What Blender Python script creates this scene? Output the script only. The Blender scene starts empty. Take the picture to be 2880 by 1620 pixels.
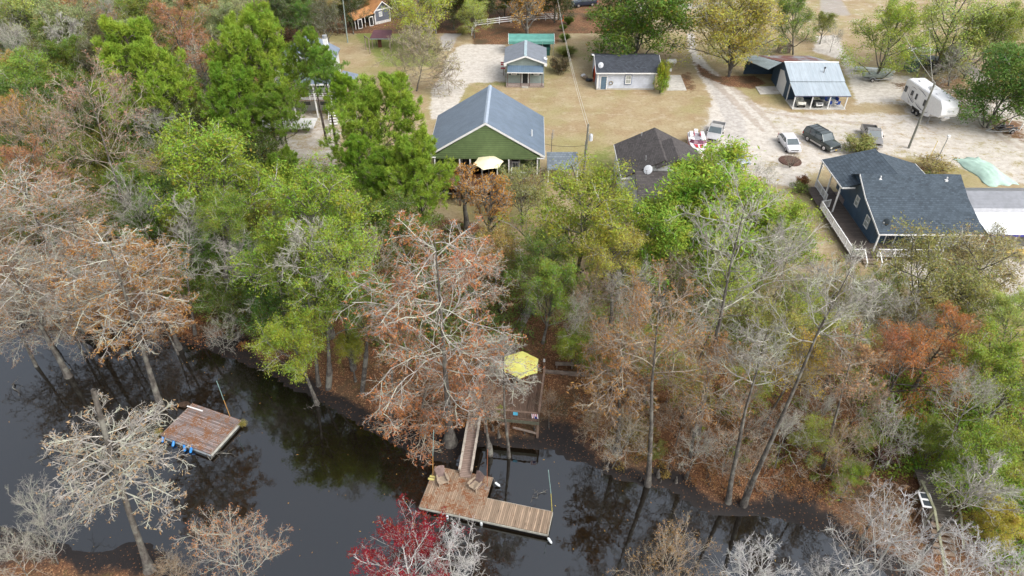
import bpy, math, random
import numpy as np
from mathutils import Vector, Matrix
R=math.radians
random.seed(7)
scene=bpy.context.scene
col=scene.collection
# ---------------------------------------------------------------- camera, world, sun, exposure
CAMH=42.0; PITCH=R(38.57)
cd=bpy.data.cameras.new('camera'); cam=bpy.data.objects.new('camera',cd); col.objects.link(cam)
cam.location=(0,0,CAMH); cam.rotation_euler=(math.pi/2-PITCH,0,0)
cd.sensor_width=36; cd.lens=24; cd.clip_end=6000; cd.clip_start=.5
scene.camera=cam
SUN_EL=R(50); SUN_ROT=R(128)      # light from the right and from behind the camera
w=bpy.data.worlds.new('World'); scene.world=w; w.use_nodes=True
nt=w.node_tree; bg=nt.nodes['Background']
sky=nt.nodes.new('ShaderNodeTexSky'); sky.sky_type='NISHITA'; sky.sun_disc=False
sky.sun_elevation=SUN_EL; sky.sun_rotation=SUN_ROT; sky.air_density=1.0; sky.dust_density=4.0; sky.ozone_density=1.0
hs=nt.nodes.new('ShaderNodeHueSaturation'); hs.inputs['Saturation'].default_value=.36   # cloud cover greys the sky
nt.links.new(sky.outputs[0],hs.inputs['Color']); nt.links.new(hs.outputs[0],bg.inputs['Color']); bg.inputs[1].default_value=.15
sl=bpy.data.lights.new('sun','SUN'); sl.energy=1.1; sl.angle=R(35); sl.color=(1,.97,.93)
so=bpy.data.objects.new('sun',sl); col.objects.link(so)
sd=Vector((math.sin(SUN_ROT)*math.cos(SUN_EL),math.cos(SUN_ROT)*math.cos(SUN_EL),math.sin(SUN_EL)))
so.rotation_euler=sd.to_track_quat('Z','Y').to_euler(); so.location=sd*300
vs=scene.view_settings; vs.view_transform='Standard'; vs.look='None'; vs.exposure=.92; vs.gamma=1
scene.render.engine='CYCLES'
cy=scene.cycles; cy.max_bounces=6; cy.diffuse_bounces=3; cy.glossy_bounces=3; cy.transmission_bounces=4; cy.transparent_max_bounces=6
cy.caustics_reflective=False; cy.caustics_refractive=False

# ---------------------------------------------------------------- points: where a spot of the site lies in the world
FPX=1920.; cP,sP=math.cos(PITCH),math.sin(PITCH)
def F(px,py,z=0.):
    u=(px-1440)/FPX; v=(py-810)/FPX
    d=Vector((u,cP-v*sP,-sP-v*cP))
    return Vector((0,0,CAMH))+d*((z-CAMH)/d.z)
K=2880/2576
def D(x,y,z=0.): return F(x*K,y*K,z)
def ray(x,y):
    u=(x*K-1440)/FPX; v=(y*K-810)/FPX
    return Vector((u,cP-v*sP,-sP-v*cP))
def depth(p):
    q=p-Vector((0,0,CAMH)); return q.y*cP-q.z*sP
# ---------------------------------------------------------------- terrain numbers
WZ=-1.6
_sh=[(-420,800),(-200,815),(0,822),(110,835),(200,838),(330,845),(430,862),(520,880),(600,905),(680,945),(760,985),(840,1030),(900,1065),(980,1110),(1060,1150),(1130,1160),(1190,1118),(1290,1125),(1390,1128),(1440,1155),(1520,1188),(1600,1212),(1700,1240),(1780,1285),(1900,1298),(2020,1318),(2090,1345),(2180,1405),(2260,1470),(2400,1600),(2600,1760),
 (2300,1900),(1200,1600),(760,1560),(560,1500),(470,1430),(350,1358),(250,1395),(150,1375),(0,1320),(-250,1280),(-600,1200),(-620,800)]
SH=np.array([[*D(a,b,WZ)[:2]] for a,b in _sh])
def seg_dist(X,Y,poly):
    d=np.full(X.shape,1e9); n=len(poly)
    for i in range(n):
        a=poly[i]; b=poly[(i+1)%n]; e=b-a; L=(e**2).sum()+1e-9
        t=np.clip(((X-a[0])*e[0]+(Y-a[1])*e[1])/L,0,1)
        d=np.minimum(d,np.hypot(X-a[0]-t*e[0],Y-a[1]-t*e[1]))
    return d
def inside(X,Y,poly):
    r=np.zeros(X.shape,bool); n=len(poly)
    for i in range(n):
        a=poly[i]; b=poly[(i+1)%n]
        c=((a[1]>Y)!=(b[1]>Y))
        with np.errstate(divide='ignore',invalid='ignore'):
            xi=(b[0]-a[0])*(Y-a[1])/(b[1]-a[1]+1e-12)+a[0]
        r^=c&(X<xi)
    return r
def sm(t): t=np.clip(t,0,1); return t*t*(3-2*t)
def signed(X,Y,poly):
    d=seg_dist(X,Y,poly); return np.where(inside(X,Y,poly),d,-d)
def wob(X,Y): return .5*np.sin(X*.9+1.3*np.sin(Y*.7))+.35*np.sin(Y*1.7+X*.6)+.2*np.sin(X*3.1+Y*2.3)
def gz_arr(X,Y):
    s=-signed(X,Y,SH)+.35*wob(X,Y)             # >0 on land
    land=WZ+.04+.28*sm(s/3.0)+1.28*sm((s-1.2)/9.5)+.05*wob(X*2,Y*2)*sm(s/2)
    return np.where(s>0,land,WZ+.04-np.minimum(-s*.35,1.2))
def gz(x,y): return float(gz_arr(np.array([float(x)]),np.array([float(y)]))[0])

# ---------------------------------------------------------------- materials
MATS={}
def newmat(name):
    m=bpy.data.materials.new(name); m.use_nodes=True; n=m.node_tree
    return m,n,n.nodes['Principled BSDF']
def N(n,t,**k):
    x=n.nodes.new(t)
    for a,b in k.items():
        if hasattr(x,a): setattr(x,a,b)
        else: x.inputs[a].default_value=b
    return x
def mixc(n,fac,a,b,mode='MIX'):
    x=n.nodes.new('ShaderNodeMix'); x.data_type='RGBA'; x.blend_type=mode
    for s,v in ((0,fac),(6,a),(7,b)):
        if hasattr(v,'links'): n.links.new(v,x.inputs[s])
        else: x.inputs[s].default_value=(v if s==0 else (*v,1) if len(v)==3 else v)
    return x.outputs[2]
def math_(n,op,a,b=None,c=None,clamp=False):
    x=n.nodes.new('ShaderNodeMath'); x.operation=op; x.use_clamp=clamp
    for i,v in enumerate((a,b,c)):
        if v is None: continue
        if hasattr(v,'links'): n.links.new(v,x.inputs[i])
        else: x.inputs[i].default_value=v
    return x.outputs[0]
def noise(n,vec,scale,detail=4,rough=.6):
    x=N(n,'ShaderNodeTexNoise'); x.inputs['Scale'].default_value=scale; x.inputs['Detail'].default_value=detail; x.inputs['Roughness'].default_value=rough
    if vec is not None: n.links.new(vec,x.inputs['Vector'])
    return x.outputs['Fac']
def sstep(n,v,a,b):
    x=n.nodes.new('ShaderNodeMapRange'); x.interpolation_type='SMOOTHSTEP'
    n.links.new(v,x.inputs[0]); x.inputs[1].default_value=a; x.inputs[2].default_value=b
    return x.outputs[0]
def bump(n,b,h,strength=.3,dist=.05):
    x=N(n,'ShaderNodeBump'); x.inputs['Strength'].default_value=strength; x.inputs['Distance'].default_value=dist
    n.links.new(h,x.inputs['Height']); n.links.new(x.outputs[0],b.inputs['Normal'])
def objv(n,s=(1,1,1)):
    tc=n.nodes.new('ShaderNodeTexCoord'); mp=n.nodes.new('ShaderNodeMapping'); mp.inputs['Scale'].default_value=s
    n.links.new(tc.outputs['Object'],mp.inputs[0]); return mp.outputs[0]
def mul(c,k): return tuple(min(1,x*k) for x in c)
def plain(name,c,rough=.7,var=.18,scale=2.5,metal=0.,spec=.4,stain=None):
    if name in MATS: return MATS[name]
    m,n,b=newmat(name); v=objv(n)
    f=noise(n,v,scale,5); f2=noise(n,v,scale*9,3)
    cc=mixc(n,sstep(n,f,.3,.7),mul(c,1-var),mul(c,1+var))
    cc=mixc(n,math_(n,'MULTIPLY',f2,var),cc,mul(c,.6))
    if stain: cc=mixc(n,sstep(n,noise(n,v,scale*.6,6),.52,.68),cc,stain)
    n.links.new(cc,b.inputs['Base Color']); b.inputs['Roughness'].default_value=rough; b.inputs['Metallic'].default_value=metal; b.inputs['Specular IOR Level'].default_value=spec
    MATS[name]=m; return m
def ribbed(name,c,axis=0,period=.4,rough=.45,metal=.0,line=.55,stain=None,streak=(1,1,1),duty=.16,hgt=.02,amt=.55):
    """metal sheet or siding: a raised line every `period` metres along one local axis"""
    if name in MATS: return MATS[name]
    m,n,b=newmat(name); v=objv(n); sp=n.nodes.new('ShaderNodeSeparateXYZ'); n.links.new(v,sp.inputs[0])
    t=math_(n,'FRACT',math_(n,'DIVIDE',sp.outputs[axis],period))
    l=math_(n,'LESS_THAN',t,duty)
    cell=math_(n,'FLOOR',math_(n,'DIVIDE',sp.outputs[axis],period))
    wn=n.nodes.new('ShaderNodeTexWhiteNoise'); wn.noise_dimensions='1D'; n.links.new(cell,wn.inputs['W'])
    f=noise(n,objv(n,streak),1.4,6)
    base=mixc(n,sstep(n,f,.3,.7),mul(c,.86),mul(c,1.12))
    base=mixc(n,math_(n,'MULTIPLY',wn.outputs[0],.16),base,mul(c,.72))
    if stain:
        for sc,st,lo,hi in stain: base=mixc(n,sstep(n,noise(n,objv(n,streak),sc,7,.7),lo,hi),base,st)
    cc=mixc(n,math_(n,'MULTIPLY',l,amt),base,mul(c,line))
    n.links.new(cc,b.inputs['Base Color']); b.inputs['Roughness'].default_value=rough; b.inputs['Metallic'].default_value=metal
    bump(n,b,l,.6,hgt); MATS[name]=m; return m
def shingle(name,c,ridge=0,spec=.3):
    if name in MATS: return MATS[name]
    m,n,b=newmat(name); v=objv(n); sp=n.nodes.new('ShaderNodeSeparateXYZ'); n.links.new(v,sp.inputs[0])
    cb=n.nodes.new('ShaderNodeCombineXYZ'); n.links.new(sp.outputs[ridge],cb.inputs[0]); n.links.new(math_(n,'MULTIPLY',sp.outputs[2],2.0),cb.inputs[1])
    br=n.nodes.new('ShaderNodeTexBrick'); n.links.new(cb.outputs[0],br.inputs['Vector'])
    br.inputs['Scale'].default_value=1; br.inputs['Brick Width'].default_value=.34; br.inputs['Row Height'].default_value=.17; br.inputs['Mortar Size'].default_value=.012
    br.inputs['Color1'].default_value=(*mul(c,.72),1); br.inputs['Color2'].default_value=(*mul(c,1.45),1); br.inputs['Mortar'].default_value=(*mul(c,.4),1)
    f=noise(n,v,.8,6); cc=mixc(n,sstep(n,f,.35,.7),br.outputs[0],mul(c,1.25),'MIX'); x=mixc(n,.45,br.outputs[0],cc)
    n.links.new(mixc(n,math_(n,'MULTIPLY',noise(n,v,30,2),.5),x,mul(c,.55)),b.inputs['Base Color'])
    b.inputs['Roughness'].default_value=.9; b.inputs['Specular IOR Level'].default_value=spec
    bump(n,b,br.outputs['Fac'],.4,.02); MATS[name]=m; return m
def planks(name,c,axis=0,period=.14,litter=None,lit=(.46,.6),wear=.6,gap=.12):
    if name in MATS: return MATS[name]
    m,n,b=newmat(name); v=objv(n); sp=n.nodes.new('ShaderNodeSeparateXYZ'); n.links.new(v,sp.inputs[0])
    q=math_(n,'DIVIDE',sp.outputs[axis],period); t=math_(n,'FRACT',q); cell=math_(n,'FLOOR',q)
    wn=n.nodes.new('ShaderNodeTexWhiteNoise'); wn.noise_dimensions='1D'; n.links.new(cell,wn.inputs['W'])
    base=mixc(n,wn.outputs[0],mul(c,1-.4*wear),mul(c,1+.35*wear))
    s=[14,14,14]; s[1-axis]=1.6
    g=noise(n,objv(n,tuple(s)),1,5); base=mixc(n,sstep(n,g,.35,.75),base,mul(c,.62))
    dk=noise(n,objv(n,(7,.8,1) if axis==0 else (.8,7,1)),1,4); base=mixc(n,math_(n,'MULTIPLY',sstep(n,dk,.58,.68),.8*wear),base,mul(c,.22))
    base=mixc(n,math_(n,'LESS_THAN',t,gap),base,mul(c,.18))
    if litter:
        f=noise(n,v,9,6,.75); f2=noise(n,v,1.1,3)
        k=math_(n,'ADD',f,math_(n,'MULTIPLY',math_(n,'SUBTRACT',f2,.5),.55))
        lc=mixc(n,noise(n,v,40,2),litter,mul(litter,.5))
        base=mixc(n,sstep(n,k,*lit),base,lc)
    n.links.new(base,b.inputs['Base Color']); b.inputs['Roughness'].default_value=.85; b.inputs['Specular IOR Level'].default_value=.25
    bump(n,b,t,.3,.01); MATS[name]=m; return m
def glossy(name,c,rough=.25,metal=.0,coat=.6):
    if name in MATS: return MATS[name]
    m,n,b=newmat(name); v=objv(n); f=noise(n,v,3,4)
    n.links.new(mixc(n,sstep(n,f,.3,.8),c,mul(c,.88)),b.inputs['Base Color']); b.inputs['Roughness'].default_value=rough; b.inputs['Metallic'].default_value=metal; b.inputs['Coat Weight'].default_value=coat
    MATS[name]=m; return m
def glass(name='window_glass',c=(.03,.04,.05)):
    if name in MATS: return MATS[name]
    m,n,b=newmat(name); b.inputs['Base Color'].default_value=(*c,1); b.inputs['Roughness'].default_value=.06; b.inputs['Specular IOR Level'].default_value=.9
    n.links.new(mixc(n,noise(n,objv(n),2),c,mul(c,2.2)),b.inputs['Base Color']); MATS[name]=m; return m
def leafmat(name,trans=.3,rough=.55,var=.55,hue=1.):
    m,n,b=newmat(name)
    oi=n.nodes.new('ShaderNodeObjectInfo'); at=n.nodes.new('ShaderNodeAttribute'); at.attribute_name='rnd'
    v=objv(n); f=noise(n,v,.55,4)
    hsv=n.nodes.new('ShaderNodeHueSaturation')
    # leaf to leaf hue and value
    h=math_(n,'ADD',.5,math_(n,'MULTIPLY',math_(n,'SUBTRACT',at.outputs['Fac'],.5),.07*hue))
    h=math_(n,'ADD',h,math_(n,'MULTIPLY',math_(n,'SUBTRACT',f,.5),-.16*hue))
    val=math_(n,'ADD',1-var/2,math_(n,'MULTIPLY',at.outputs['Fac'],var))
    val=math_(n,'MULTIPLY',val,math_(n,'ADD',.62,math_(n,'MULTIPLY',f,.8)))
    n.links.new(h,hsv.inputs['Hue']); n.links.new(val,hsv.inputs['Value']); n.links.new(oi.outputs['Color'],hsv.inputs['Color'])
    odd=math_(n,'GREATER_THAN',at.outputs['Fac'],.965)
    cc=mixc(n,math_(n,'MULTIPLY',odd,.7),hsv.outputs[0],(.35,.15,.03))
    n.links.new(cc,b.inputs['Base Color']); b.inputs['Roughness'].default_value=rough; b.inputs['Specular IOR Level'].default_value=.25
    tr=n.nodes.new('ShaderNodeBsdfTranslucent'); n.links.new(cc,tr.inputs[0]); mx=n.nodes.new('ShaderNodeMixShader'); mx.inputs[0].default_value=trans
    out=[x for x in n.nodes if x.type=='OUTPUT_MATERIAL'][0]
    n.links.new(b.outputs[0],mx.inputs[1]); n.links.new(tr.outputs[0],mx.inputs[2]); n.links.new(mx.outputs[0],out.inputs[0])
    return m
def barkmat(name,c,c2,scale=6):
    m,n,b=newmat(name); v=objv(n,(1,1,.35)); f=noise(n,v,scale,6,.7); g=noise(n,objv(n),1.1,3)
    cc=mixc(n,sstep(n,f,.35,.65),mul(c,.45),c); cc=mixc(n,sstep(n,g,.45,.65),cc,c2)
    n.links.new(cc,b.inputs['Base Color']); b.inputs['Roughness'].default_value=.95; b.inputs['Specular IOR Level'].default_value=.15
    bump(n,b,f,.8,.06); return m
LEAF=leafmat('leaf'); NEEDLE=leafmat('needle',.25,.6,.6,.6); DRY=leafmat('dry_leaf',.3,.8,.6,.35)
BARK=barkmat('grey_bark',(.15,.135,.12),(.22,.215,.185)); BARKD=barkmat('pine_bark',(.11,.085,.07),(.15,.13,.12))
TWIG=barkmat('pale_twig',(.46,.43,.39),(.46,.47,.37),3); TWIGB=barkmat('brown_twig',(.38,.31,.25),(.42,.38,.29),3); TWIGW=barkmat('white_twig',(.60,.58,.57),(.52,.52,.48),3)
TWIGG=barkmat('dark_twig',(.15,.13,.10),(.2,.19,.15),3)

# ---------------------------------------------------------------- objects, tagging
def tag(o,label=None,cat=None,group=None,kind=None):
    if label: o['label']=label
    if cat: o['category']=cat
    if group: o['group']=group
    if kind: o['kind']=kind
    return o
def empty(name,loc,rz=0,label=None,cat=None,group=None):
    o=bpy.data.objects.new(name,None); col.objects.link(o); o.location=loc; o.rotation_euler=(0,0,rz); o.empty_display_size=.3
    return tag(o,label,cat,group)
class MB:
    def __init__(s): s.v=[]; s.f=[]; s.mi=[]
    def add(s,vs,fs,mi=0):
        b=len(s.v); s.v+=[tuple(v) for v in vs]; s.f+=[tuple(b+i for i in f) for f in fs]; s.mi+=[mi]*len(fs); return s
    def box(s,x0,y0,z0,x1,y1,z1,mi=0):
        return s.add([(x0,y0,z0),(x1,y0,z0),(x1,y1,z0),(x0,y1,z0),(x0,y0,z1),(x1,y0,z1),(x1,y1,z1),(x0,y1,z1)],
            [(0,3,2,1),(4,5,6,7),(0,1,5,4),(1,2,6,5),(2,3,7,6),(3,0,4,7)],mi)
    def slab(s,pts,t,mi=0):
        """thick sheet over a planar loop of points, thickness t downwards"""
        n=len(pts); top=[Vector(p) for p in pts]; bot=[p-Vector((0,0,t)) for p in top]
        return s.add(top+bot,[tuple(range(n)),tuple(range(2*n-1,n-1,-1))]+[(i,i+n,(i+1)%n+n,(i+1)%n) for i in range(n)],mi)
    def prism(s,pts,d,mi=0):
        """extrude planar loop by vector d"""
        n=len(pts); a=[Vector(p) for p in pts]; d=Vector(d); b=[p+d for p in a]
        return s.add(a+b,[tuple(range(n-1,-1,-1)),tuple(range(n,2*n))]+[(i,(i+1)%n,(i+1)%n+n,i+n) for i in range(n)],mi)
    def bar(s,a,b,w,h=None,mi=0):
        a=Vector(a); b=Vector(b); h=h or w; t=(b-a).normalized(); up=Vector((0,0,1)) if abs(t.z)<.95 else Vector((0,1,0))
        x=t.cross(up).normalized()*w/2; y=x.cross(t).normalized()*h/2
        return s.add([a-x-y,a+x-y,a+x+y,a-x+y,b-x-y,b+x-y,b+x+y,b-x+y],[(3,2,1,0),(4,5,6,7),(0,1,5,4),(1,2,6,5),(2,3,7,6),(3,0,4,7)],mi)
    def tube(s,pts,rs,k=8,mi=0,cap=True):
        pts=[Vector(p) for p in pts]; n=len(pts); rs=rs if hasattr(rs,'__len__') else [rs]*n
        V=[]; t0=(pts[1]-pts[0]).normalized(); up=Vector((0,0,1)) if abs(t0.z)<.9 else Vector((1,0,0)); x=t0.cross(up).normalized()
        for i,p in enumerate(pts):
            t=(pts[min(i+1,n-1)]-pts[max(i-1,0)]).normalized(); x=(x-t*x.dot(t)).normalized(); y=t.cross(x)
            V+=[p+(x*math.cos(2*math.pi*j/k)+y*math.sin(2*math.pi*j/k))*rs[i] for j in range(k)]
        Fs=[(i*k+j,i*k+(j+1)%k,(i+1)*k+(j+1)%k,(i+1)*k+j) for i in range(n-1) for j in range(k)]
        if cap: Fs+=[tuple(range(k-1,-1,-1)),tuple((n-1)*k+j for j in range(k))]
        return s.add(V,Fs,mi)
    def loft(s,rings,mi=0,cap=True):
        n=len(rings); k=len(rings[0]); V=[p for r in rings for p in r]
        Fs=[(i*k+j,i*k+(j+1)%k,(i+1)*k+(j+1)%k,(i+1)*k+j) for i in range(n-1) for j in range(k)]
        if cap: Fs+=[tuple(range(k-1,-1,-1)),tuple((n-1)*k+j for j in range(k))]
        return s.add(V,Fs,mi)
    def build(s,name,mat,parent=None,bevel=0,smooth=False,loc=None):
        me=bpy.data.meshes.new(name); me.from_pydata(s.v,[],s.f)
        for m in (mat if isinstance(mat,(list,tuple)) else [mat]): me.materials.append(m)
        if any(s.mi): me.polygons.foreach_set('material_index',s.mi)
        me.update(); o=bpy.data.objects.new(name,me); col.objects.link(o)
        if parent: o.parent=parent
        if loc is not None: o.location=loc
        if smooth:
            me.polygons.foreach_set('use_smooth',[True]*len(me.polygons))
            e=o.modifiers.new('edges','EDGE_SPLIT'); e.split_angle=R(38)
        if bevel:
            b=o.modifiers.new('bevel','BEVEL'); b.width=bevel; b.segments=2; b.limit_method='ANGLE'
        return o
def npmesh(name,verts,quads,mats,midx=None,rnd=None):
    me=bpy.data.meshes.new(name); nv=len(verts); nf=len(quads)
    me.vertices.add(nv); me.vertices.foreach_set('co',np.ascontiguousarray(verts,np.float32).ravel())
    me.loops.add(nf*4); me.loops.foreach_set('vertex_index',np.ascontiguousarray(quads,np.int32).ravel())
    me.polygons.add(nf); me.polygons.foreach_set('loop_start',np.arange(nf,dtype=np.int32)*4)
    for m in mats: me.materials.append(m)
    if midx is not None: me.polygons.foreach_set('material_index',np.ascontiguousarray(midx,np.int32))
    if rnd is not None:
        a=me.attributes.new('rnd','FLOAT','FACE'); a.data.foreach_set('value',np.ascontiguousarray(rnd,np.float32))
    me.update(calc_edges=True); return me
# ---------------------------------------------------------------- the setting: ground, water
def gpoly(pts): return np.array([[*D(a,b,0)[:2]] for a,b in pts])
def mask(X,Y,polys,soft):
    m=np.zeros(X.shape)
    for p,wt in polys:
        m=np.maximum(m,wt*sm(.5+signed(X,Y,gpoly(p))/soft))
    return m
SAND=[([(1160,112),(1272,108),(1272,206),(1182,208),(1160,240),(1150,300),(1082,300),(1088,225),(1110,190),(1120,150)],1.),
 ([(1105,95),(1150,56),(1250,40),(1500,14),(1730,8),(1900,0),(1900,8),(1740,22),(1500,42),(1260,62),(1180,75),(1150,95),(1135,130),(1105,130)],.85),
 ([(1722,60),(1745,60),(1752,130),(1800,180),(1850,215),(1915,262),(2000,280),(2576,285),(2700,430),(2576,470),(2450,440),(2330,400),(2120,398),(2010,480),(1930,470),(1800,400),(1750,350),(1765,300),(1790,240),(1735,150)],.60),
 ([(1722,60),(1745,60),(1752,130),(1800,180),(1850,220),(1960,330),(1960,390),(1830,400),(1752,350),(1780,300),(1790,250),(1738,150)],.95),
 ([(2050,90),(2110,85),(2130,130),(2180,190),(2290,220),(2260,262),(2150,262),(2110,150),(2040,130)],.75),
 ([(2200,175),(2300,190),(2430,230),(2576,250),(2700,330),(2700,440),(2500,420),(2300,330)],.60),
 ([(1850,-60),(2800,-120),(2800,80),(2300,60),(2150,40),(1900,20)],.55),
 ([(1100,-60),(1900,-60),(1900,-5),(1100,-5)],.5),
 ([(2200,650),(2620,640),(2700,760),(2500,800),(2250,720)],.62),
 ([(1270,600),(1310,590),(1330,700),(1320,760),(1290,700)],.72),
 ([(660,280),(760,260),(870,300),(860,440),(700,430),(640,340)],.55)]
GRAVEL=[([(1105,95),(1150,56),(1250,40),(1500,14),(1730,8),(1900,0),(1900,8),(1740,22),(1500,42),(1260,62),(1180,75),(1150,95),(1140,120),(1112,120)],.9),
 ([(1738,90),(1750,90),(1760,150),(1810,200),(1880,300),(1890,380),(1820,385),(1815,300),(1770,200)],.55),
 ([(2420,165),(2455,165),(2530,235),(2530,260),(2480,240)],1.),([(2060,-20),(2120,0),(2145,40),(2060,40)],.7)]
LITTER=[([(1185,62),(1300,45),(1410,48),(1405,110),(1280,112),(1190,112)],1.),
 ([(1740,150),(1800,190),(1900,190),(1930,210),(1890,225),(1820,215),(1760,190)],.9),([(960,60),(1120,56),(1130,75),(960,85)],.7),
 ([(1380,12),(1500,0),(1480,25),(1390,38)],.9),([(1640,215),(1740,170),(1760,225),(1740,235)],.6),
 ([(2220,205),(2300,200),(2420,180),(2470,240),(2400,262),(2280,240)],.55),([(2460,290),(2580,300),(2600,370),(2480,330)],.6),
 ([(-400,-60),(560,-60),(760,60),(640,250),(700,330),(660,420),(900,520),(1200,560),(1290,600),(1330,780),(1480,800),(1700,900),(2000,960),(2200,900),(2700,900),(3000,1700),(-900,1700)],.9),
 ([(1480,620),(2200,700),(2600,780),(2700,900),(2000,960),(1480,860)],.45)]
GREEN=[([(880,80),(1100,82),(1110,170),(960,170)],.75),([(1185,205),(1380,200),(1380,225),(1190,215)],.6),([(1440,400),(1550,350),(1560,470),(1440,480)],.6),
 ([(1750,90),(1960,80),(1960,190),(1790,160)],.5),([(1975,330),(2040,320),(2060,290),(1990,262)],.3),([(2440,270),(2576,330),(2576,360),(2420,300)],.75),([(2380,185),(2440,170),(2500,240),(2420,250)],.5),
 ([(1500,680),(2100,680),(2300,800),(2100,900),(1500,900)],.5),([(0,0),(520,0),(640,280),(900,560),(300,760),(0,740)],.45)]
RUT=[([(1765,185),(1776,182),(1850,245),(1930,330),(1918,335),(1835,255)],1.),([(1790,180),(1799,178),(1880,240),(1965,330),(1955,334),(1868,250)],1.),
 ([(1925,275),(2060,300),(2230,310),(2230,318),(2050,308),(1920,284)],.8),([(2330,215),(2500,330),(2600,380),(2590,388),(2480,338),(2322,222)],.7)]
xs=np.concatenate([[-3000,-1200,-500,-250,-160,-125],np.arange(-105,105.1,.6),[125,160,250,500,1200,3000]])
ys=np.concatenate([[-600,-200,-60,-20,0],np.arange(8,150.1,.6),[156,165,180,210,260,350,600,1200,3500]])
GX,GY=np.meshgrid(xs,ys); GZ=gz_arr(GX,GY)
nx,ny=len(xs),len(ys); ii=np.arange(nx*ny).reshape(ny,nx)
quads=np.stack([ii[:-1,:-1],ii[:-1,1:],ii[1:,1:],ii[1:,:-1]],-1).reshape(-1,4)
def ground_mat():
    m,n,b=newmat('earth'); geo=n.nodes.new('ShaderNodeNewGeometry'); P=geo.outputs['Position']
    a=n.nodes.new('ShaderNodeAttribute'); a.attribute_name='soil'; s=n.nodes.new('ShaderNodeSeparateColor'); n.links.new(a.outputs['Color'],s.inputs[0])
    a2=n.nodes.new('ShaderNodeAttribute'); a2.attribute_name='soil2'; s2=n.nodes.new('ShaderNodeSeparateColor'); n.links.new(a2.outputs['Color'],s2.inputs[0])
    n1=noise(n,P,.22,6,.62); n2=noise(n,P,1.3,6,.7); n3=noise(n,P,2.6,8,.78); n4=noise(n,P,26,3,.8); n5=noise(n,P,.07,4)
    mp=n.nodes.new('ShaderNodeMapping'); mp.inputs['Scale'].default_value=(.8,1.2,1); n.links.new(P,mp.inputs[0]); n6=noise(n,mp.outputs[0],.55,9,.72)
    g=mixc(n,sstep(n,n1,.36,.64),(.335,.275,.16),(.28,.205,.115)); g=mixc(n,math_(n,'MULTIPLY',sstep(n,n6,.50,.66),.7),g,(.42,.36,.25))
    g=mixc(n,math_(n,'MULTIPLY',sstep(n,n5,.47,.62),.6),g,(.23,.225,.075)); g=mixc(n,math_(n,'MULTIPLY',sstep(n,n3,.45,.70),.65),g,(.17,.11,.055)); g=mixc(n,math_(n,'MULTIPLY',sstep(n,n4,.5,.72),.5),g,(.52,.42,.28))
    # greener lawn
    k=sstep(n,math_(n,'ADD',s.outputs[2],math_(n,'MULTIPLY',math_(n,'SUBTRACT',n2,.5),1.1)),.30,.70)
    g=mixc(n,math_(n,'MULTIPLY',k,.85),g,mixc(n,n3,(.20,.24,.05),(.10,.13,.03)))
    # sand
    sand=mixc(n,sstep(n,n2,.38,.62),(.54,.51,.465),(.42,.385,.34)); sand=mixc(n,math_(n,'MULTIPLY',sstep(n,n3,.50,.68),.5),sand,(.36,.30,.23)); sand=mixc(n,math_(n,'MULTIPLY',sstep(n,n4,.5,.7),.18),sand,(.66,.62,.56))
    k=sstep(n,math_(n,'ADD',s.outputs[0],math_(n,'ADD',math_(n,'MULTIPLY',math_(n,'SUBTRACT',n6,.5),1.05),math_(n,'MULTIPLY',math_(n,'SUBTRACT',n3,.5),1.1))),.40,.60)
    g=mixc(n,math_(n,'MULTIPLY',k,.93),g,sand)
    k=sstep(n,math_(n,'ADD',s2.outputs[0],math_(n,'MULTIPLY',math_(n,'SUBTRACT',n2,.5),.6)),.3,.75)
    g=mixc(n,math_(n,'MULTIPLY',k,.7),g,mixc(n,n3,(.37,.35,.34),(.25,.235,.225)))
    k=sstep(n,math_(n,'ADD',s2.outputs[1],math_(n,'MULTIPLY',math_(n,'SUBTRACT',n2,.5),.9)),.3,.8)
    g=mixc(n,math_(n,'MULTIPLY',k,.45),g,(.27,.21,.16))
    # leaf litter
    vo=n.nodes.new('ShaderNodeTexVoronoi'); vo.inputs['Scale'].default_value=14; n.links.new(P,vo.inputs['Vector'])
    vs_=n.nodes.new('ShaderNodeSeparateColor'); n.links.new(vo.outputs['Color'],vs_.inputs[0])
    lit=mixc(n,vs_.outputs[0],(.20,.095,.048),(.075,.040,.024)); lit=mixc(n,sstep(n,vs_.outputs[1],.82,.9),lit,(.36,.21,.11)); lit=mixc(n,sstep(n,n1,.45,.66),lit,(.085,.06,.035))
    lit=mixc(n,math_(n,'MULTIPLY',sstep(n,n2,.52,.7),.5),lit,(.10,.105,.03))
    k=sstep(n,math_(n,'ADD',s.outputs[1],math_(n,'ADD',math_(n,'MULTIPLY',math_(n,'SUBTRACT',n2,.5),.9),math_(n,'MULTIPLY',math_(n,'SUBTRACT',n4,.5),.5))),.38,.62)
    g=mixc(n,k,g,lit)
    # wet mud by the water, with a few stray leaves
    mud=mixc(n,n3,(.026,.022,.021),(.012,.010,.010)); mud=mixc(n,sstep(n,vs_.outputs[2],.955,.97),mud,(.17,.085,.04))
    k=sstep(n,math_(n,'ADD',s2.outputs[2],math_(n,'MULTIPLY',math_(n,'SUBTRACT',n2,.5),.8)),.3,.7)
    g=mixc(n,k,g,mud)
    n.links.new(g,b.inputs['Base Color']); rg=math_(n,'SUBTRACT',.95,math_(n,'MULTIPLY',k,.40)); n.links.new(rg,b.inputs['Roughness']); b.inputs['Specular IOR Level'].default_value=.25
    bump(n,b,math_(n,'ADD',n3,math_(n,'MULTIPLY',n4,.5)),.35,.08); return m
me=npmesh('ground',np.stack([GX,GY,GZ],-1).reshape(-1,3),quads,[ground_mat()])
me.polygons.foreach_set('use_smooth',[True]*len(me.polygons))
sd_=-signed(GX,GY,SH); mudw=sm((3.6-sd_+1.1*wob(GX*.7,GY*.7))/3.6)
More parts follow.
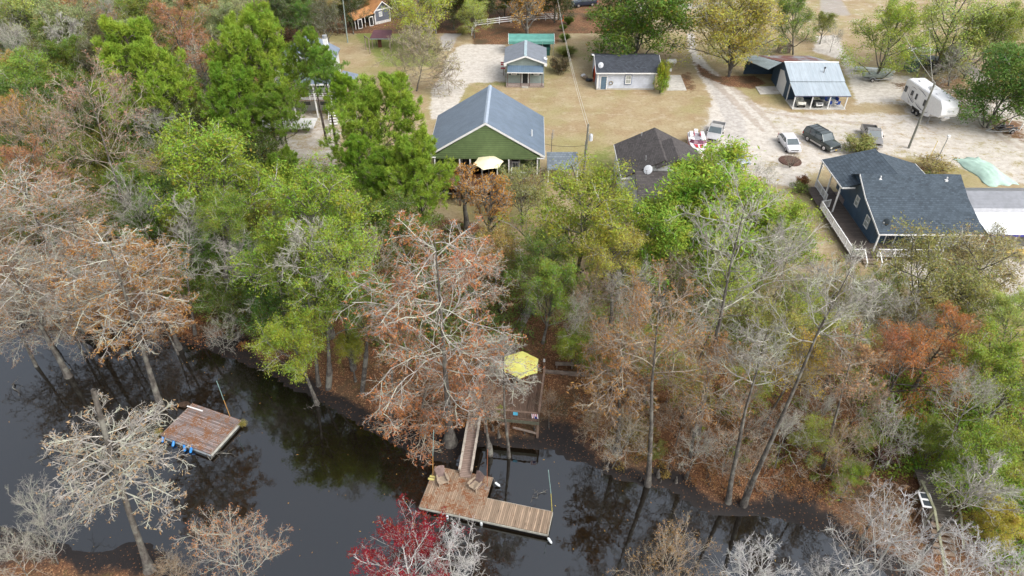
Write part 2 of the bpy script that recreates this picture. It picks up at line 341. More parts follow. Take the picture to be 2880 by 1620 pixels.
sand=mask(GX,GY,SAND,3.); lit=mask(GX,GY,LITTER,3.); grn=mask(GX,GY,GREEN,4.); grv=mask(GX,GY,GRAVEL,1.2); rut=mask(GX,GY,RUT,1.)
far=(GY>128); sand=np.where(far,np.where(GX>10,.38,.25),sand); lit=np.where(far&(GX<25),.8,lit)
for nm_,ch in (('soil',(sand,lit,grn)),('soil2',(grv,rut,mudw))):
    a=me.attributes.new(nm_,'FLOAT_COLOR','POINT'); a.data.foreach_set('color',np.stack([*ch,np.ones_like(GX)],-1).astype(np.float32).ravel())
g=bpy.data.objects.new('ground',me); col.objects.link(g); tag(g,kind='structure')
def water_mat():
    m,n,b=newmat('creek_water'); geo=n.nodes.new('ShaderNodeNewGeometry'); P=geo.outputs['Position']
    n.links.new(mixc(n,noise(n,P,.12,3),(.005,.004,.003),(.010,.007,.004)),b.inputs['Base Color'])
    b.inputs['Roughness'].default_value=.025; b.inputs['IOR'].default_value=1.5; b.inputs['Specular IOR Level'].default_value=1.
    f=noise(n,P,1.1,3,.5); f2=noise(n,P,5.,2,.5); h=math_(n,'ADD',f,math_(n,'MULTIPLY',f2,.15)); bump(n,b,h,.05,.12)
    gl=n.nodes.new('ShaderNodeBsdfGlossy'); gl.inputs['Color'].default_value=(.80,.92,1,1); gl.inputs['Roughness'].default_value=.02; mx=n.nodes.new('ShaderNodeMixShader'); mx.inputs[0].default_value=.068
    bn=[x for x in n.nodes if x.type=='BUMP'][0]; n.links.new(bn.outputs[0],gl.inputs['Normal']); out=[x for x in n.nodes if x.type=='OUTPUT_MATERIAL'][0]; n.links.new(b.outputs[0],mx.inputs[1]); n.links.new(gl.outputs[0],mx.inputs[2]); n.links.new(mx.outputs[0],out.inputs[0]); return m
wx0,wx1,wy0,wy1=-140,90,10,75
o=MB().add([(wx0,wy0,WZ),(wx1,wy0,WZ),(wx1,wy1,WZ),(wx0,wy1,WZ)],[(0,1,2,3)]).build('creek_water',water_mat()); tag(o,kind='structure')
conc=plain('concrete',(.46,.44,.40),.85,.15,1.5,stain=(.34,.31,.27))
def pad(pts,z,name='concrete_pad'):
    p=[D(a,b,0) for a,b in pts]; m=MB(); m.slab([(q.x,q.y,z) for q in p],z+.1)
    return tag(m.build(name,conc,bevel=.01),kind='structure')
pad([(1680,190),(1712,190),(1727,228),(1676,228)],.10); pad([(1900,219),(1952,218),(1974,236),(1912,238)],.09)
# ---------------------------------------------------------------- trees: branching skeletons grown as tubes, leaves on the twigs
def nrm(a): return a/(np.linalg.norm(a,axis=-1,keepdims=True)+1e-9)
def tubes_np(P,Rr,s):
    Nn,k,_=P.shape; T=np.empty_like(P); T[:,1:-1]=P[:,2:]-P[:,:-2]; T[:,0]=P[:,1]-P[:,0]; T[:,-1]=P[:,-1]-P[:,-2]; T=nrm(T)
    m=nrm(P[:,-1]-P[:,0]); ref=np.where(np.abs(m[:,2:3])>.8,np.array([[1.,0,0]]),np.array([[0,0,1.]]))[:,None,:]
    U=nrm(np.cross(T,np.broadcast_to(ref,T.shape))); V=np.cross(T,U)
    a=np.arange(s)*2*np.pi/s
    ring=P[:,:,None,:]+Rr[:,:,None,None]*(U[:,:,None,:]*np.cos(a)[:,None]+V[:,:,None,:]*np.sin(a)[:,None])
    idx=np.arange(Nn*k*s).reshape(Nn,k,s); j=np.roll(np.arange(s),-1)
    q=np.stack([idx[:,:-1,:],idx[:,:-1,:][:,:,j],idx[:,1:,:][:,:,j],idx[:,1:,:]],-1).reshape(-1,4)
    return ring.reshape(-1,3),q
def kids(rng,P,Rr,n,t0,t1,ang,ratio,k,jit,up,rk,rmin,flat=1.,trop=0.,taper=.5,shape=None,tipr=None):
    Nn,kp,_=P.shape; idx=np.repeat(np.arange(Nn),n)
    t=t0+(t1-t0)*((np.tile(np.arange(n),Nn)+rng.random(Nn*n))/n)
    sg=t*(kp-1); i=np.minimum(sg.astype(int),kp-2); f=(sg-i)[:,None]
    p=P[idx,i]*(1-f)+P[idx,i+1]*f; tan=nrm(P[idx,i+1]-P[idx,i]); rad=Rr[idx,i]*(1-f[:,0])+Rr[idx,i+1]*f[:,0]
    Lp=np.linalg.norm(np.diff(P,axis=1),axis=-1).sum(1)[idx]
    az=np.tile(np.arange(n),Nn)*2.4+rng.random(Nn)[idx]*6.3+rng.normal(0,.35,Nn*n)
    ref=np.where(np.abs(tan[:,2:3])>.9,np.array([[1.,0,0]]),np.array([[0,0,1.]])); U=nrm(np.cross(tan,ref)); V=np.cross(U,tan)
    perp=U*np.cos(az)[:,None]+V*np.sin(az)[:,None]; perp[:,2]*=flat; perp=nrm(perp)
    an=ang+rng.normal(0,.16,Nn*n); d=tan*np.cos(an)[:,None]+perp*np.sin(an)[:,None]; d[:,2]+=up; d=nrm(d)
    L=Lp*ratio*(1-taper*t)*(.65+.7*rng.random(Nn*n)) if shape is None else shape(t)*(.8+.4*rng.random(Nn*n))
    C=np.empty((Nn*n,k,3)); C[:,0]=p; st=(L/(k-1))[:,None]
    for q in range(1,k):
        d=nrm(d+rng.normal(0,jit,d.shape)+np.array([0,0,trop])); C[:,q]=C[:,q-1]+d*st
    r0=np.maximum(rad*rk,rmin); tr=rmin*.7 if tipr is None else tipr
    RR=r0[:,None]*(1-np.linspace(0,1,k))[None]+tr*np.linspace(0,1,k)[None]
    return C,RR
def trunk_line(rng,H,r,lean=(0,0),k=9,wob_=.12,flare=1.5,top=.12,buttress=0):
    z=np.concatenate([[-9,-.6,0,.5,1.3],np.linspace(2.6,H,k-4)]) if H>4 else np.linspace(-.3,H,k); k=len(z)
    t=np.clip(z/H,0,1); P=np.zeros((1,k,3)); P[0,:,2]=z
    wx=np.cumsum(rng.normal(0,wob_,k))*t; wy=np.cumsum(rng.normal(0,wob_,k))*t
    P[0,:,0]=lean[0]*t+wx; P[0,:,1]=lean[1]*t+wy
    rr=r*(1-t)+top*r*t; rr=rr*(1+(flare-1)*np.exp(-np.maximum(z,0)/ (.9 if not buttress else 1.0)))
    P[0,0,:2]=P[0,1,:2]
    return P,rr[None]
def up_(P,r,H):
    """the part of the trunk above ground, evenly resampled, as limb carrier"""
    z=np.linspace(0,P[0,-1,2],12); Q=np.stack([np.interp(z,P[0,:,2],P[0,:,i]) for i in range(3)],-1)[None]; return Q,np.interp(z,P[0,:,2],r[0])[None]
def leaves(rng,A,n,size,asp=.6,sig=.3,droop=0.,upb=.5):
    """n leaf blades scattered round the anchor points A"""
    c=A[rng.integers(0,len(A),n)]+rng.normal(0,1,(n,3))*np.array([sig,sig,sig*.7]); c[:,2]-=droop*rng.random(n)
    nn=rng.normal(0,1,(n,3)); nn[:,2]=np.abs(nn[:,2])+upb; nn=nrm(nn)
    u=nrm(np.cross(nn,rng.normal(0,1,(n,3)))); v=np.cross(nn,u); s=(size*(.45+1.1*rng.random(n)**1.6))[:,None]
    V=np.stack([c-u*s,c-v*s*asp*.5+u*s*.1,c+u*s,c+v*s*asp*.5-u*s*.1],1).reshape(-1,3)
    return V,np.arange(n*4).reshape(-1,4),rng.random(n)
def needles(rng,A,Dr,per,length,width):
    n=len(A)*per; c=np.repeat(A,per,0); d=np.repeat(Dr,per,0); dd=nrm(rng.normal(0,1,(n,3))*.75+d*.75+np.array([0,0,.30]))
    L=(length*(.65+.6*rng.random(n)))[:,None]; s=nrm(np.cross(dd,rng.normal(0,1,(n,3))))*width
    c=c+d*rng.uniform(-.35,.1,(n,1))+rng.normal(0,.04,(n,3)); e=c+dd*L
    V=np.stack([c-s*.5,c+s*.5,e+s*.3,e-s*.3],1).reshape(-1,3)
    return V,np.arange(n*4).reshape(-1,4),np.repeat(rng.random(len(A)),per)*.5+rng.random(n)*.5
class Grow:
    """collects tubes and leaves into two meshes: trunk (with limbs) and crown (twigs and foliage)"""
    def __init__(s): s.tr=[]; s.cr=[]
    def t(s,P,Rr,k): s.tr.append((*tubes_np(P,Rr,k),0,None))
    def c(s,P,Rr,k,mi=0): s.cr.append((*tubes_np(P,Rr,k),mi,None))
    def l(s,V,Q,r,mi=1): s.cr.append((V,Q,mi,r))
    def pack(s,parts,name,mats):
        vs_,qs,ms,rs=[],[],[],[]; b=0
        for V,Q,mi,r in parts:
            vs_.append(V); qs.append(Q+b); b+=len(V); ms.append(np.full(len(Q),mi)); rs.append(r if r is not None else np.full(len(Q),.5))
        return npmesh(name,np.concatenate(vs_),np.concatenate(qs),mats,np.concatenate(ms),np.concatenate(rs))
    def done(s,bark,cmats,A):
        z0,z1=np.percentile(A[:,2],3),np.percentile(A[:,2],98); cxy=A[:,:2].mean(0); rr=np.percentile(np.hypot(*(A[:,:2]-cxy).T),90)
        return dict(trunk=s.pack(s.tr,'trunk',[bark]),crown=s.pack(s.cr,'crown',cmats) if s.cr else None,zc=(z0+z1)/2,h=z1,rx=rr,rz=(z1-z0)/2,c=cxy)
def tips(P): return P[:,1:].reshape(-1,3)
def t_broad(seed,H=13,Rr=4.6,n=31000,ls=.088,twig=None,open_=.18,mat=None,bark=None,t0=.40,sig=.27):
    rng=np.random.default_rng(seed); g=Grow(); twig=twig or TWIG
    P,r=trunk_line(rng,H*.86,.24,(rng.normal(0,.5),rng.normal(0,.5))); g.t(P,r,9)
    a,ar=kids(rng,*up_(P,r,H),17,t0,1,1.0,0,7,.12,.25,.5,.06,trop=.05,shape=lambda t:Rr*(.42+.75*np.sin(np.pi*np.clip(.18+.72*t,0,1))**1.2)*.95); g.t(a,ar,5)
    b,br=kids(rng,a,ar,7,.3,1,.85,.5,5,.16,.12,.5,.028); g.c(b,br,4)
    c,crr=kids(rng,b,br,6,.25,1,.8,.55,4,.18,.08,.5,.014); g.c(c,crr,3)
    A=np.concatenate([tips(c),tips(b)[::2]]); keep=rng.random(len(c))>open_
    g.l(*leaves(rng,np.concatenate([tips(c[keep]),tips(c[keep]),tips(b)[::3]]),n,ls,.75,sig))
    return g.done(bark or BARK,[twig,mat or LEAF],A)
def t_bare(seed,H=15,Rr=4.5,nl=0,twig=None,l1=17,up=.08,t0=.50,lean=(0,0),ls=.07,bark=None,trunkr=.17,thick=1.,dens=1.):
    rng=np.random.default_rng(seed); g=Grow(); twig=twig or TWIG
    P,r=trunk_line(rng,H*.9,trunkr,lean,wob_=.2); g.t(P,r,9)
    a,ar=kids(rng,*up_(P,r,H),l1,t0,1,1.15,0,8,.2,up,.55,.045,trop=.035,shape=lambda t:Rr*(1.35-.85*((t-t0)/(1-t0))**1.5*.9)); g.c(a,ar*.68,5)
    b,br=kids(rng,a,ar,int(8*dens),.18,1,.8,.52,7,.17,.14,.5,.018*thick,trop=.03); g.c(b,br,4)
    c,crr=kids(rng,b,br,6,.15,1,.75,.52,5,.2,.1,.58,.0115*thick,trop=.02); g.c(c,crr,3)
    d,dr=kids(rng,c,crr,5,.1,1,.7,.6,3,.2,.06,.7,.006*thick); g.c(d,dr,3)
    if nl: g.l(*leaves(rng,tips(d),nl,ls,.7,.10))
    return g.done(bark or BARK,[twig,DRY],np.concatenate([tips(c),tips(d)]))
def t_cyp(seed,H=16,Rr=5.,nl=9000,twig=None,l1=36,t0=.50,lean=(0,0),broken=False,buttress=1.9,thick=1.,trunkr=.25,wide=1.,droop=-.05,ls=.075):
    """bald cypress: flared base, tiers of near-level limbs that droop, feathery rust sprays"""
    rng=np.random.default_rng(seed); g=Grow(); twig=twig or TWIG
    P,r=trunk_line(rng,H*(1.12 if broken else .97),trunkr,lean,wob_=.07,flare=buttress+.5,top=.75 if broken else .1,buttress=1); g.t(P,r,14)
    a,ar=kids(rng,*up_(P,r,H),l1,t0,.80 if broken else .99,1.35,0,8,.17,.12,.42,.045,trop=droop,shape=lambda t:Rr*wide*(1.18-.72*((t-t0)/(1-t0))**1.3)*(.55+.45*np.minimum(1,(t-t0)*6))); g.c(a,ar*.68,5)
    b,br=kids(rng,a,ar,8,.15,1,.85,.48,7,.18,.03,.5,.0175*thick,flat=.45,trop=-.02); g.c(b,br,4)
    c,crr=kids(rng,b,br,6,.12,1,.8,.5,5,.2,.0,.58,.011*thick,flat=.7,trop=-.03); g.c(c,crr,3)
    d,dr=kids(rng,c,crr,5,.1,1,.75,.55,3,.2,-.05,.7,.006*thick); g.c(d,dr,3)
    if nl:
        kk=rng.random(len(d)); cl=.5+.5*np.sin(d[:,0,0]*1.3+seed)*np.sin(d[:,0,1]*1.1)*1. ; sel=d[kk<.25+.75*cl]
        g.l(*leaves(rng,tips(sel),nl,ls,.6,.07,droop=.12))
    return g.done(BARK,[twig,DRY],np.concatenate([tips(c),tips(d)]))
def t_pine(seed,H=20,Rr=4.6,t0=.46,l1=38,per=30):
    rng=np.random.default_rng(seed); g=Grow()
    P,r=trunk_line(rng,H*.96,.24,(rng.normal(0,.5),rng.normal(0,.3)),wob_=.1,flare=1.3,top=.2); g.t(P,r,9)
    a,ar=kids(rng,*up_(P,r,H),l1,t0,1,1.15,0,7,.16,.2,.36,.04,trop=.06,shape=lambda t:Rr*(1.18-.78*((t-t0)/(1-t0))**1.5)); g.t(a,ar,5)
    b,br=kids(rng,a,ar,8,.3,1,.8,.40,4,.2,.15,.5,.022,trop=.05); g.c(b,br,4)
    c,crr=kids(rng,b,br,6,.25,1,.7,.65,3,.2,.2,.5,.014); g.c(c,crr,3)
    A=np.concatenate([c[:,-1],b[:,-1],a[:,-1]]); Dr=nrm(np.concatenate([c[:,-1]-c[:,-2],b[:,-1]-b[:,-2],a[:,-1]-a[:,-2]])+np.array([0,0,.45]))
    g.l(*needles(rng,A,Dr,per,.33,.042)); return g.done(BARKD,[TWIGB,NEEDLE],A)
def t_bush(seed,H=2.2,Rr=1.5,n=3500,ls=.08,stems=9,twig=None,mat=None,grass=False,bare=False):
    rng=np.random.default_rng(seed); g=Grow(); az=np.arange(stems)*2.4; d=np.stack([np.cos(az)*.55,np.sin(az)*.55,np.ones(stems)],1)*rng.uniform(.6,1.2,(stems,1))
    k=6; P=np.zeros((stems,k,3)); dd=nrm(d)
    for q in range(1,k): dd=nrm(dd+rng.normal(0,.12,dd.shape)+(np.array([0,0,-.12]) if grass else 0)); P[:,q]=P[:,q-1]+dd*H/(k-1)*.95
    P[:,:,2]-=.05; r=np.linspace(.04,.012,k)[None].repeat(stems,0); g.t(P,r,4)
    b,br=kids(rng,P,r,7,.2,1,.8,.5,4,.2,.1,.6,.012); c,crr=kids(rng,b,br,5,.2,1,.8,.5,3,.2,.1,.6,.008); g.c(b,br,3); g.c(c,crr,3)
    if not bare: g.l(*leaves(rng,np.concatenate([tips(b),tips(c)]),n,ls,.75,.13))
    return g.done(BARK,[twig or TWIGB,mat or LEAF],np.concatenate([tips(b),tips(c)]))
def t_grass(seed):
    rng=np.random.default_rng(seed); g=Grow(); n=900; az=rng.random(n)*6.283; out=rng.uniform(.15,.9,n); k=5; P=np.zeros((n,k,3))
    t=np.linspace(0,1,k); hh=rng.uniform(1.0,1.6,n)
    P[:,:,0]=np.cos(az)[:,None]*(.2+out[:,None]*t**1.6); P[:,:,1]=np.sin(az)[:,None]*(.2+out[:,None]*t**1.6); P[:,:,2]=hh[:,None]*(t-.32*out[:,None]*t**3)
    r=np.linspace(.022,.008,k)[None].repeat(n,0); V,Q=tubes_np(P,r,3); g.l(V,Q,np.repeat(rng.random(n),len(Q)//n),0)
    return dict(trunk=None,crown=g.pack(g.cr,'blades',[LEAF]),zc=.7,h=1.4,rx=.95,rz=.6,c=np.zeros(2))
LIB=dict(
 broad=[t_broad(11),t_broad(12,H=14,Rr=5),t_broad(13,H=12,t0=.32),t_broad(14,open_=.25,n=19000)],
 oak=[t_broad(21,H=14,Rr=5.5,n=36000,ls=.145,t0=.26,sig=.45),t_broad(22,H=14,Rr=5.2,n=36000,ls=.145,t0=.24,sig=.45)],
 airy=[t_broad(31,open_=.30,n=15000,ls=.10,sig=.3),t_broad(32,open_=.35,n=14000,ls=.10,sig=.3,H=14),t_broad(33,open_=.25,n=16000,ls=.095,sig=.32)],
 pine=[t_pine(41),t_pine(42,Rr=5),t_pine(43,H=21,t0=.42,Rr=5)],
 bare=[t_bare(51),t_bare(52,H=16),t_bare(53,Rr=5,up=.0),t_bare(54,H=14,up=.25)],
 baretint=[t_bare(61,nl=3500,twig=TWIGB),t_bare(62,nl=5000,twig=TWIG,up=.1),t_bare(63,nl=2200,twig=TWIGB,H=16)],
 white=[t_bare(71,H=11,Rr=4,twig=TWIGW,up=.35,l1=13,thick=1.15,t0=.35,trunkr=.14,bark=TWIGW,dens=1.),t_bare(72,H=11,Rr=3.6,twig=TWIGW,up=.45,l1=13,thick=1.15,t0=.3,trunkr=.13,bark=TWIGW,dens=1.)],
 redmaple=[t_bare(81,H=10,Rr=4,nl=17000,twig=TWIGW,up=.3,ls=.075,bark=TWIGW,thick=.8,dens=.9,trunkr=.15,t0=.35)],
 cyp=[t_cyp(91),t_cyp(92,nl=13000),t_cyp(93,nl=6000,l1=30)],
 cypthin=[t_cyp(96,nl=4500,l1=22,t0=.5,twig=TWIGB),t_cyp(97,nl=7000,l1=26,t0=.55)],
 rust=[t_broad(101,n=15000,ls=.07,mat=DRY,open_=.2,twig=TWIGB,sig=.2),t_broad(102,n=17000,ls=.07,mat=DRY,open_=.15,twig=TWIGB,sig=.2,H=14)],
 sapling=[t_broad(111,H=8,Rr=1.6,n=2200,ls=.085,sig=.16,mat=DRY,open_=.4),t_broad(112,H=8,Rr=2.2,n=3800,ls=.085,sig=.18,mat=DRY,open_=.35)],
 bush=[t_bush(121),t_bush(122,H=1.8,Rr=1.6,n=4500),t_bush(123,n=2500)],
 drybush=[t_bush(131,mat=DRY,n=2200,ls=.05),t_bush(132,bare=True,stems=12)],
 grass=[t_grass(141)])
TREES=[]
CNT={}
def t_custom(kind,seed,H,Rw,t0,lean,nl=None,broken=False,dist=50):
    th=max(1,dist/55)**1.3; far_=dist>75
    k=dict(lean=lean,H=H,Rr=Rw,t0=t0,trunkr=max(.11,min(.21,H*.0105)),thick=th)
    if kind=='cyp': return t_cyp(seed,nl=nl or 11000,l1=int(18+(1-t0)*18),broken=broken,**k)
    if kind=='cypthin': return t_cyp(seed,nl=6000,l1=22,twig=TWIGB,**k)
    if kind=='baretint': return t_bare(seed,nl=9000 if far_ else 5000,twig=TWIGB,l1=24 if far_ else 17,up=.05,ls=.11 if far_ else .07,**k)
    return t_bare(seed,l1=16,up=.05,**k)
def spread(c,k): return (c[0]*k,c[1]*k,c[2]*k,1)
def put_tree(kind,base,Rw,hz,cen,color,label,cat='tree',group=None,name=None,bark=1.,var=None,rot=None,own=False,nl=None,broken=False):
    """stand a tree of a kind at `base`; crown radius Rw, crown centre at world point cen"""
    L=LIB[kind]; i=CNT.get(kind,0); CNT[kind]=i+1; s=L[(i if var is None else var)%len(L)]
    d=cen-base; H=d.length; kz=dict(pine=1.0,sapling=1.15,broad=.84,oak=.86,airy=.9,rust=.85,bare=.95,baretint=.95,cyp=.85,cypthin=.9,white=.9,redmaple=.75).get(kind)
    if own:
        rzw=min(H*.8,1.0*Rw); Ht=(H+rzw*.75); t0=min(.8,max(.16,(H-rzw*1.25)/Ht)); s=t_custom(kind,300+len(TREES),Ht,Rw*(.8 if kind[:3]=='cyp' else .92),t0,(0,0),nl,broken,depth(cen)); kz=None
    rz=rot if rot is not None else random.uniform(0,6.28)
    sx=Rw/s['rx']*(.95 if own else 1); sz=H/s['zc']; gap=0.
    if kz: sz=min(sz*2.2,kz*Rw/s['rz']); gap=max(H-s['zc']*sz,-.45*s['zc']*sz)
    r=empty(name or {'pine':'pine_tree','bush':'bush','drybush':'bush','grass':'grass_clump','cyp':'cypress_tree','cypthin':'cypress_tree','bare':'bare_tree','white':'bare_tree','baretint':'bare_tree','redmaple':'maple_tree','sapling':'young_tree'}.get(kind,'leafy_tree'),base,0,label,cat,group)
    q=d.to_track_quat('Z','Y')
    cx,cy_=s['c'][0]*sx,s['c'][1]*sx
    M=Matrix.LocRotScale(base,q,None)@Matrix.Rotation(rz,4,'Z')
    off=M.to_3x3()@Vector((cx,cy_,0))
    r.matrix_world=Matrix.Translation(-Vector((off.x,off.y,0))*.8)@M@Matrix.Diagonal((sx,sx,sz,1))
    for part in ('trunk','crown'):
        if s[part] is None: continue
        nm=part if part!='crown' or kind not in('bare','white') else 'branches'
        if kind=='grass': nm='blades'
        o=bpy.data.objects.new(nm,s[part]); col.objects.link(o); o.parent=r; o.color=(*color,1); o.location=(0,0,gap/sz)
    TREES.append((r,cen,Rw)); return r
def tree(kind,cx,cy_,rp,color,label,zc=9.,base=None,cat='tree',group=None,**k):
    """crown centre seen at (cx,cy), crown radius rp; either its centre stands zc above the ground or its trunk foots at `base`"""
    if base:
        B=D(*base,0); 
        for _ in range(3): B=D(*base,gz(B.x,B.y))
        d=ray(cx,cy_); t=(B.x*d.x+B.y*d.y)/(d.x*d.x+d.y*d.y); C=Vector((0,0,CAMH))+d*t
        if C.z-B.z<3: C=D(cx,cy_,B.z+3.5)
    else:
        C=D(cx,cy_,zc); 
        for _ in range(2): C=D(cx,cy_,gz(C.x,C.y)+zc)
        B=Vector((C.x,C.y,gz(C.x,C.y)))
        if kind not in('bush','drybush','grass'): B+=Vector((random.uniform(-.5,.5),random.uniform(-.4,.4),0))
    Rw=rp*depth(C)/1717.
    if base and kind in('bare','baretint','cyp','cypthin') and rp>40: k['own']=True
    return put_tree(kind,B,Rw,None,C,color,label,cat,group,**k)
# ---------------------------------------------------------------- buildings
WHITE=plain('white_paint',(.76,.76,.75),.55,.06,2); CREAM=plain('cream_cloth',(.80,.74,.50),.8,.05,2); YELLOW=plain('yellow_canvas',(.64,.63,.17),.8,.10,2,stain=(.62,.50,.10))
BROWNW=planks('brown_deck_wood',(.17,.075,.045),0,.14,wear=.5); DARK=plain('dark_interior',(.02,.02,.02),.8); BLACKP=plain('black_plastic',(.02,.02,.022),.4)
GREYW=planks('weathered_wood',(.30,.24,.19),0,.14,wear=.6); STEEL=plain('galvanised_steel',(.45,.46,.47),.4,.12,3,.6); RUSTM=plain('rusty_steel',(.28,.10,.05),.8,.3,4)
GREENSID=ribbed('green_siding',(.125,.185,.075),2,.26,.6,line=.4,duty=.2,amt=.7,hgt=.015); GREYSID=ribbed('grey_green_siding',(.24,.29,.27),2,.22,.6,line=.6,duty=.14,amt=.5,hgt=.015)
PALESID=ribbed('pale_blue_siding',(.56,.60,.68),2,.22,.6,line=.75,duty=.12,amt=.5,hgt=.015); NAVYSID=ribbed('navy_siding',(.045,.085,.135),1,.30,.55,line=.55,duty=.12,amt=.6,hgt=.02)
NAVYSIDX=ribbed('navy_siding_front',(.045,.085,.135),0,.30,.55,line=.55,duty=.12,amt=.6,hgt=.02); SLATESID=ribbed('slate_siding',(.13,.145,.18),2,.2,.6,line=.7)
ROOFA=ribbed('blue_metal_roof',(.155,.205,.27),1,.23,.34,.25,line=.42,duty=.22,amt=.75,hgt=.03,streak=(.6,1,1),stain=[(.5,(.11,.15,.20),.5,.75)]); ROOFB=ribbed('grey_metal_roof',(.19,.21,.24),1,.25,.5,.1,line=.7,amt=.5,streak=(1,1,1))
SH_BLUE=shingle('blue_black_shingle_side',(.062,.082,.102),1); SH_BLUEX=shingle('blue_black_shingle',(.062,.082,.102),0); SH_BLK=shingle('charcoal_shingle',(.050,.057,.070),0); SH_BRN=shingle('brown_black_shingle_side',(.078,.070,.068),1); SH_BRNX=shingle('brown_black_shingle',(.078,.070,.068),0)
TIN=ribbed('pale_tin_roof',(.43,.49,.53),0,.62,.35,.3,line=.72,duty=.07,amt=.7,stain=[(.7,(.30,.36,.40),.50,.72)],streak=(3,.4,.4)); TINOLD=ribbed('rusty_tin_roof',(.30,.31,.33),0,.5,.6,.2,line=.6,duty=.08,stain=[(.35,(.17,.06,.045),.40,.56)],streak=(1.2,.5,.5))
TINRUST=ribbed('orange_rust_roof',(.48,.23,.09),1,.45,.8,0,line=.7,stain=[(.8,(.27,.13,.07),.5,.7),(.5,(.55,.32,.16),.55,.7)]); TINRUSTX=ribbed('orange_rust_roof_x',(.48,.23,.09),0,.45,.8,0,line=.7,stain=[(.8,(.27,.13,.07),.5,.7),(.5,(.55,.32,.16),.55,.7)])
TEAL=ribbed('teal_metal_roof',(.10,.29,.245),2,.14,.4,.1,line=.7,amt=.35,hgt=.01,stain=[(1.,(.12,.30,.24),.6,.8)]); MAROON=ribbed('maroon_tin',(.13,.055,.065),2,.12,.6,.1,line=.6)
DKGREEN=ribbed('dark_green_tin',(.015,.075,.065),0,.2,.5,.1); WPANEL=ribbed('white_roof_panel',(.80,.82,.83),2,.09,.4,0,line=.8,amt=.5,hgt=.01); GPANEL=ribbed('grey_roof_panel',(.21,.22,.24),2,.085,.4,.2,line=.72,amt=.6,hgt=.015)
BRICKM=plain('brick_base',(.30,.24,.21),.9,.3,9); GLASS=glass(); PANE2=glass('curtained_glass',(.22,.24,.23))
def window(par,c,u,w,h,mull=(1,2),pane=None,fw=.09,name='window',frame=None):
    c=Vector(c); u=Vector(u).normalized(); n=Vector((u.y,-u.x,0)); z=Vector((0,0,1))
    m=MB(); m.prism([c-u*w/2-z*h/2+n*.02,c+u*w/2-z*h/2+n*.02,c+u*w/2+z*h/2+n*.02,c-u*w/2+z*h/2+n*.02],n*.03); p=m.build(name,pane or GLASS,par)
    f=MB(); q=n*.06
    for a,b,t in ((-1,0,0),(1,0,0)): f.bar(c+u*a*w/2-z*(h/2+fw/2)+q,c+u*a*w/2+z*(h/2+fw/2)+q,fw,.07)
    for a in(-1,1): f.bar(c-u*(w/2-fw/2)+z*a*h/2+q,c+u*(w/2-fw/2)+z*a*h/2+q,.066,fw)
    for i in range(1,mull[0]): x=-w/2+w*i/mull[0]; f.bar(c+u*x-z*(h/2-fw/2)+q,c+u*x+z*(h/2-fw/2)+q,.03,.06)
    for i in range(1,mull[1]): y=-h/2+h*i/mull[1]; f.bar(c-u*(w/2-fw/2)+z*y+q,c+u*(w/2-fw/2)+z*y+q,.056,.045)
    f.build('frame',frame or WHITE,p); return p
def door(par,c,u,w,h,mat,fw=.11):
    """c: middle of the sill"""
    c=Vector(c); u=Vector(u).normalized(); n=Vector((u.y,-u.x,0)); z=Vector((0,0,1)); m=MB()
    m.prism([c-u*w/2+n*.02,c+u*w/2+n*.02,c+u*w/2+z*h+n*.02,c-u*w/2+z*h+n*.02],n*.04); d=m.build('door',mat,par); f=MB(); q=n*.06
    for a in(-1,1): f.bar(c+u*a*(w/2+fw/2)+q,c+u*a*(w/2+fw/2)+z*(h+fw)+q,.07,fw) if 0 else f.prism([c+u*(a*(w/2+fw/2)-fw/2)+n*.02,c+u*(a*(w/2+fw/2)+fw/2)+n*.02,c+u*(a*(w/2+fw/2)+fw/2)+z*h+n*.02,c+u*(a*(w/2+fw/2)-fw/2)+z*h+n*.02],n*.07)
    f.prism([c-u*(w/2+fw)+z*h+n*.02,c+u*(w/2+fw)+z*h+n*.02,c+u*(w/2+fw)+z*(h+fw)+n*.02,c-u*(w/2+fw)+z*(h+fw)+n*.02],n*.072); f.build('frame',WHITE,d)
    k=MB(); k.tube([c+u*(w*.4)+z*h*.47+n*.06,c+u*(w*.4)+z*h*.47+n*.13],.035,6); k.build('handle',STEEL,d); return d
def rail(par,a,b,h=.95,mat=None,step=.14,posts=1.8,name='railing',bal=.035,top=.09):
    a=Vector(a); b=Vector(b); m=MB(); L=(b-a).length; z=Vector((0,0,1)); d=(b-a)/L
    m.bar(a+z*h,b+z*h,top,.05); m.bar(a+z*.12,b+z*.12,.05,.05)
    n=max(1,int(L/step))
    for i in range(n+1): p=a+d*(.02+(L-.04)*i/n); m.bar(p+z*.14,p+z*(h-.03),bal,bal)
    k=max(1,round(L/posts))
    for i in range(k+1): p=a+(b-a)*i/k; m.bar(p,p+z*(h+.06),.095,.105)
    return m.build(name,mat or WHITE,par)
def gable(par,W,y0,y1,ze,zr,t,mat,ov=0,name='roof',x0=None):
    """two roof slopes, ridge along local y"""
    m=MB(); h=W/2
    for s in(-1,1): m.prism([(s*h,y0,ze),(0,y0,zr),(0,y0,zr-t),(s*h,y0,ze-t)],(0,y1-y0,0))
    return m.build(name,mat,par)
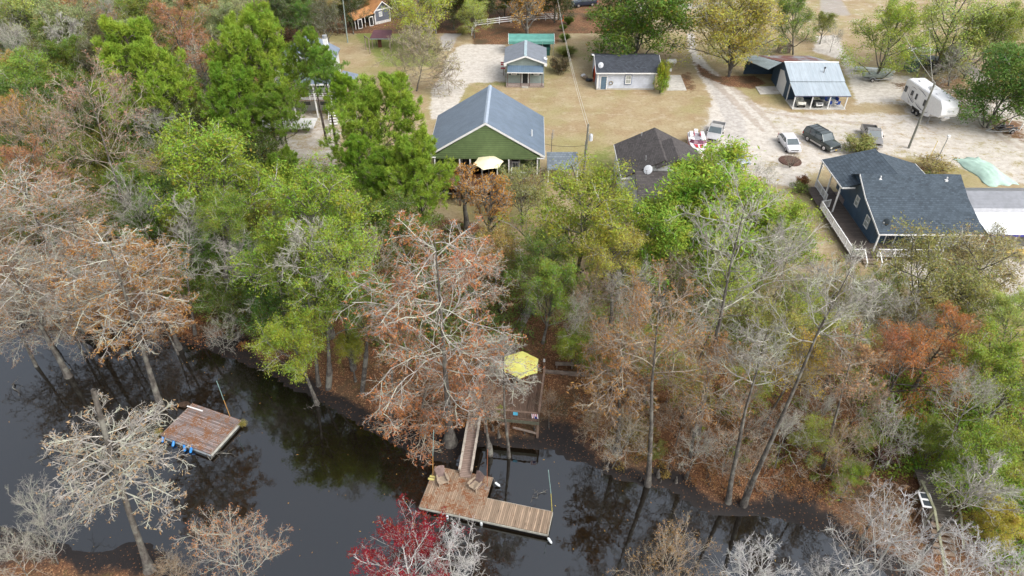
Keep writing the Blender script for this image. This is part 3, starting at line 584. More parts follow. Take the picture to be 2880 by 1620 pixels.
def dish(par_label,p,rz,mount,label,s=.42,tilt=40,mt=None):
    r=empty('satellite_dish',p,rz,label,'satellite dish'); m=MB(); rings=[]
    for i,(rr,zz) in enumerate(((.02,-.10),(.5,-.075),(.85,-.02),(1,.02),(.98,.05),(.5,-.03),(.02,-.06))): rings.append([(math.cos(a)*rr*s,zz*s*1.2,math.sin(a)*rr*s*1.08) for a in np.arange(18)*math.pi/9])
    o=m.loft(rings).build('reflector',mt or plain('dish_grey',(.55,.57,.60),.5,.06),r,smooth=True); o.rotation_euler=(R(-tilt),0,0); o.location=(0,0,mount)
    m=MB(); m.bar((0,.02,0),(0,.05,mount),.05); m.build('mast',STEEL,r)
    m=MB(); e=Matrix.Rotation(R(-tilt),3,'X')@Vector((0,-s*1.05,-s*.35)); st=Matrix.Rotation(R(-tilt),3,'X')@Vector((0,0,-s)); q=Vector((0,0,mount)); m.bar(q+st,q+e,.03); m.box(*(q+e-Vector((.07,.08,.05))),*(q+e+Vector((.07,.05,.06)))); m.build('feed_arm',STEEL,r); return r

# green house, ridge towards the camera, porch under the front gable
hA=empty('green_house',(-2.96,70.75,0),R(-1.34),'green sided house with a big blue-grey metal roof and a wide front gable','house'); W=13.46;L=10.6;ze=5.04;zr=9.1
gable(hA,W,0,L,ze,zr,.14,ROOFA)
m=MB(); s_=(zr-ze)/(W/2)
m.bar((0,L/2,zr+.03),(.001,L/2,zr+.03),.1) if 0 else None
for s in(-1,1): m.prism([(0,-.03,zr+.05),(s*.24,-.03,zr-.24*s_+.05),(s*.24,-.03,zr-.24*s_+.02),(0,-.03,zr+.02)],(0,L+.06,0))
m.build('ridge_cap',plain('ridge_metal',(.36,.42,.50),.35,.08,2,.2),hA)
m=MB()
for s in(-1,1): m.prism([(s*W/2,-.05,ze-.02),(0,-.05,zr-.02),(0,-.05,zr-.27),(s*W/2,-.05,ze-.27)],(0,.045,0)); m.prism([(s*(W/2-.05),-.05,ze-.27),(s*(W/2-.9),-.05,ze-.27),(s*(W/2-.9),-.05,ze-.36),(s*(W/2-.05),-.05,ze-.36)],(0,.4,0)) ; m.box(min(s*W/2,s*(W/2+.03)),0,ze-.25,max(s*W/2,s*(W/2+.03)),L,ze-.02)
m.build('fascia',WHITE,hA)
m=MB(); hw=W/2-.55
m.prism([(-hw,.06,4.55),(hw,.06,4.55),(hw,.06,ze-.2),(0,.06,zr-.27),(-hw,.06,ze-.2)],(0,.14,0)); m.prism([(-hw,L-.4,2.5),(hw,L-.4,2.5),(hw,L-.4,ze-.2),(0,L-.4,zr-.27),(-hw,L-.4,ze-.2)],(0,.14,0))
m.box(-hw,.2,2.52,-hw+.12,L-.4,ze-.2); m.box(hw-.12,.2,2.52,hw,L-.4,ze-.2); m.box(-hw+.12,2.0,2.5,hw-.12,2.14,4.75)
m.build('wall',GREENSID,hA)
m=MB(); m.box(-hw+.02,.25,0,hw-.02,L-.45,2.5); m.build('foundation',plain('stilt_base',(.10,.06,.045),.9),hA)
m=MB(); m.box(-W/2+.3,-3.0,2.38,W/2-.4,1.98,2.5); m.build('deck',BROWNW,hA)
for x in(-6.0,-3.1,-1.9,-.55,1.25,2.6,5.9): MB().box(x-.07,.08,2.5,x+.07,.22,4.55).build('porch_post',WHITE,hA)
for x in(-6.,-3,0,3,6): MB().box(x-.09,-2.9,0,x+.09,-2.72,2.38).build('pier',plain('treated_post',(.15,.09,.06),.9),hA)
door(hA,(-2.5,2.0,2.52),(1,0,0),.95,2.02,GLASS); door(hA,(.3,2.0,2.52),(1,0,0),1.7,1.95,GLASS); door(hA,(3.3,2.0,2.52),(1,0,0),.95,2.02,GLASS)
window(hA,(-4.3,2.0,4.0),(1,0,0),.9,.9,(1,2)); window(hA,(4.9,2.0,4.0),(1,0,0),.9,.95,(1,2))
rail(hA,(-6.3,-2.95,2.5),(2.0,-2.95,2.5),.9,BROWNW,.16); rail(hA,(4.0,-2.95,2.5),(6.2,-2.95,2.5),.9,BROWNW,.16); rail(hA,(2.9,-.9,2.5),(4.6,-.9,2.5),.9,WHITE,.16)
rail(hA,(2.9,-.9,2.5),(2.9,.1,2.5),.9,WHITE,.16); rail(hA,(2.95,1.2,2.5),(3.75,1.2,2.5),1.1,WHITE,.16)
m=MB(); m.tube([(5.2,3.2,7.0-1.1),(5.2,3.2,6.75)],.07,8); m.build('roof_vent',WHITE,hA)
MB().box(-3.4,.95,3.32,-3.1,1.05,3.5).build('wall_lamp',WHITE,hA) if 0 else None
# slate lean-to roof right of it
o=empty('slate_lean_to',F(1580,500,0)+Vector((0,0,0)),0,'small slate grey lean-to roof beside the right corner of the green house','shed')
MB().prism([(-1.9,-1.5,2.0),(1.9,-1.5,2.0),(1.9,1.6,2.7),(-1.9,1.6,2.7)],(0,0,-.12)).build('roof',shingle('slate_shingle',(.16,.19,.22),0),o); 
m=MB()
for x,y,h in((-1.75,-1.35,1.9),(1.75,-1.35,1.9),(-1.75,1.45,2.5),(1.75,1.45,2.5)): m.box(x-.07,y-.07,0,x+.07,y+.07,h)
m.build('post',WHITE,o)

# small grey cottage
hB=empty('grey_cottage',(2.05,103.5,0),R(-1.47),'small grey-green cottage with a blue tin porch roof and dark open doorway','house'); W=6.68;L=7.0;ze=3.6;zr=4.78
gable(hB,W,0,L,ze,zr,.12,ROOFB)
m=MB()
for s in(-1,1): m.prism([(s*W/2,-.05,ze-.01),(0,-.05,zr-.01),(0,-.05,zr-.24),(s*W/2,-.05,ze-.24)],(0,.046,0)); m.prism([(s*W/2,-.05,ze-.24),(s*(W/2-.45),-.05,ze-.16),(s*(W/2-.45),-.05,ze-.36),(s*(W/2-.1),-.05,ze-.5)],(0,.3,0))
m.build('fascia',WHITE,hB)
m=MB(); m.prism([(-.22,-.02,zr+.02),(.22,-.02,zr+.02),(.22,-.02,zr-.04),(-.22,-.02,zr-.04)],(0,L,0)); m.build('ridge_cap',plain('cottage_ridge',(.33,.42,.45),.5),hB)
hw=2.95; m=MB(); m.prism([(-hw,.35,.35),(hw,.35,.35),(hw,.35,ze-.1),(0,.35,zr-.18),(-hw,.35,ze-.1)],(0,.12,0)); m.prism([(-hw,L-.4,.35),(hw,L-.4,.35),(hw,L-.4,ze-.1),(0,L-.4,zr-.18),(-hw,L-.4,ze-.1)],(0,.12,0)); m.box(-hw,.47,.35,-hw+.1,L-.4,ze-.12); m.box(hw-.1,.47,.35,hw,L-.4,ze-.12); m.build('wall',GREYSID,hB)
MB().box(-hw-.03,-.6,-.1,hw+.03,L-.3,.34).build('brick_base',BRICKM,hB)
MB().prism([(-2.75,-.75,2.45),(2.75,-.75,2.45),(2.75,.34,3.15),(-2.75,.34,3.15)],(0,0,-.07)).build('porch_roof',ribbed('blue_tin',(.10,.155,.215),0,.3,.5,.2,line=.6),hB)
MB().box(-2.8,-.8,2.33,2.8,-.76,2.46).build('porch_fascia',WHITE,hB)
for x in(-2.7,-.66,.66,2.6): MB().box(x-.05,-.72,.34,x+.05,-.62,2.38).build('porch_post',plain('brown_post',(.10,.05,.045),.6),hB)
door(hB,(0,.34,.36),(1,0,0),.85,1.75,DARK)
for x in(-1.75,1.75):
    window(hB,(x,.34,2.0),(1,0,0),.75,.62,(3,2))
    for s in(-1,1): MB().box(x+s*.62-.15,.28,1.68,x+s*.62+.15,.33,2.32).build('shutter',plain('navy_shutter',(.02,.03,.05),.5),hB)
MB().box(-.5,-.85,-.02,.5,-.62,.2).build('step',conc,hB)
# green carport behind, dark green low trailer roof
p0=F(1430.4,111,2.6); p1=F(1559.5,112.8,2.6); hC=empty('green_carport',((p0+p1)/2).xy.to_3d(),0,'long teal green metal carport standing behind the grey cottage','carport'); wl=(p1-p0).length/2
m=MB(); prof=[(-.15,1.95),(-.08,2.35),(.15,2.6),(1.6,3.05),(3.2,2.6),(3.42,2.35),(3.5,1.95)]
m.prism([(-wl,y,z) for y,z in prof]+[(-wl,y,z-.06) for y,z in reversed(prof)],(2*wl,0,0)); m.build('roof',TEAL,hC)
m=MB()
for s in(-1,1):
    for a,b in zip(prof[:-1],prof[1:]): m.bar((s*(wl+.03),a[0],a[1]),(s*(wl+.03),b[0],b[1]),.05,.12)
m.build('trim',WHITE,hC)
for i in range(5):
    for y in(-.1,3.4): MB().box(-wl+.15+i*(2*wl-.3)/4-.035,y-.035,0,-wl+.15+i*(2*wl-.3)/4+.035,y+.035,2.2).build('post',STEEL,hC)
p=F(1525,133,1.1); o=empty('green_bunker',(p.x,p.y,0),0,'low dark green ribbed metal box at the rear right of the grey cottage','bunker'); MB().prism([(-5.0,-1.0,1.05),(1.4,-1.0,1.05),(1.4,1.2,1.5),(-5.,1.2,1.5)],(0,0,-.08)).build('roof',DKGREEN,o); MB().box(-4.9,-.95,0,1.3,1.1,1.04).build('wall',DKGREEN,o)

# pale blue garage, ridge across the view
hG=empty('pale_blue_garage',(12.82,101.68,0),R(-.2),'pale blue sided garage with a black shingle roof and a blue door','garage'); L=10.09;ze=2.82;zr=4.09;hd=4.16
m=MB()
m.prism([(0,0,ze),(0,hd,zr),(0,hd,zr-.12),(0,0,ze-.12)],(L,0,0)); m.prism([(0,hd,zr),(0,2*hd,ze),(0,2*hd,ze-.12),(0,hd,zr-.12)],(L,0,0)); m.build('roof',SH_BLK,hG)
m=MB(); m.box(0.,-.06,ze-.18,L,-.01,ze-.01); 
for x in(-.05,L+.01): m.prism([(x,0,ze-.0),(x,hd,zr-.0),(x,2*hd,ze-.0),(x,2*hd,ze-.2),(x,hd,zr-.2),(x,0,ze-.2)],(.04,0,0))
m.box(-.35,hd-.15,zr-.1,-.05,hd+.15,zr+.05); m.build('fascia',WHITE,hG)
m=MB(); m.box(.3,.4,.25,L-.9,.52,ze+.03); m.box(.3,2*hd-.5,.25,L-.9,2*hd-.38,ze)
for x in(.3,L-1.02): m.prism([(x,.52,.25),(x,2*hd-.5,.25),(x,2*hd-.5,ze),(x,hd,zr-.16),(x,.52,ze)],(.12,0,0))
m.build('wall',PALESID,hG); MB().box(.26,.36,-.1,L-.86,2*hd-.34,.24).build('foundation',conc,hG)
door(hG,(1.3,.4,.1),(1,0,0),.86,2.02,plain('blue_door',(.10,.16,.22),.5)); window(hG,(5.05,.4,1.62),(1,0,0),.80,1.25,(2,2),PANE2,.11); 
f=MB(); 
for a in(-.52,.52): f.box(5.05+a-.03,.30,.90,5.05+a+.03,.39,2.34)
f.box(4.56,.30,2.34,5.54,.39,2.40); f.box(4.56,.30,.84,5.54,.39,.90); f.build('window_trim',plain('blue_trim',(.13,.19,.32),.5),hG)
MB().box(.26,.30,.2,.48,.39,ze-.14).build('corner_board',WHITE,hG)
m=MB(); m.tube([(2.45+.27*math.cos(a),.33,1.1+.27*math.sin(a)) for a in np.arange(13)*math.pi/6],.07,6,cap=False); tag(m.build('wreath',plain('dry_wreath',(.28,.25,.2),.9,.4,9)),'grey-brown wreath hanging beside the blue garage door','wreath').matrix_world=hG.matrix_basis
# rows of garage side clutter
p=F(1662,225,0)
def blob(name,c,s,mat,label,cat,seed=0,parent=None,sub=3,amp=.18):
    rng=np.random.default_rng(seed); m=MB(); nr=7; k=10; rings=[]
    for i in range(nr+1):
        ph=-math.pi/2+math.pi*i/nr; rings.append([(math.cos(a)*math.cos(ph)*s[0]*(1+amp*rng.normal()*.6),math.sin(a)*math.cos(ph)*s[1]*(1+amp*rng.normal()*.6),max(0,(math.sin(ph)*.5+.5)*s[2]*(1+amp*rng.normal()*.3))) for a in np.arange(k)*2*math.pi/k])
    o=m.loft(rings).build(name,mat,parent,smooth=True,loc=c); 
    if label: tag(o,label,cat)
    return o
r=empty('red_canoe',F(1669,232,0),R(8),'red canoe stood on end against the left wall of the pale blue garage','canoe')
m=MB(); rings=[]
for t in np.linspace(0,1,9):
    w_=.36*math.sin(math.pi*max(.03,min(.97,t)))**.7; rings.append([(.08+math.cos(a)*w_*.55,math.sin(a)*w_,.05+t*3.0) for a in np.arange(10)*math.pi/5])
m.loft(rings).build('hull',plain('canoe_red',(.5,.07,.03),.5),r,smooth=True); MB().bar((-.16,0,.9),(-.16,0,2.2),.05,.4).build('seat',DARK,r)
for i,(dx,dy,s,c,l) in enumerate(((-.9,.4,(.45,.4,.6),(.25,.2,.15),'tan sack in the clutter by the red canoe'),(-.35,-.5,(.6,.4,.45),(.03,.035,.04),'black bag on the ground below the red canoe'),(-1.1,1.3,(.4,.4,.5),(.55,.55,.55),'pale bin behind the tan sack by the garage'))):
    blob('sack' if i<2 else 'bin',(p.x+dx,p.y+dy,0),s,plain('clut%d'%i,c,.8,.3,5),l,'sack' if i<2 else 'bin',i)

# tin roofed shed with golf carts
hD=empty('tin_roofed_shed',(41.0,94.65,0),R(-.84),'navy shed with a pale tin roof and a white-posted front bay for golf carts','shed'); L=8.12;ze=2.15;zb=2.95;zr=4.45;db=3.3;dr=7.2
m=MB(); m.prism([(0,0,ze),(0,db,zb),(0,db,zb-.06),(0,0,ze-.06)],(L,0,0)); m.build('lower_roof',TIN,hD)
m=MB(); m.prism([(0,db-.12,zb+.10),(0,dr,zr),(0,dr,zr-.06),(0,db-.12,zb+.04)],(L,0,0)); m.build('roof',TIN,hD)
m=MB(); m.prism([(-.04,dr-.15,zr+.02),(-.04,dr,zr+.08),(-.04,dr+.15,zr+.02),(-.04,dr+.15,zr-.05),(-.04,dr-.15,zr-.02)],(L+.08,0,0)); m.build('ridge_cap',WHITE,hD)
m=MB(); m.prism([(-.3,dr+.16,zr-.04),(L-.9,dr+.16,zr-.04),(L-1.6,dr+7,2.9),(-2.3,dr+7,2.9)],(0,0,-.06)); m.build('rear_roof',TINOLD,hD)
m=MB(); m.prism([(-2.1,dr+.1,3.25),(-.35,dr-.0,zr-.1),(-2.3,dr+7,2.95),(-4.2,dr+7,2.4)],(0,0,-.06)); m.build('side_roof',ribbed('blue_grey_tin',(.36,.43,.46),1,.4,.5,.2,stain=[(1.,(.3,.22,.15),.6,.8)]),hD)
m=MB(); m.prism([(.12,db,.1),(.12,dr+4,.1),(.12,dr+4,3.1),(.12,dr,zr-.12),(.12,db,zb-.1)],(.12,0,0)); m.prism([(L-.5,db,.1),(L-.5,dr+6,.1),(L-.5,dr+6,2.6),(L-.5,dr,zr-.12),(L-.5,db,zb-.1)],(.12,0,0)); m.box(.24,db+.2,.1,L-.5,db+.32,zb-.06); m.box(-3.6,dr+6.6,0,L-1.8,dr+6.7,2.4); m.build('wall',NAVYSID,hD)
m=MB(); m.prism([(.11,db+1.4,.1),(.11,dr+.9,.1),(.11,dr+.9,3.0),(.11,dr-.6,3.3),(.11,db+1.4,2.35)],(-.05,0,0)); m.build('garage_door',plain('door_white',(.72,.72,.72),.6,.05),hD)
for x in(.2,2.75,5.3,7.75): MB().box(x-.07,.18,.1,x+.07,.32,ze-.02).build('post',WHITE,hD)
MB().box(.13,db-.08,.1,.27,db-.01,zb-.1).build('corner_post',WHITE,hD); MB().box(0,.05,ze-.18,L,.12,ze-.07).build('beam',plain('blue_beam',(.03,.03,.12),.5),hD)
MB().box(.1,.0,0,L-.2,db+.2,.1).build('floor_slab',conc,hD)
m=MB(); m.tube([(5.4,5.0,3.5),(5.4,5.0,4.35)],.09,8); m.build('stove_pipe',STEEL,hD); m=MB(); m.tube([(5.4,5.0,4.3),(5.4,5.0,4.5)],.15,8); m.build('pipe_cap',BLACKP,hD)

# blue house with wide shingle roof and wrap-around deck
hE=empty('navy_house',(37.65,58.12,0),R(-.5),'navy blue house with a large blue-black shingle roof and a white railed deck','house'); L=10.8;ze=2.75;zk=4.25;zr=5.6;dk=4.7;dr=7.3
FL=.55
m=MB(); m.prism([(0,0,ze),(0,dk,zk),(0,dr,zr),(0,dr,zr-.16),(0,dk,zk-.16),(0,0,ze-.16)],(L,0,0)); m.prism([(0,dr,zr),(0,dr+1.8,zr-.95),(0,dr+1.8,zr-1.1),(0,dr,zr-.16)],(L,0,0)); m.build('roof',SH_BLUEX,hE)
# rear wing, its ridge running away from the front roof
m=MB(); xl,xr,xa=-1.55,8.9,4.2
y0,y1=dr-.1,13.6; m.prism([(xl,y0,4.0),(xa,y0,5.45),(xa,y0,5.3),(xl,y0,3.85)],(0,y1-y0,0)); m.prism([(xr,y0,4.0),(xa,y0,5.45),(xa,y0,5.3),(xr,y0,3.85)],(0,y1-y0-.9,0)); m.build('wing_roof',SH_BLUE,hE)
m=MB(); m.prism([(-.04,-.02,ze),(-.04,dk,zk+.0),(-.04,dr,zr),(-.04,dr,zr-.2),(-.04,dk,zk-.2),(-.04,-.02,ze-.2)],(-.045,0,0)); m.box(-.08,-.06,ze-.18,L,-.02,ze-.02); m.build('fascia',WHITE,hE); MB().box(xl,y0-.06,3.84,-.1,y0-.01,4.02).build('fascia',WHITE,hE); m=MB()
m.box(xl-.05,y0,3.84,xl-.01,y1,4.0); m.build('fascia',WHITE,hE); m=MB(); m.box(xr+.01,y0,3.84,xr+.05,y1-.9,4.0); m.build('fascia',WHITE,hE)
MB().prism([(.35,1.5,FL),(.35,dr+2.,FL),(.35,dr+2,4.4),(.35,dr,zr-.2),(.35,dk,zk-.2),(.35,1.5,ze+.2)],(.14,0,0)).build('side_wall',NAVYSID,hE); MB().prism([(L-.5,.9,FL),(L-.5,dr+2.,FL),(L-.5,dr+2,4.4),(L-.5,dr,zr-.2),(L-.5,dk,zk-.2),(L-.5,.9,ze+.1)],(.14,0,0)).build('side_wall',NAVYSID,hE)
m=MB(); m.box(.49,1.5,FL,L-.5,1.62,ze+.1); m.box(6.6,.5,FL,L-.36,.62,ze-.2); m.box(6.6,.62,FL,6.7,1.5,ze-.1); m.build('front_wall',NAVYSIDX,hE)
m=MB(); m.prism([(.9,dr+2,FL),(.9,y1-.5,FL),(.9,y1-.5,3.9),(.9,dr+2,3.9)],(.12,0,0)); m.prism([(8.3,dr+2,FL),(8.3,y1-1.2,FL),(8.3,y1-1.2,3.9),(8.3,dr+2,3.9)],(.12,0,0)); m.box(.9,y1-1.2,FL,8.3,y1-1.1,3.9); m.build('wing_wall',NAVYSID,hE)
MB().box(.4,1.55,-.1,L-.45,y1-1.4,FL-.02).build('foundation',BRICKM,hE)
window(hE,(.35,6.6,2.6),(0,-1,0),.75,1.1,(1,2),PANE2,.11); window(hE,(.35,3.4,2.0),(0,-1,0),.85,1.25,(1,2),PANE2,.11)
for x in(7.55,8.8): window(hE,(x,.5,1.55),(1,0,0),.95,1.25,(1,2),PANE2,.12)
door(hE,(2.2,1.5,FL+.02),(1,0,0),.9,1.95,GLASS); window(hE,(4.3,1.5,1.75),(1,0,0),1.2,1.0,(2,2))
for x,y,h in((.1,.1,ze-.15),(3.6,.1,ze-.15),(6.45,.1,ze-.15),(9.9,.1,ze-.2),(10.5,.1,ze-.2),(xl+.1,y1-.2,3.85),(xl+.1,y0+.5,3.85),(xl+.1,y0+3.2,3.85)): MB().box(x-.07,y-.07,FL,x+.07,y+.07,h).build('porch_post',WHITE,hE)
m=MB(); m.prism([(-2.6,-1.0,FL-.01),(-2.6,y0+.3,FL-.01),(-2.6,y1-.3,FL-.01),(.3,y1-.3,FL-.01),(.3,1.4,FL-.01),(6.5,1.4,FL-.01),(6.5,-1.0,FL-.01)],(0,0,-.12)); m.build('deck',planks('dark_deck',(.13,.105,.09),1,.14,wear=.7),hE)
rail(hE,(-2.6,-1.0,FL),(-2.6,y0+1.2,FL),.95); rail(hE,(-2.6,-1.0,FL),(-1.5,-1.0,FL),.95); rail(hE,(0,-1.0,FL),(6.5,-1.0,FL),.95); rail(hE,(-2.6,y0+1.2,FL),(-1.5,y0+1.5,FL),.95); rail(hE,(-1.5,y0+2.6,FL),(-1.5,y1-.4,FL),.95)
for x in(-1.5,0): m=MB(); m.bar((x,-1.05,FL+.95),(x+.0,-2.3,.75),.1,.06); m.bar((x,-2.3,0),(x,-2.3,.8),.09); m.build('stair_rail',WHITE,hE)
m=MB()
for i in range(3): m.box(-1.45,-1.4-i*.32,FL-.2-i*.17,-.05,-1.08-i*.32,FL-.12-i*.17)
m.build('stair',GREYW,hE)
m=MB()
for x in np.arange(-2.5,6.5,.9): m.box(x,-.98,-.3,x+.09,-.92,FL-.13)
m.build('deck_skirt',WHITE,hE)
for x,y in((2.0,dr-.5),(9.0,dr-.7)): z=zr-.3; m=MB(); m.tube([(x,y,z-.1),(x,y,z+.35)],.07,8); m.box(x-.15,y-.15,z-.12,x+.15,y+.15,z+.03); m.build('vent_pipe',WHITE,hE)
q=hE.matrix_basis@Vector((.95,1.2,3.05)); dish(0,q,R(-60),.35,'dark satellite dish with a long arm on the lower left of the navy roof',.36,25,plain('dish_dark',(.06,.075,.085),.5))
# grey and white canopy at the right edge
hF=empty('metal_canopy',(49.1,58.4,0),R(-.5),'grey and white metal patio canopy at the right edge next to the navy house','canopy')
m=MB(); prof=[(3.9,2.55),(4.3,2.95),(6.4,3.9),(8.6,3.0)]; m.prism([(0,y,z) for y,z in prof]+[(0,y,z-.06) for y,z in reversed(prof)],(13,0,0)); m.build('upper_roof',GPANEL,hF)
m=MB(); m.prism([(.2,.2,2.3),(.2,3.85,2.75),(.2,3.85,2.68),(.2,.2,2.22)],(13,0,0)); m.build('lower_roof',WPANEL,hF)
MB().box(.15,.1,2.12,13.2,.18,2.34).build('front_beam',plain('blue_edge',(.06,.06,.3),.5),hF)
for x in(.4,1.9,3.2,4.5,6): MB().box(x-.05,.22,0,x+.05,.32,2.15).build('post',WHITE,hF)
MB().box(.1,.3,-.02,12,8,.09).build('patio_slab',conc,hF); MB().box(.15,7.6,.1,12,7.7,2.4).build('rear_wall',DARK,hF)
for i,(x,c) in enumerate(((1.6,(.45,.18,.14)),(3.1,(.35,.10,.10)))):
    q=hF.matrix_basis@Vector((x,1.6,.1)); r=empty('lounge_chair',q,R(30+i*90),('reddish cushioned lounge chair under the canopy, nearer the navy house' if i==0 else 'dark red cushioned lounge chair under the canopy, nearer the right edge'),'chair','lounge chairs under the canopy')
    mm=plain('cush%d'%i,c,.9); MB().box(-.35,-.7,.28,.35,.5,.4).build('seat',mm,r); MB().prism([(-.35,.5,.35),(.35,.5,.35),(.35,.95,.95),(-.35,.95,.95)],(0,.08,-.06)).build('backrest',mm,r); m=MB()
    for a in(-.3,.3):
        for b in(-.6,.4): m.box(a-.03,b-.03,0,a+.03,b+.03,.28)
    m.build('leg',BLACKP,r)
q=hF.matrix_basis@Vector((3.6,-.5,0)); r=empty('yellow_bench',q,0,'mustard yellow bench in front of the metal canopy','bench'); mm=plain('mustard',(.62,.44,.13),.7)
MB().box(-1.1,-.25,.42,1.1,.25,.52).build('seat',mm,r); MB().box(-1.1,.22,.53,1.1,.3,.85).build('backrest',mm,r)
for x in(-.95,.95): MB().box(x-.06,-.2,0,x+.06,.2,.42).build('leg',mm,r)
q=hF.matrix_basis@Vector((4.1,-1.7,0)); r=empty('kettle_grill',q,0,'black covered grill in front of the mustard bench','grill'); blob('bowl',(0,0,.45),(.45,.4,.6),BLACKP,None,None,3,r,amp=.06); m=MB()
for a in(0,2.1,4.2): m.bar((.2*math.cos(a),.2*math.sin(a),.5),(.35*math.cos(a),.35*math.sin(a),0),.04)
m.build('leg',BLACKP,r)
q=hF.matrix_basis@Vector((1.5,.0,0)); r=empty('blue_garden_chair',q,R(20),'light blue plastic chair beside the mustard bench','chair'); mm=plain('sky_blue',(.15,.4,.55),.6); MB().box(-.22,-.22,.4,.22,.22,.45).build('seat',mm,r); MB().box(-.22,.2,.46,.22,.25,.9).build('backrest',mm,r); m=MB()
for a in(-.18,.18):
    for b in(-.18,.18): m.box(a-.02,b-.02,0,a+.02,b+.02,.4)
m.build('leg',mm,r)

# brown roofed house behind the bright green tree
hH=empty('brown_roofed_house',(17.1,65.0,0),R(-1),'white walled house with a brown-black shingle roof behind the bright green tree','house')
m=MB(); m.prism([(-4.7,3.6,3.3),(0,3.6,5.6),(0,3.6,5.45),(-4.7,3.6,3.15)],(0,8.3,0)); m.prism([(4.6,3.6,3.3),(0,3.6,5.6),(0,3.6,5.45),(4.6,3.6,3.15)],(0,8.3,0)); m.build('rear_roof',SH_BRN,hH)
m=MB(); m.prism([(-1.0,3.0,4.9),(1.4,3.0,6.0),(1.4,3.0,5.85),(-1.,3.0,4.75)],(0,5.4,0)); m.prism([(1.4,3.0,6.0),(4.6,3.0,4.5),(4.6,3.0,4.35),(1.4,3.0,5.85)],(0,5.4,0)); m.build('cross_roof',SH_BRN,hH)
m=MB(); m.prism([(-3.3,-1.5,2.6),(-3.3,3.4,4.35),(-3.3,3.4,4.2),(-3.3,-1.5,2.45)],(9,0,0)); m.build('front_roof',SH_BRNX,hH)
m=MB(); m.box(-4.5,3.8,0,-4.38,11.5,3.3); m.box(4.3,3.8,0,4.42,11.5,3.3); m.prism([(-4.38,3.8,0),(4.3,3.8,0),(4.3,3.8,3.4),(0,3.8,5.4),(-4.38,3.8,3.4)],(0,.12,0)); m.prism([(-4.38,11.4,0),(4.3,11.4,0),(4.3,11.4,3.4),(0,11.4,5.4),(-4.38,11.4,3.4)],(0,.12,0)); m.box(-3.2,-1.0,0,-3.08,3.78,2.7); m.box(-3.08,-.2,0,5.6,-.08,2.7); m.build('wall',plain('white_siding',(.66,.68,.68),.6,.06,2),hH)
m=MB(); m.box(-4.75,3.6,3.1,-4.71,11.9,3.3); m.box(-4.7,3.55,3.12,-3.3,3.59,3.3); m.box(-3.36,-1.5,2.42,-3.31,3.5,2.6) if 0 else None; m.box(-3.3,-1.56,2.42,5.7,-1.51,2.6); m.build('fascia',WHITE,hH)
MB().box(-3.5,-4.0,.3,5.2,-1.6,.42).build('porch_deck',GREYW,hH); rail(hH,(-3.4,-3.9,.42),(5.1,-3.9,.42),.95); 
for x in(-3.3,-.5,2.3,5.1): MB().box(x-.06,-1.72,.42,x+.06,-1.6,2.45).build('porch_post',WHITE,hH)
window(hH,(-1.2,-.2,1.5),(1,0,0),1.1,1.2,(1,2),PANE2); window(hH,(2.,-.2,1.5),(1,0,0),1.1,1.2,(1,2),PANE2); door(hH,(.4,-.2,.3),(1,0,0),.9,2,GLASS)
for x,y,z in((-1.6,11.2,4.9),(-1.9,5.2,4.9)): MB().tube([(x,y,z-.3),(x,y,z+.35)],.07,8).build('vent_pipe',STEEL,hH)
q=hH.matrix_basis@Vector((-1.9,3.1,4.2)); dish(0,q,R(-30),.45,'grey satellite dish at the inner corner of the brown shingle roof',.5,35)
q=hH.matrix_basis@Vector((-4.9,3.2,0)); r=empty('air_conditioner',q,0,'round-fan air conditioner unit at the left wall of the brown roofed house','air conditioner'); MB().box(-.4,-.4,0,.4,.4,.8).build('cabinet',plain('ac_grey',(.12,.13,.13),.6),r,bevel=.05); m=MB(); m.tube([(0,0,.8),(0,0,.84)],.33,14); m.build('fan_grille',BLACKP,r)
q=hG.matrix_basis@Vector((.75,1.2,ze+.3)); dish(0,q,R(-20),.5,'pale satellite dish on the left end of the black garage roof',.42,30)
q=hB.matrix_basis@Vector((3.1,1.1,3.65)); dish(0,q,R(30),.35,'small satellite dish on the right eave of the grey cottage',.3,60)

# white house with two decks among the pines
c=F(835,331,0); hW=empty('white_house',(c.x,c.y,0),R(2),'white two-storey house with a grey metal roof and railed porches behind the pines','house')
RFW=ribbed('slate_metal_roof',(.20,.24,.30),1,.3,.45,.15,line=.65)
m=MB(); m.prism([(-2.9,2.2,6.0),(1.2,2.2,8.3),(1.2,2.2,8.15),(-2.9,2.2,5.85)],(0,9,0)); m.prism([(5.3,2.2,6.0),(1.2,2.2,8.3),(1.2,2.2,8.15),(5.3,2.2,5.85)],(0,9,0)); m.build('roof',RFW,hW)
m=MB(); m.prism([(-3.3,-.3,5.05),(6.3,-.3,5.05),(5.6,2.1,6.0),(-2.9,2.1,6.0)],(0,0,-.1)); m.build('porch_roof',ribbed('slate_metal_roof_front',(.17,.21,.27),0,.3,.45,.15,line=.65),hW)
m=MB(); m.box(-3.35,-.36,4.85,6.35,-.31,5.06); m.box(-2.8,2.12,5.98,5.2,2.18,6.12)
for s,x in((-1,-2.9),(1,5.3)): m.prism([(x,2.14,5.98),(1.2,2.14,8.28),(1.2,2.14,8.05),(x,2.14,5.75)],(0,.05,0))
m.build('fascia',WHITE,hW)
m=MB(); m.box(-2.6,2.4,0,5.,10.8,5.9); m.prism([(-2.6,2.4,5.9),(5.,2.4,5.9),(1.2,2.4,8.05)],(0,.1,0)); m.build('wall',plain('white_clapboard',(.62,.63,.63),.6,.08,2),hW)
MB().box(-3.2,-.2,2.55,6.2,2.38,2.7).build('upper_deck',GREYW,hW); rail(hW,(-3.2,-.15,2.7),(6.2,-.15,2.7),.9,step=.6,bal=.03)
m=MB()
for z in(3.0,3.3): m.bar((-3.2,-.15,z),(6.2,-.15,z),.05,.07)
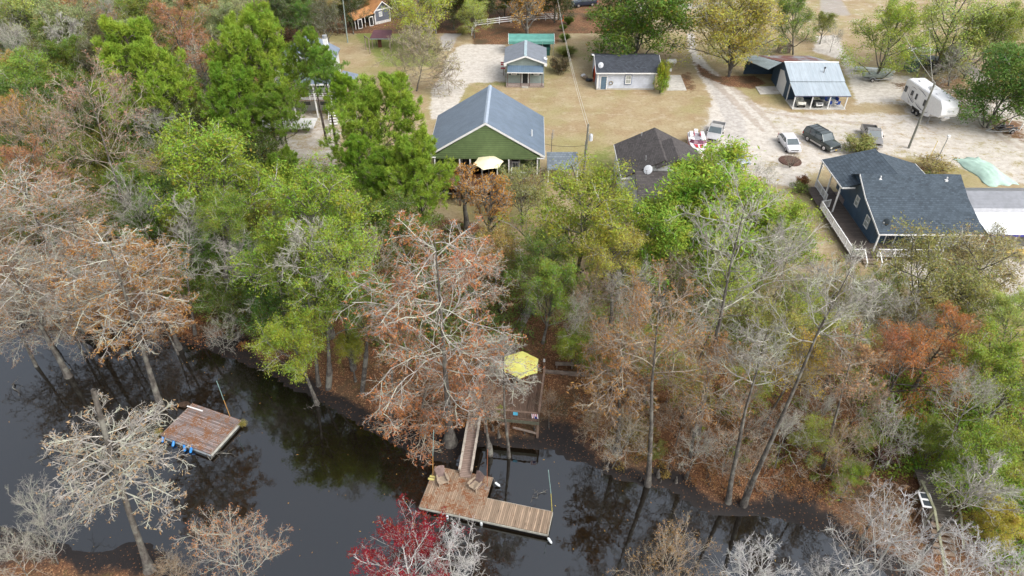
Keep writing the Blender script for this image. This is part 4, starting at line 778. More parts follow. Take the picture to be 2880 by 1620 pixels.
m.build('deck_rail_board',WHITE,hW)
for x in(-3.1,0,3.1,6.1): MB().box(x-.09,-.2,0,x+.09,-.02,5.0).build('porch_post',WHITE,hW)
for x in(-1.3,1.2,3.6): window(hW,(x,2.4,4.1),(1,0,0),1.1,1.4,(1,2)); window(hW,(x,2.4,1.4),(1,0,0),1.1,1.2,(1,2))
m=MB(); m.box(-4.5,-5.5,.8,3.5,-2.2,.92); m.build('lower_deck',plain('pale_deck',(.6,.6,.58),.8,.1),hW); rail(hW,(-4.5,-5.45,.92),(3.5,-5.45,.92),.9,step=.45); rail(hW,(-4.5,-2.25,.92),(0,-2.25,.92),.9,step=.45)
m=MB()
for i in range(9): m.box(5.2,-.6-i*.3,2.5-i*.28,6.4,-.3-i*.3,2.56-i*.28)
m.build('stair',WHITE,hW); m=MB()
for x in(5.2,6.4): m.bar((x,-.3,3.4),(x,-3.1,.95),.08)
m.build('stair_rail',WHITE,hW)
m=MB(); m.box(4.0,6.5,6,4.6,7.1,9.0); m.build('chimney',WHITE,hW); MB().tube([(4.3,6.8,9),(4.3,6.8,9.4)],.35,10).build('chimney_cap',STEEL,hW)
m=MB(); m.prism([(6.0,4.5,4.0),(8.2,4.5,3.4),(8.2,7.5,3.4),(6.,7.5,4.)],(0,0,-.1)); m.build('side_roof',RFW,hW)

# slate coop with rusty roof and its wire run
a=F(1057.3,67.8,.1); b=F(1099.2,58,.1); hK=empty('slate_coop',(a.x,a.y,0),math.atan2(b.y-a.y,b.x-a.x),'slate grey coop with an orange rusty tin roof and a small white window','coop'); wk=(b-a).length
m=MB(); m.prism([(0,0,.5),(wk,0,.5),(wk,0,2.6),(wk/2,0,3.9),(0,0,2.6)],(0,3.2,0)); m.build('wall',SLATESID,hK); MB().box(-.02,-.03,0,wk+.02,3.2,.49).build('base',plain('white_block',(.62,.61,.58),.9,.2,4),hK)
m=MB()
for s,x in((0,-.35),(1,wk+.35)): m.prism([(x,-.3,2.45),(wk/2,-.3,4.12),(wk/2,-.3,4.04),(x,-.3,2.37)],(0,4.2,0))
m.build('roof',TINRUST,hK); m=MB()
for x in(-.35,wk+.35): m.prism([(x,-.36,2.42),(wk/2,-.36,4.1),(wk/2,-.36,3.9),(x,-.36,2.22)],(0,.05,0))
m.box(.1,-.05,2.45,wk-.1,-.005,2.68); m.box(-.03,-.06,.3,.08,-.005,2.44); m.box(wk-.08,-.06,.3,wk+.03,-.005,2.44); m.build('trim',WHITE,hK); window(hK,(wk*.36,0,1.75),(1,0,0),.62,.75,(2,2),PANE2,.1)
m=MB(); m.prism([(-4.6,-.3,1.75),(-.15,-.3,2.2),(-.15,2.2,2.9),(-4.6,2.2,2.4)],(0,0,-.05)); m.build('run_roof',TINRUSTX,hK)
m=MB()
for x in(-4.4,-2.3,-.2): m.box(x-.05,-.2,0,x+.05,-.1,1.8)
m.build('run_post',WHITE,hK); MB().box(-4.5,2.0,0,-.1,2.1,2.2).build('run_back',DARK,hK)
for x in(-3.4,-1.0):
    m=MB(); 
    for dx in(-.4,.4): m.box(x+dx-.06,-.22,.05,x+dx+.06,-.16,1.7)
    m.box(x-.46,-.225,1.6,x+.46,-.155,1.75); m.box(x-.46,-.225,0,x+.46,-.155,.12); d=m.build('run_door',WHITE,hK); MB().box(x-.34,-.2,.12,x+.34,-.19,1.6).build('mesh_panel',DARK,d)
# small open shed with maroon roof
a=F(1040,106.6,2.0); r=empty('open_shed',(a.x,a.y,0),0,'small open-sided shed with a maroon tin roof on the lawn by the bare tree','shed')
MB().prism([(0,0,2.0),(3.6,0,2.0),(3.7,2.4,2.6),(.4,2.4,2.6)],(0,0,-.07)).build('roof',MAROON,r); MB().box(.05,-.03,1.72,3.6,.02,1.93).build('fascia',plain('old_board',(.22,.24,.24),.8),r)
for x,y in((.3,.1),(3.4,.1),(.6,2.2),(3.5,2.2)): MB().box(x-.06,y-.06,0,x+.06,y+.06,1.95).build('post',GREYW,r)
MB().box(1.1,.9,0,1.7,1.3,1.7).build('brick_stack',plain('red_brown',(.12,.05,.03),.9),r)
a=F(1030,140,0); r=empty('timber_arbor',(a.x,a.y,0),R(-62),'weathered timber frame with one raised beam left of the small open shed','frame'); MB().box(-.07,-.07,0,.07,.07,2.3).build('post',GREYW,r); MB().box(2.1,-.07,0,2.24,.07,2.5).build('post',GREYW,r); MB().bar((-.2,0,2.36),(2.5,0,2.58),.16).build('beam',GREYW,r)
# ---------------------------------------------------------------- vehicles
CH=glossy('chrome',(.6,.6,.62),.2,.8,0); TYRE=plain('tyre',(.02,.02,.02),.9,.1); CARGL=glass('car_glass',(.045,.06,.065)); LAMPW=glossy('lamp_lens',(.7,.7,.66),.15); LAMPR=glossy('tail_lens',(.45,.02,.02),.2)
def wheel(par,x,y,r,w,rim=None):
    s=1 if x>0 else -1; m=MB(); m.tube([(x-s*w,y,r),(x-s*w*.85,y,r),(x-s*.03,y,r),(x,y,r)],[r*.93,r,r,r*.93],16); t=m.build('wheel',TYRE,par,smooth=True)
    m=MB(); m.tube([(x-s*.02,y,r),(x+s*.012,y,r)],[r*.64,r*.60],12); m.tube([(x,y,r),(x+s*.03,y,r)],[r*.18,r*.15],8)
    m.build('rim',rim or CH,t); return t
def ring(y,hw,z0,z1,tum=.0,k=.12):
    return [(-hw+k*.6,y,z0),(hw-k*.6,y,z0),(hw,y,z0+k),(hw,y,z0+(z1-z0)*.62),(hw-tum,y,z1-.03),(hw-tum-.08,y,z1),(-hw+tum+.08,y,z1),(-hw+tum,y,z1-.03),(-hw,y,z0+(z1-z0)*.62),(-hw,y,z0+k)]
def car(name,loc,rz,paint,label,cat,W=1.85,kind='hatch',group=None,lower=None,plate=None,rack=False):
    """front towards local -y"""
    r=empty(name,loc,rz,label,cat,group); h=W/2
    if kind=='hatch': L=4.3;wb=2.6;wr=.32; body=[(-2.15,.45,.62),(-2.08,.3,.72),(-1.75,.26,.84),(-1.1,.25,.95),(0,.25,1.0),(1.2,.25,1.03),(1.85,.27,1.05),(2.08,.32,1.0),(2.15,.45,.9)]; cab=(-1.25,-.45,1.25,1.95,.97,1.46,.80)
    if kind=='suv': L=5.2;wb=3.02;wr=.40; body=[(-2.6,.5,.85),(-2.52,.38,.98),(-2.2,.36,1.07),(-1.2,.36,1.16),(0,.36,1.18),(1.6,.36,1.20),(2.4,.36,1.2),(2.56,.42,1.15),(2.6,.5,1.05)]; cab=(-1.15,-.55,2.25,2.52,1.14,1.90,.86)
    if kind=='pickup': L=5.5;wb=3.4;wr=.38; body=[(-2.75,.5,.82),(-2.68,.38,.95),(-2.35,.36,1.04),(-1.4,.36,1.12),(-.9,.36,1.14),(.55,.36,1.14),(.6,.36,1.14)]; cab=(-1.25,-.6,.35,.62,1.1,1.76,.84)
    m=MB(); m.loft([ring(y,h*(1-.10*max(0,abs(y)/(L/2)-.72)/.28),a,b,.04) for y,a,b in body]); m.build('body',paint,r,smooth=True)
    if kind=='pickup':
        m=MB(); m.box(-h,.62,.36,-h+.09,2.7,1.16); m.box(h-.09,.62,.36,h,2.7,1.16); m.box(-h+.09,2.62,.4,h-.09,2.7,1.14); m.box(-h+.09,.62,.4,h-.09,.7,1.14); m.build('cargo_bed',paint,r,bevel=.02); MB().box(-h+.1,.71,.5,h-.1,2.61,.56).build('bed_liner',BLACKP,r)
    if lower: m=MB(); m.box(-h-.012,-wb/2+wr+.08,.38,-h+.02,wb/2-wr-.08,.58); m.box(h-.02,-wb/2+wr+.08,.38,h+.012,wb/2-wr-.08,.58); m.build('rocker_panel',lower,r)
    f0,f1,b1,b0,z0,z1,kk=cab; ht=h*kk
    m=MB(); hb=h-.05; m.loft([[(-hb,f0,z0),(hb,f0,z0),(hb,b0,z0),(-hb,b0,z0)],[(-ht,f1,z1-.03),(ht,f1,z1-.03),(ht,b1,z1-.03),(-ht,b1,z1-.03)]]); m.build('window',CARGL,r)
    m=MB(); m.prism([(-ht-.02,f1-.02,z1-.045),(ht+.02,f1-.02,z1-.045),(ht+.02,b1+.02,z1-.045),(-ht-.02,b1+.02,z1-.045)],(0,0,.03)); m.prism([(-ht+.07,f1+.08,z1-.015),(ht-.07,f1+.08,z1-.015),(ht-.07,b1-.06,z1-.015),(-ht+.07,b1-.06,z1-.015)],(0,0,.035)); m.build('roof',paint,r,bevel=.012)
    m=MB()
    for s in(-1,1):
        m.bar((s*hb,f0,z0),(s*ht,f1,z1-.02),.08,.05); m.bar((s*hb,b0,z0),(s*ht,b1,z1-.02),.16,.07)
        for t in((.36,.72) if kind=='suv' else (.42,) if kind=='hatch' else (.5,)): y=f1+(b1-f1)*t; m.bar((s*(hb+.0),y,z0),(s*(ht+.0),y,z1-.02),.07,.04)
    m.build('pillar',paint,r)
    if rack:
        m=MB()
        for s in(-1,1): m.bar((s*(ht-.12),f1+.5,z1+.07),(s*(ht-.12),b1-.1,z1+.07),.04)
        for t in(.3,.5,.75): y=f1+(b1-f1)*t; m.bar((-ht+.12,y,z1+.07),(ht-.12,y,z1+.07),.03)
        m.build('roof_rack',BLACKP,r)
    for x in(-h,h):
        for y in(-wb/2,wb/2): wheel(r,x,y,wr,.22)
        s=1 if x>0 else -1; m=MB(); m.box(min(x,x+s*.2),f0+.32,z0-.02,max(x,x+s*.2),f0+.42,z0+.14); m.build('mirror',BLACKP if kind!='hatch' else paint,r)
        bz=body[0]; MB().box(x*.92-.18 if x>0 else x*.92-.05,-L/2-.0,body[1][2]-.22,x*.92+.05 if x>0 else x*.92+.18,-L/2+.12,body[1][2]-.05).build('headlight',LAMPW,r)
        MB().box(x*.95-.12 if x>0 else x*.95-.0,L/2-.10,.75,x*.95+.0 if x>0 else x*.95+.12,L/2+.02,1.0).build('taillight',LAMPR,r)
    MB().box(-h*.55,-L/2-.03,body[1][2]-.24,h*.55,-L/2+.05,body[1][2]-.06).build('grille',BLACKP,r)
    MB().box(-h*.93,-L/2-.08,.36,h*.93,-L/2+.02,.55).build('bumper',paint if kind=='hatch' else CH,r,bevel=.02); MB().box(-h*.93,L/2-.02,.38,h*.93,L/2+.08,.56).build('rear_bumper',BLACKP if kind=='hatch' else CH,r,bevel=.02)
    if plate: MB().box(-.17,-L/2-.10,.42,.17,-L/2-.085,.53).build('licence_plate',plate,r)
    return r
def wl_pose(f,b,side,W):
    """pose of a vehicle from where its two visible wheels touch the ground"""
    A=F(*f,0); B=F(*b,0); d=(A-B).normalized(); rz=math.atan2(d.x,-d.y); sx=Vector((math.cos(rz),math.sin(rz),0))
    return (A+B)/2-sx*side*W/2, rz
SILV=glossy('silver_paint',(.52,.51,.50),.3,.3); WHT=glossy('pearl_white_paint',(.66,.66,.69),.25); GRN=glossy('dark_green_grey_paint',(.055,.07,.068),.25,.3); TANP=glossy('champagne_silver_paint',(.24,.23,.22),.3,.3); BLU=glossy('black_blue_paint',(.02,.03,.05),.2); GRY=glossy('grey_paint',(.30,.33,.36),.3,.3)
p,a=wl_pose((2023,405),(2036,372),1,1.9); car('pickup_truck',p,a,SILV,'silver pickup truck parked nose-on beside the red and white boat','truck',1.9,'pickup')
p,a=wl_pose((2206.8,425.4),(2189.5,402),-1,1.8); car('hatchback_car',p,a,WHT,'pearl white hatchback car parked by the mulch ring','car',1.8,'hatch')
p,a=wl_pose((2313.9,424.2),(2268.7,397.8),-1,1.95); car('sport_utility_car',p,a,GRN,'dark grey-green sport utility car with a roof rack and silver lower panels','car',1.98,'suv',lower=SILV,plate=plain('yellow_plate',(.7,.45,.03),.5),rack=True)
p,a=wl_pose((2432,408),(2420,379),-1,1.95); car('pickup_truck',p,a,TANP,'champagne grey pickup truck parked behind the olive bush and the navy house','truck',1.95,'pickup')
p,a=wl_pose((1619,15),(1655,11.5),-1,1.85); car('sport_utility_car',p,a,BLU,'black-blue car parked under the trees at the top edge','car',1.85,'suv')
p=F(2064,452,0); car('sedan_car',p,R(25),GRY,'blue-grey car half hidden behind the top of the bright green tree','car',1.8,'hatch')
p=F(2030,492,0); car('sedan_car',p,R(10),SILV,'silver car seen through a gap in the bright green tree','car',1.8,'hatch')
# boat on trailer
p=F(1958,425,0); r=empty('ski_boat',p,R(-7),'red and white open motor boat with a steering wheel, parked beside the silver pickup truck','boat')
RED=glossy('boat_red',(.48,.02,.05),.25); BW=glossy('boat_white',(.76,.74,.75),.25)
def hullring(y,w,zb,zt): return [(0,y,zb),(w*.6,y,zb+.15),(w,y,zt-.35),(w*1.03,y,zt),(w*.9,y,zt+.03),(-w*.9,y,zt+.03),(-w*1.03,y,zt),(-w,y,zt-.35),(-w*.6,y,zb+.15)]
m=MB(); m.loft([hullring(2.9,1.05,.55,1.25),hullring(2.0,1.12,.5,1.28),hullring(0,1.12,.48,1.33),hullring(-1.3,.98,.5,1.40),hullring(-2.2,.70,.62,1.46),hullring(-2.8,.32,.9,1.5),hullring(-3.05,.06,1.2,1.52)]); m.build('hull',BW,r,smooth=True)
m=MB()
for s in(-1,1):
    pts=[(2.8,1.08),(2.,1.17),(0,1.17),(-1.3,1.02),(-2.2,.74)]
    for (y0,w0),(y1,w1) in zip(pts[:-1],pts[1:]): m.bar((s*w0,y0,1.08),(s*w1,y1,1.12),.03,.2)
m.build('stripe',RED,r)
MB().box(-.42,-.1,1.31,.42,2.6,1.40).build('cockpit_floor',plain('boat_grey',(.30,.29,.31),.8),r)
for s in(-1,1):
    MB().box(s*.72-.26,1.3,1.33,s*.72+.26,2.5,1.70).build('sun_pad',BW,r,bevel=.09); MB().box(s*.66-.24,.1,1.33,s*.66+.24,.7,1.62).build('seat',BW,r,bevel=.06); MB().box(s*.40-.05,1.4,1.5,s*.40+.05,2.1,1.78).build('cushion',RED,r,bevel=.02)
    MB().prism([(s*.15,-1.0,1.42),(s*.62,-1.0,1.42),(s*.40,-2.1,1.5),(s*.13,-2.1,1.5)],(0,0,.07)).build('bow_cushion',RED,r)
m=MB(); m.prism([(-1.05,-.35,1.4),(-.6,-.75,1.42),(.6,-.75,1.42),(1.05,-.35,1.4),(.98,-.2,1.78),(.55,-.5,1.8),(-.55,-.5,1.8),(-.98,-.2,1.78)],(0,.04,0)); m.build('windshield',glass('tinted',(.1,.03,.05)),r); MB().box(-1.1,-.25,1.36,1.1,-.1,1.5).build('dash',RED,r,bevel=.03)
m=MB(); m.tube([(.66+.2*math.cos(a),.0+.06*math.sin(a),1.62+.2*math.sin(a)) for a in np.arange(13)*math.pi/6],.02,5,cap=False); m.bar((.66,0,1.6),(.66,-.12,1.55),.04); m.build('steering_wheel',BLACKP,r)
MB().box(-.28,2.9,.5,.28,3.35,1.65).build('outboard_motor',BW,r,bevel=.1)
t=empty('boat_trailer',p,R(-7),'white trailer carrying the red and white motor boat','trailer'); m=MB()
for s in(-1,1): m.bar((s*.75,2.6,.42),(s*.75,-1.6,.42),.09); m.bar((s*.75,-1.6,.42),(0,-3.9,.45),.09)
m.bar((-.95,1.0,.38),(.95,1.0,.38),.09); m.build('frame',WHITE,t)
for s in(-1,1): wheel(t,s*1.05,1.0,.32,.2); MB().box(s*.98-.14,.62,.68,s*.98+.14,1.38,.74).build('fender',WHITE,t)
MB().box(-.08,-4.2,.38,.08,-3.8,.54).build('coupler',STEEL,t)
# travel trailer
r=empty('travel_trailer',(57.75,97.0,0),R(5.5),'large white fifth-wheel travel trailer with dark swoosh stripes','trailer'); RVW=glossy('trailer_white',(.78,.78,.78),.35)
prof=[(0,.75),(-6.2,.72),(-6.9,.9),(-7.2,1.45),(-8.3,1.62),(-9.0,1.75),(-9.3,2.2),(-9.05,3.2),(-8.3,3.85),(-.3,3.85),(0,3.6)]
m=MB(); m.prism([(0,y,z) for y,z in prof],(2.55,0,0)); m.build('body',RVW,r,bevel=.09)
m=MB(); m.box(.12,-8.2,3.86,2.43,-.35,3.9); m.build('roof_membrane',plain('roof_white',(.76,.76,.76),.7,.04),r)
for x,y,sx,sy in((1.2,-1.6,.8,.6),(1.3,-4.2,1.0,.8),(.8,-6.2,.4,.4),(1.7,-7.4,.4,.4)): MB().box(x-sx/2,y-sy/2,3.9,x+sx/2,y+sy/2,4.1).build('roof_unit',RVW,r,bevel=.05)
m=MB()
for dx in(0,.3): m.tube([(1.9+dx,-.05,3.2),(1.9+dx,-.05,3.95),(1.9+dx,-.4,4.0)],.03,6)
m.build('ladder',STEEL,r)
for y,z,w_,h_ in((-.55,2.45,.5,.75),(-2.2,2.5,.38,.6),(-3.3,2.4,.28,.75),(-5.6,2.35,.75,.8)): window(r,(0,y,z),(0,-1,0),w_,h_,(1,1),GLASS,.05,frame=BLACKP)
STR=plain('swoosh_brown',(.17,.13,.12),.5); STB=plain('swoosh_navy',(.03,.035,.08),.5)
def swoosh(pts,w_,mat):
    m=MB(); n=len(pts)
    for i in range(n-1):
        (y0,z0),(y1,z1)=pts[i],pts[i+1]; a=w_*math.sin(math.pi*(i+.15)/(n-.2)); b=w_*math.sin(math.pi*(i+1.15)/(n-.2)); x=-.012
        m.prism([(x,y0,z0-a/2),(x,y1,z1-b/2),(x,y1,z1+b/2),(x,y0,z0+a/2)],(-.006,0,0))
    m.build('swoosh_stripe',mat,r)
swoosh([(-1.1,2.2),(-1.7,1.8),(-2.4,1.5),(-3.0,1.35)],.14,STB); swoosh([(-1.0,2.9),(-1.6,2.3),(-2.4,1.75),(-3.2,1.5)],.08,STR); swoosh([(-1.6,3.2),(-1.5,2.8),(-2.0,2.3),(-2.9,1.75)],.09,STR); swoosh([(-1.6,3.2),(-2.1,3.3),(-2.8,3.2)],.07,STR)
swoosh([(-3.4,1.6),(-4.2,1.35),(-5.2,1.2)],.10,STB); swoosh([(-4.0,1.7),(-5.0,1.3),(-6.0,1.2),(-6.6,1.45),(-6.7,1.9)],.08,STR); swoosh([(-3.0,3.55),(-4.2,3.45),(-5.2,3.2)],.09,STB); swoosh([(-1.5,1.5),(-2.0,1.15),(-2.3,1.0)],.09,STR)
for y in(-3.6,-4.5):
    wheel(r,.05,y,.38,.25) if 0 else None
    m=MB(); m.tube([(-.02,y,.38),(.02,y,.38),(.22,y,.38),(.24,y,.38)],[.35,.38,.38,.35],16); t_=m.build('wheel',TYRE,r,smooth=True); m=MB(); m.tube([(-.035,y,.38),(0,y,.38)],[.2,.22],10); m.build('rim',CH,t_)
    MB().tube([(2.32,y,.38),(2.57,y,.38)],.38,16).build('wheel',TYRE,r)
MB().box(-.03,-5.0,.74,.0,-3.1,.98).build('wheel_trim',BLACKP,r); MB().box(2.56,-4.6,1.2,3.2,-1.2,3.3).build('slide_out',RVW,r,bevel=.04)
m=MB(); m.prism([(.9,-9.25,1.75),(1.65,-9.25,1.75),(1.5,-8.7,1.1),(1.05,-8.7,1.1)],(0,.5,0)); m.build('pin_box',RVW,r)
for x in(.35,2.2): m=MB(); m.bar((x,-7.0,1.2),(x,-7.0,.05),.08); m.box(x-.15,-7.15,0,x+.15,-6.85,.05); m.build('landing_leg',STEEL,r)
# faint lettering panel on the nose
def text(par,s,loc,rot,size,mat,name='lettering',ex=.004):
    c=bpy.data.curves.new(name,'FONT'); c.body=s; c.size=size; c.extrude=ex; c.align_x='CENTER'; c.shear=.3; o=bpy.data.objects.new(name,c); col.objects.link(o); o.data.materials.append(mat); o.parent=par; o.location=loc; o.rotation_euler=rot
    dg=bpy.context.evaluated_depsgraph_get(); me=bpy.data.meshes.new_from_object(o.evaluated_get(dg)); q=bpy.data.objects.new(name,me); col.objects.link(q); q.parent=par; q.location=loc; q.rotation_euler=rot; bpy.data.objects.remove(o); return q
text(r,'Alpine',(1.3,-9.215,2.58),(R(76),0,0),.42,plain('nose_grey',(.42,.45,.46),.5))
# empty boat trailer, lower right of the travel trailer
def frame_trailer(loc,rz,label,posts=False,boat=None,L=4.6):
    t=empty('boat_trailer',loc,rz,label,'trailer'); m=MB()
    for s in(-1,1): m.bar((s*.7,0,.4),(s*.7,L*.62,.4),.09); m.bar((s*.7,0,.4),(0,-L*.38,.42),.09)
    m.bar((-.9,1.7,.36),(.9,1.7,.36),.09); m.bar((-.7,2.8,.42),(.7,2.8,.42),.07); m.bar((-.7,.2,.42),(.7,.2,.42),.07); m.build('frame',STEEL,t)
    for s in(-1,1):
        wheel(t,s*1.0,1.7,.3,.2); m=MB(); m.tube([(s*.9,1.7-.45*math.cos(a),.3+.42*math.sin(a)) for a in np.linspace(.1,3.04,8)],.06,5); m.build('fender',STEEL,t); MB().box(s*.38-.1,-.1,.52,s*.38+.1,2.9,.62).build('bunk',BLACKP,t)
        if posts: MB().bar((s*.95,2.75,.4),(s*.95,2.85,1.7),.08).build('guide_post',WHITE,t)
    if boat: 
        m=MB(); 
        m.loft([[(-.62,3.0,.62),(.62,3.0,.62),(.74,3.0,1.05),(-.74,3.0,1.05)],[(-.66,1.2,.6),(.66,1.2,.6),(.78,1.2,1.07),(-.78,1.2,1.07)],[(-.5,-.6,.62),(.5,-.6,.62),(.66,-.6,1.1),(-.66,-.6,1.1)],[(-.14,-1.5,.85),(.14,-1.5,.85),(.3,-1.5,1.14),(-.3,-1.5,1.14)]]); m.build('jon_boat_hull',boat,t,bevel=.05)
    return t
frame_trailer(F(2800,372,0),R(-78),'empty boat trailer with two white guide posts on the sand at the right edge',True)
frame_trailer(F(2478,226,0),R(84),'old boat trailer carrying an upturned grey jon boat behind the white travel trailer',False,plain('jon_grey',(.33,.37,.34),.7))
p=F(2455,205,0); o=MB(); o.loft([[(-2.9,-.45,.35),(-2.9,.45,.35),(-2.9,.4,.75),(-2.9,-.4,.75)],[(2.2,-.5,.35),(2.2,.5,.35),(2.2,.4,.8),(2.2,-.4,.8)],[(3.2,-.2,.4),(3.2,.2,.4),(3.2,.15,.62),(3.2,-.15,.62)]]); tag(o.build('upturned_boat',plain('alu',(.5,.54,.55),.5,.15),bevel=.06,loc=p),'long silver upturned boat lying by the green cypress','boat').rotation_euler=(0,0,R(-14))
# golf carts and table in the shed bay
for i,(x,seat) in enumerate(((1.55,(.72,.70,.62)),(4.0,(.60,.58,.40)))):
    q=hD.matrix_basis@Vector((x,1.4,.1)); r=empty('golf_cart',q,R(-4+6*i),('cream golf cart with pale seat in the left bay of the tin roofed shed','dark golf cart with yellowish seats in the middle bay of the tin roofed shed')[i],'golf cart'); bm=plain('cart%d'%i,((.62,.60,.52),(.10,.10,.10))[i],.4)
    m=MB(); m.prism([(-.6,-1.15,.35),(-.6,-.9,.85),(-.6,-.55,.8),(-.6,-.5,.4),(-.6,.2,.4),(-.6,.25,.75),(-.6,1.1,.8),(-.6,1.15,.4)],(1.2,0,0)); m.build('body',bm,r,bevel=.05); mm=plain('cseat%d'%i,seat,.7); MB().box(-.52,.15,.78,.52,.6,.95).build('seat',mm,r,bevel=.05); MB().box(-.52,.6,.9,.52,.72,1.35).build('backrest',mm,r,bevel=.04)
    MB().box(-.5,-1.2,.4,.5,-1.12,.52).build('bumper',WHITE if i else BLACKP,r)
    for s in(-1,1):
        for y in(-.75,.8): wheel(r,s*.6,y,.24,.18)
        MB().box(s*.42-.1,-1.1,.55,s*.42+.1,-1.0,.7).build('headlight',LAMPW,r)
    m=MB(); m.tube([(-.25+.16*math.cos(a),-.35,1.05+.16*math.sin(a)) for a in np.arange(9)*math.pi/4],.02,5,cap=False); m.bar((-.25,-.35,1.0),(-.25,-.6,.75),.04); m.build('steering_wheel',BLACKP,r)
def simple_chair(q,rz,mat,label,group=None):
    r=empty('patio_chair',q,rz,label,'chair',group); MB().box(-.24,-.24,.42,.24,.24,.46).build('seat',mat,r); MB().box(-.24,.2,.47,.24,.24,.95).build('backrest',mat,r)
    for a in(-.21,.21):
        for b in(-.21,.21): MB().box(a-.02,b-.02,0,a+.02,b+.02,.42).build('leg',WHITE,r)
    return r
bl=plain('royal_blue',(.02,.07,.35),.6); q0=hD.matrix_basis@Vector((6.4,1.5,.1)); r=empty('patio_table',q0,0,'small white patio table in the right bay of the tin roofed shed','table'); MB().tube([(0,0,.7),(0,0,.74)],.45,14).build('tabletop',WHITE,r); MB().tube([(0,0,0),(0,0,.7)],.04,6).build('leg',WHITE,r)
for i,(x,y,a,l) in enumerate(((-.6,-.5,160,'blue chair at the front left of the white patio table'),(.5,-.6,200,'blue chair at the front right of the white patio table'),(.7,.5,-50,'blue chair behind the white patio table, by the open side'),(-.6,.7,30,'blue chair behind the white patio table, by the golf cart'))): simple_chair(q0+Vector((x,y,0)),R(a),bl,l)
# ---------------------------------------------------------------- poles, wires, fence
POLEM=plain('pole_wood',(.20,.20,.17),.9,.25,3)
def pole(base,top,r0,label,name='utility_pole',mat=None):
    B=F(*base,0); d=Vector(((top[0]-1440)/FPX,cP-(top[1]-810)/FPX*sP,-sP-(top[1]-810)/FPX*cP)); t=(B.x*d.x+B.y*d.y)/(d.x*d.x+d.y*d.y); Tp=Vector((0,0,CAMH))+d*t
    r=empty(name,B,0,label,'pole'); MB().tube([(0,0,-.3),Tp-B],[r0,r0*.7],10).build('pole',mat or POLEM,r,smooth=True); return r,B,Tp
r1,B1,T1=pole((1641,500),(1655,349),.15,'grey utility pole with a transformer can beside the dry lawn')
k=B1.lerp(T1,.76)-B1; m=MB(); m.tube([k+Vector((.42,-.05,-.35)),k+Vector((.42,-.05,.4))],.24,12); m.build('transformer',plain('transformer_grey',(.62,.65,.68),.4,.06),r1,smooth=True); m=MB(); m.tube([k+Vector((.42,-.05,.4)),k+Vector((.42,-.05,.5))],[.24,.1],12); m.bar(k+Vector((0,0,.1)),k+Vector((.3,-.03,.1)),.06); m.build('bracket',STEEL,r1); MB().tube([Vector((-.16,-.02,0)),k+Vector((-.16,-.02,-.4))],.045,6).build('conduit',STEEL,r1)
r2,B2,T2=pole((2555,417),(2630,232),.16,'leaning dark utility pole in front of the white travel trailer'); m=MB(); k=T2-B2; m.box(k.x-.3,k.y-.12,k.z-1.0,k.x-.12,k.y+.1,k.z-.6); m.bar(k+Vector((-.5,0,-.5)),k+Vector((.3,0,-.5)),.05); m.build('insulator',STEEL,r2)
r3,B3,T3=pole((978,120),(962,-20),.11,'tall slim green-grey pole by the coop at the top edge',mat=plain('pole_green',(.28,.34,.32),.7))
r4,B4,T4=pole((1561,56),(1563,-30),.12,'dark utility pole at the right end of the white rail fence')
def wire(a,b,sag,label,th=.022,mat=None):
    pts=[a.lerp(b,t)-Vector((0,0,sag*4*t*(1-t))) for t in np.linspace(0,1,13)]; tag(MB().tube(pts,th,5).build('power_line',mat or plain('wire_grey',(.55,.53,.48),.5)),label,'wire')
wire(T1,T4,1.2,'left one of the two pale power lines running up the lawn from the transformer pole'); wire(T1+Vector((.15,.1,-1.2)),T4+Vector((.3,0,-1.)),1.5,'right one of the two pale power lines running up the lawn from the transformer pole')
e=F(2500,-20,9); wire(T2,e,1.,'upper pale wire running off from the pole by the travel trailer'); wire(T2+Vector((0,0,-.5)),F(2620,-30,8.5),1.,'lower pale wire running off from the pole by the travel trailer')
wire(B1.lerp(T1,.62),F(1532,405,6),.25,'thin dark wire from the transformer pole to the green house',.02,BLACKP)
# white three-rail fence
a=F(1327,100,0); b=F(1338,76,0); c=F(1566,55,0); r=empty('rail_fence',b,0,'white three-rail fence curving along the gravel road behind the carport','fence')
pts=[a,b]+[b.lerp(c,t)+Vector((0,.6*math.sin(t*3.14),0)) for t in np.linspace(0,1,8)[1:]]
for p in pts: MB().box(-.07,-.07,0,.07,.07,1.35).build('fence_post',WHITE,r,loc=p-b)
for z in(.4,.78,1.15):
    m=MB()
    for p,q in zip(pts[:-1],pts[1:]): m.bar(p-b+Vector((0,-.09,z)),q-b+Vector((0,-.09,z)),.04,.17)
    m.build('fence_rail',WHITE,r)
p=F(1577,55,0); r=empty('utility_box',p,0,'small grey-green utility box at the end of the white fence','box'); MB().box(-.3,-.25,0,.3,.25,.9).build('cabinet',plain('box_green',(.30,.36,.32),.6),r,bevel=.03); MB().box(-.25,-.28,.8,.25,-.25,.86).build('lid',STEEL,r)
o=tag(MB().tube([(0,0,0),(0,0,.1),(0,0,1.0)],[.3,.12,.1],8).build('marker_post',plain('marker_orange',(.6,.12,.04),.6),loc=F(1583,58,0)),'orange marker post beside the utility box','post')
# weather mast by the green house
p=F(1549,468,0); r=empty('antenna_mast',p,0,'slim mast carrying a small flat antenna, right of the green house roof','antenna'); MB().tube([(0,0,0),(0,0,4.6)],.04,6).build('mast',plain('mast_dark',(.1,.09,.09),.6),r)
m=MB()
for i in range(6): m.bar((-.12+.02*i,-.05,3.9+i*.2),(.28,.05,3.95+i*.2),.03)
m.bar((.08,0,3.7),(.08,0,5.1),.03); m.build('antenna_panel',STEEL,r)
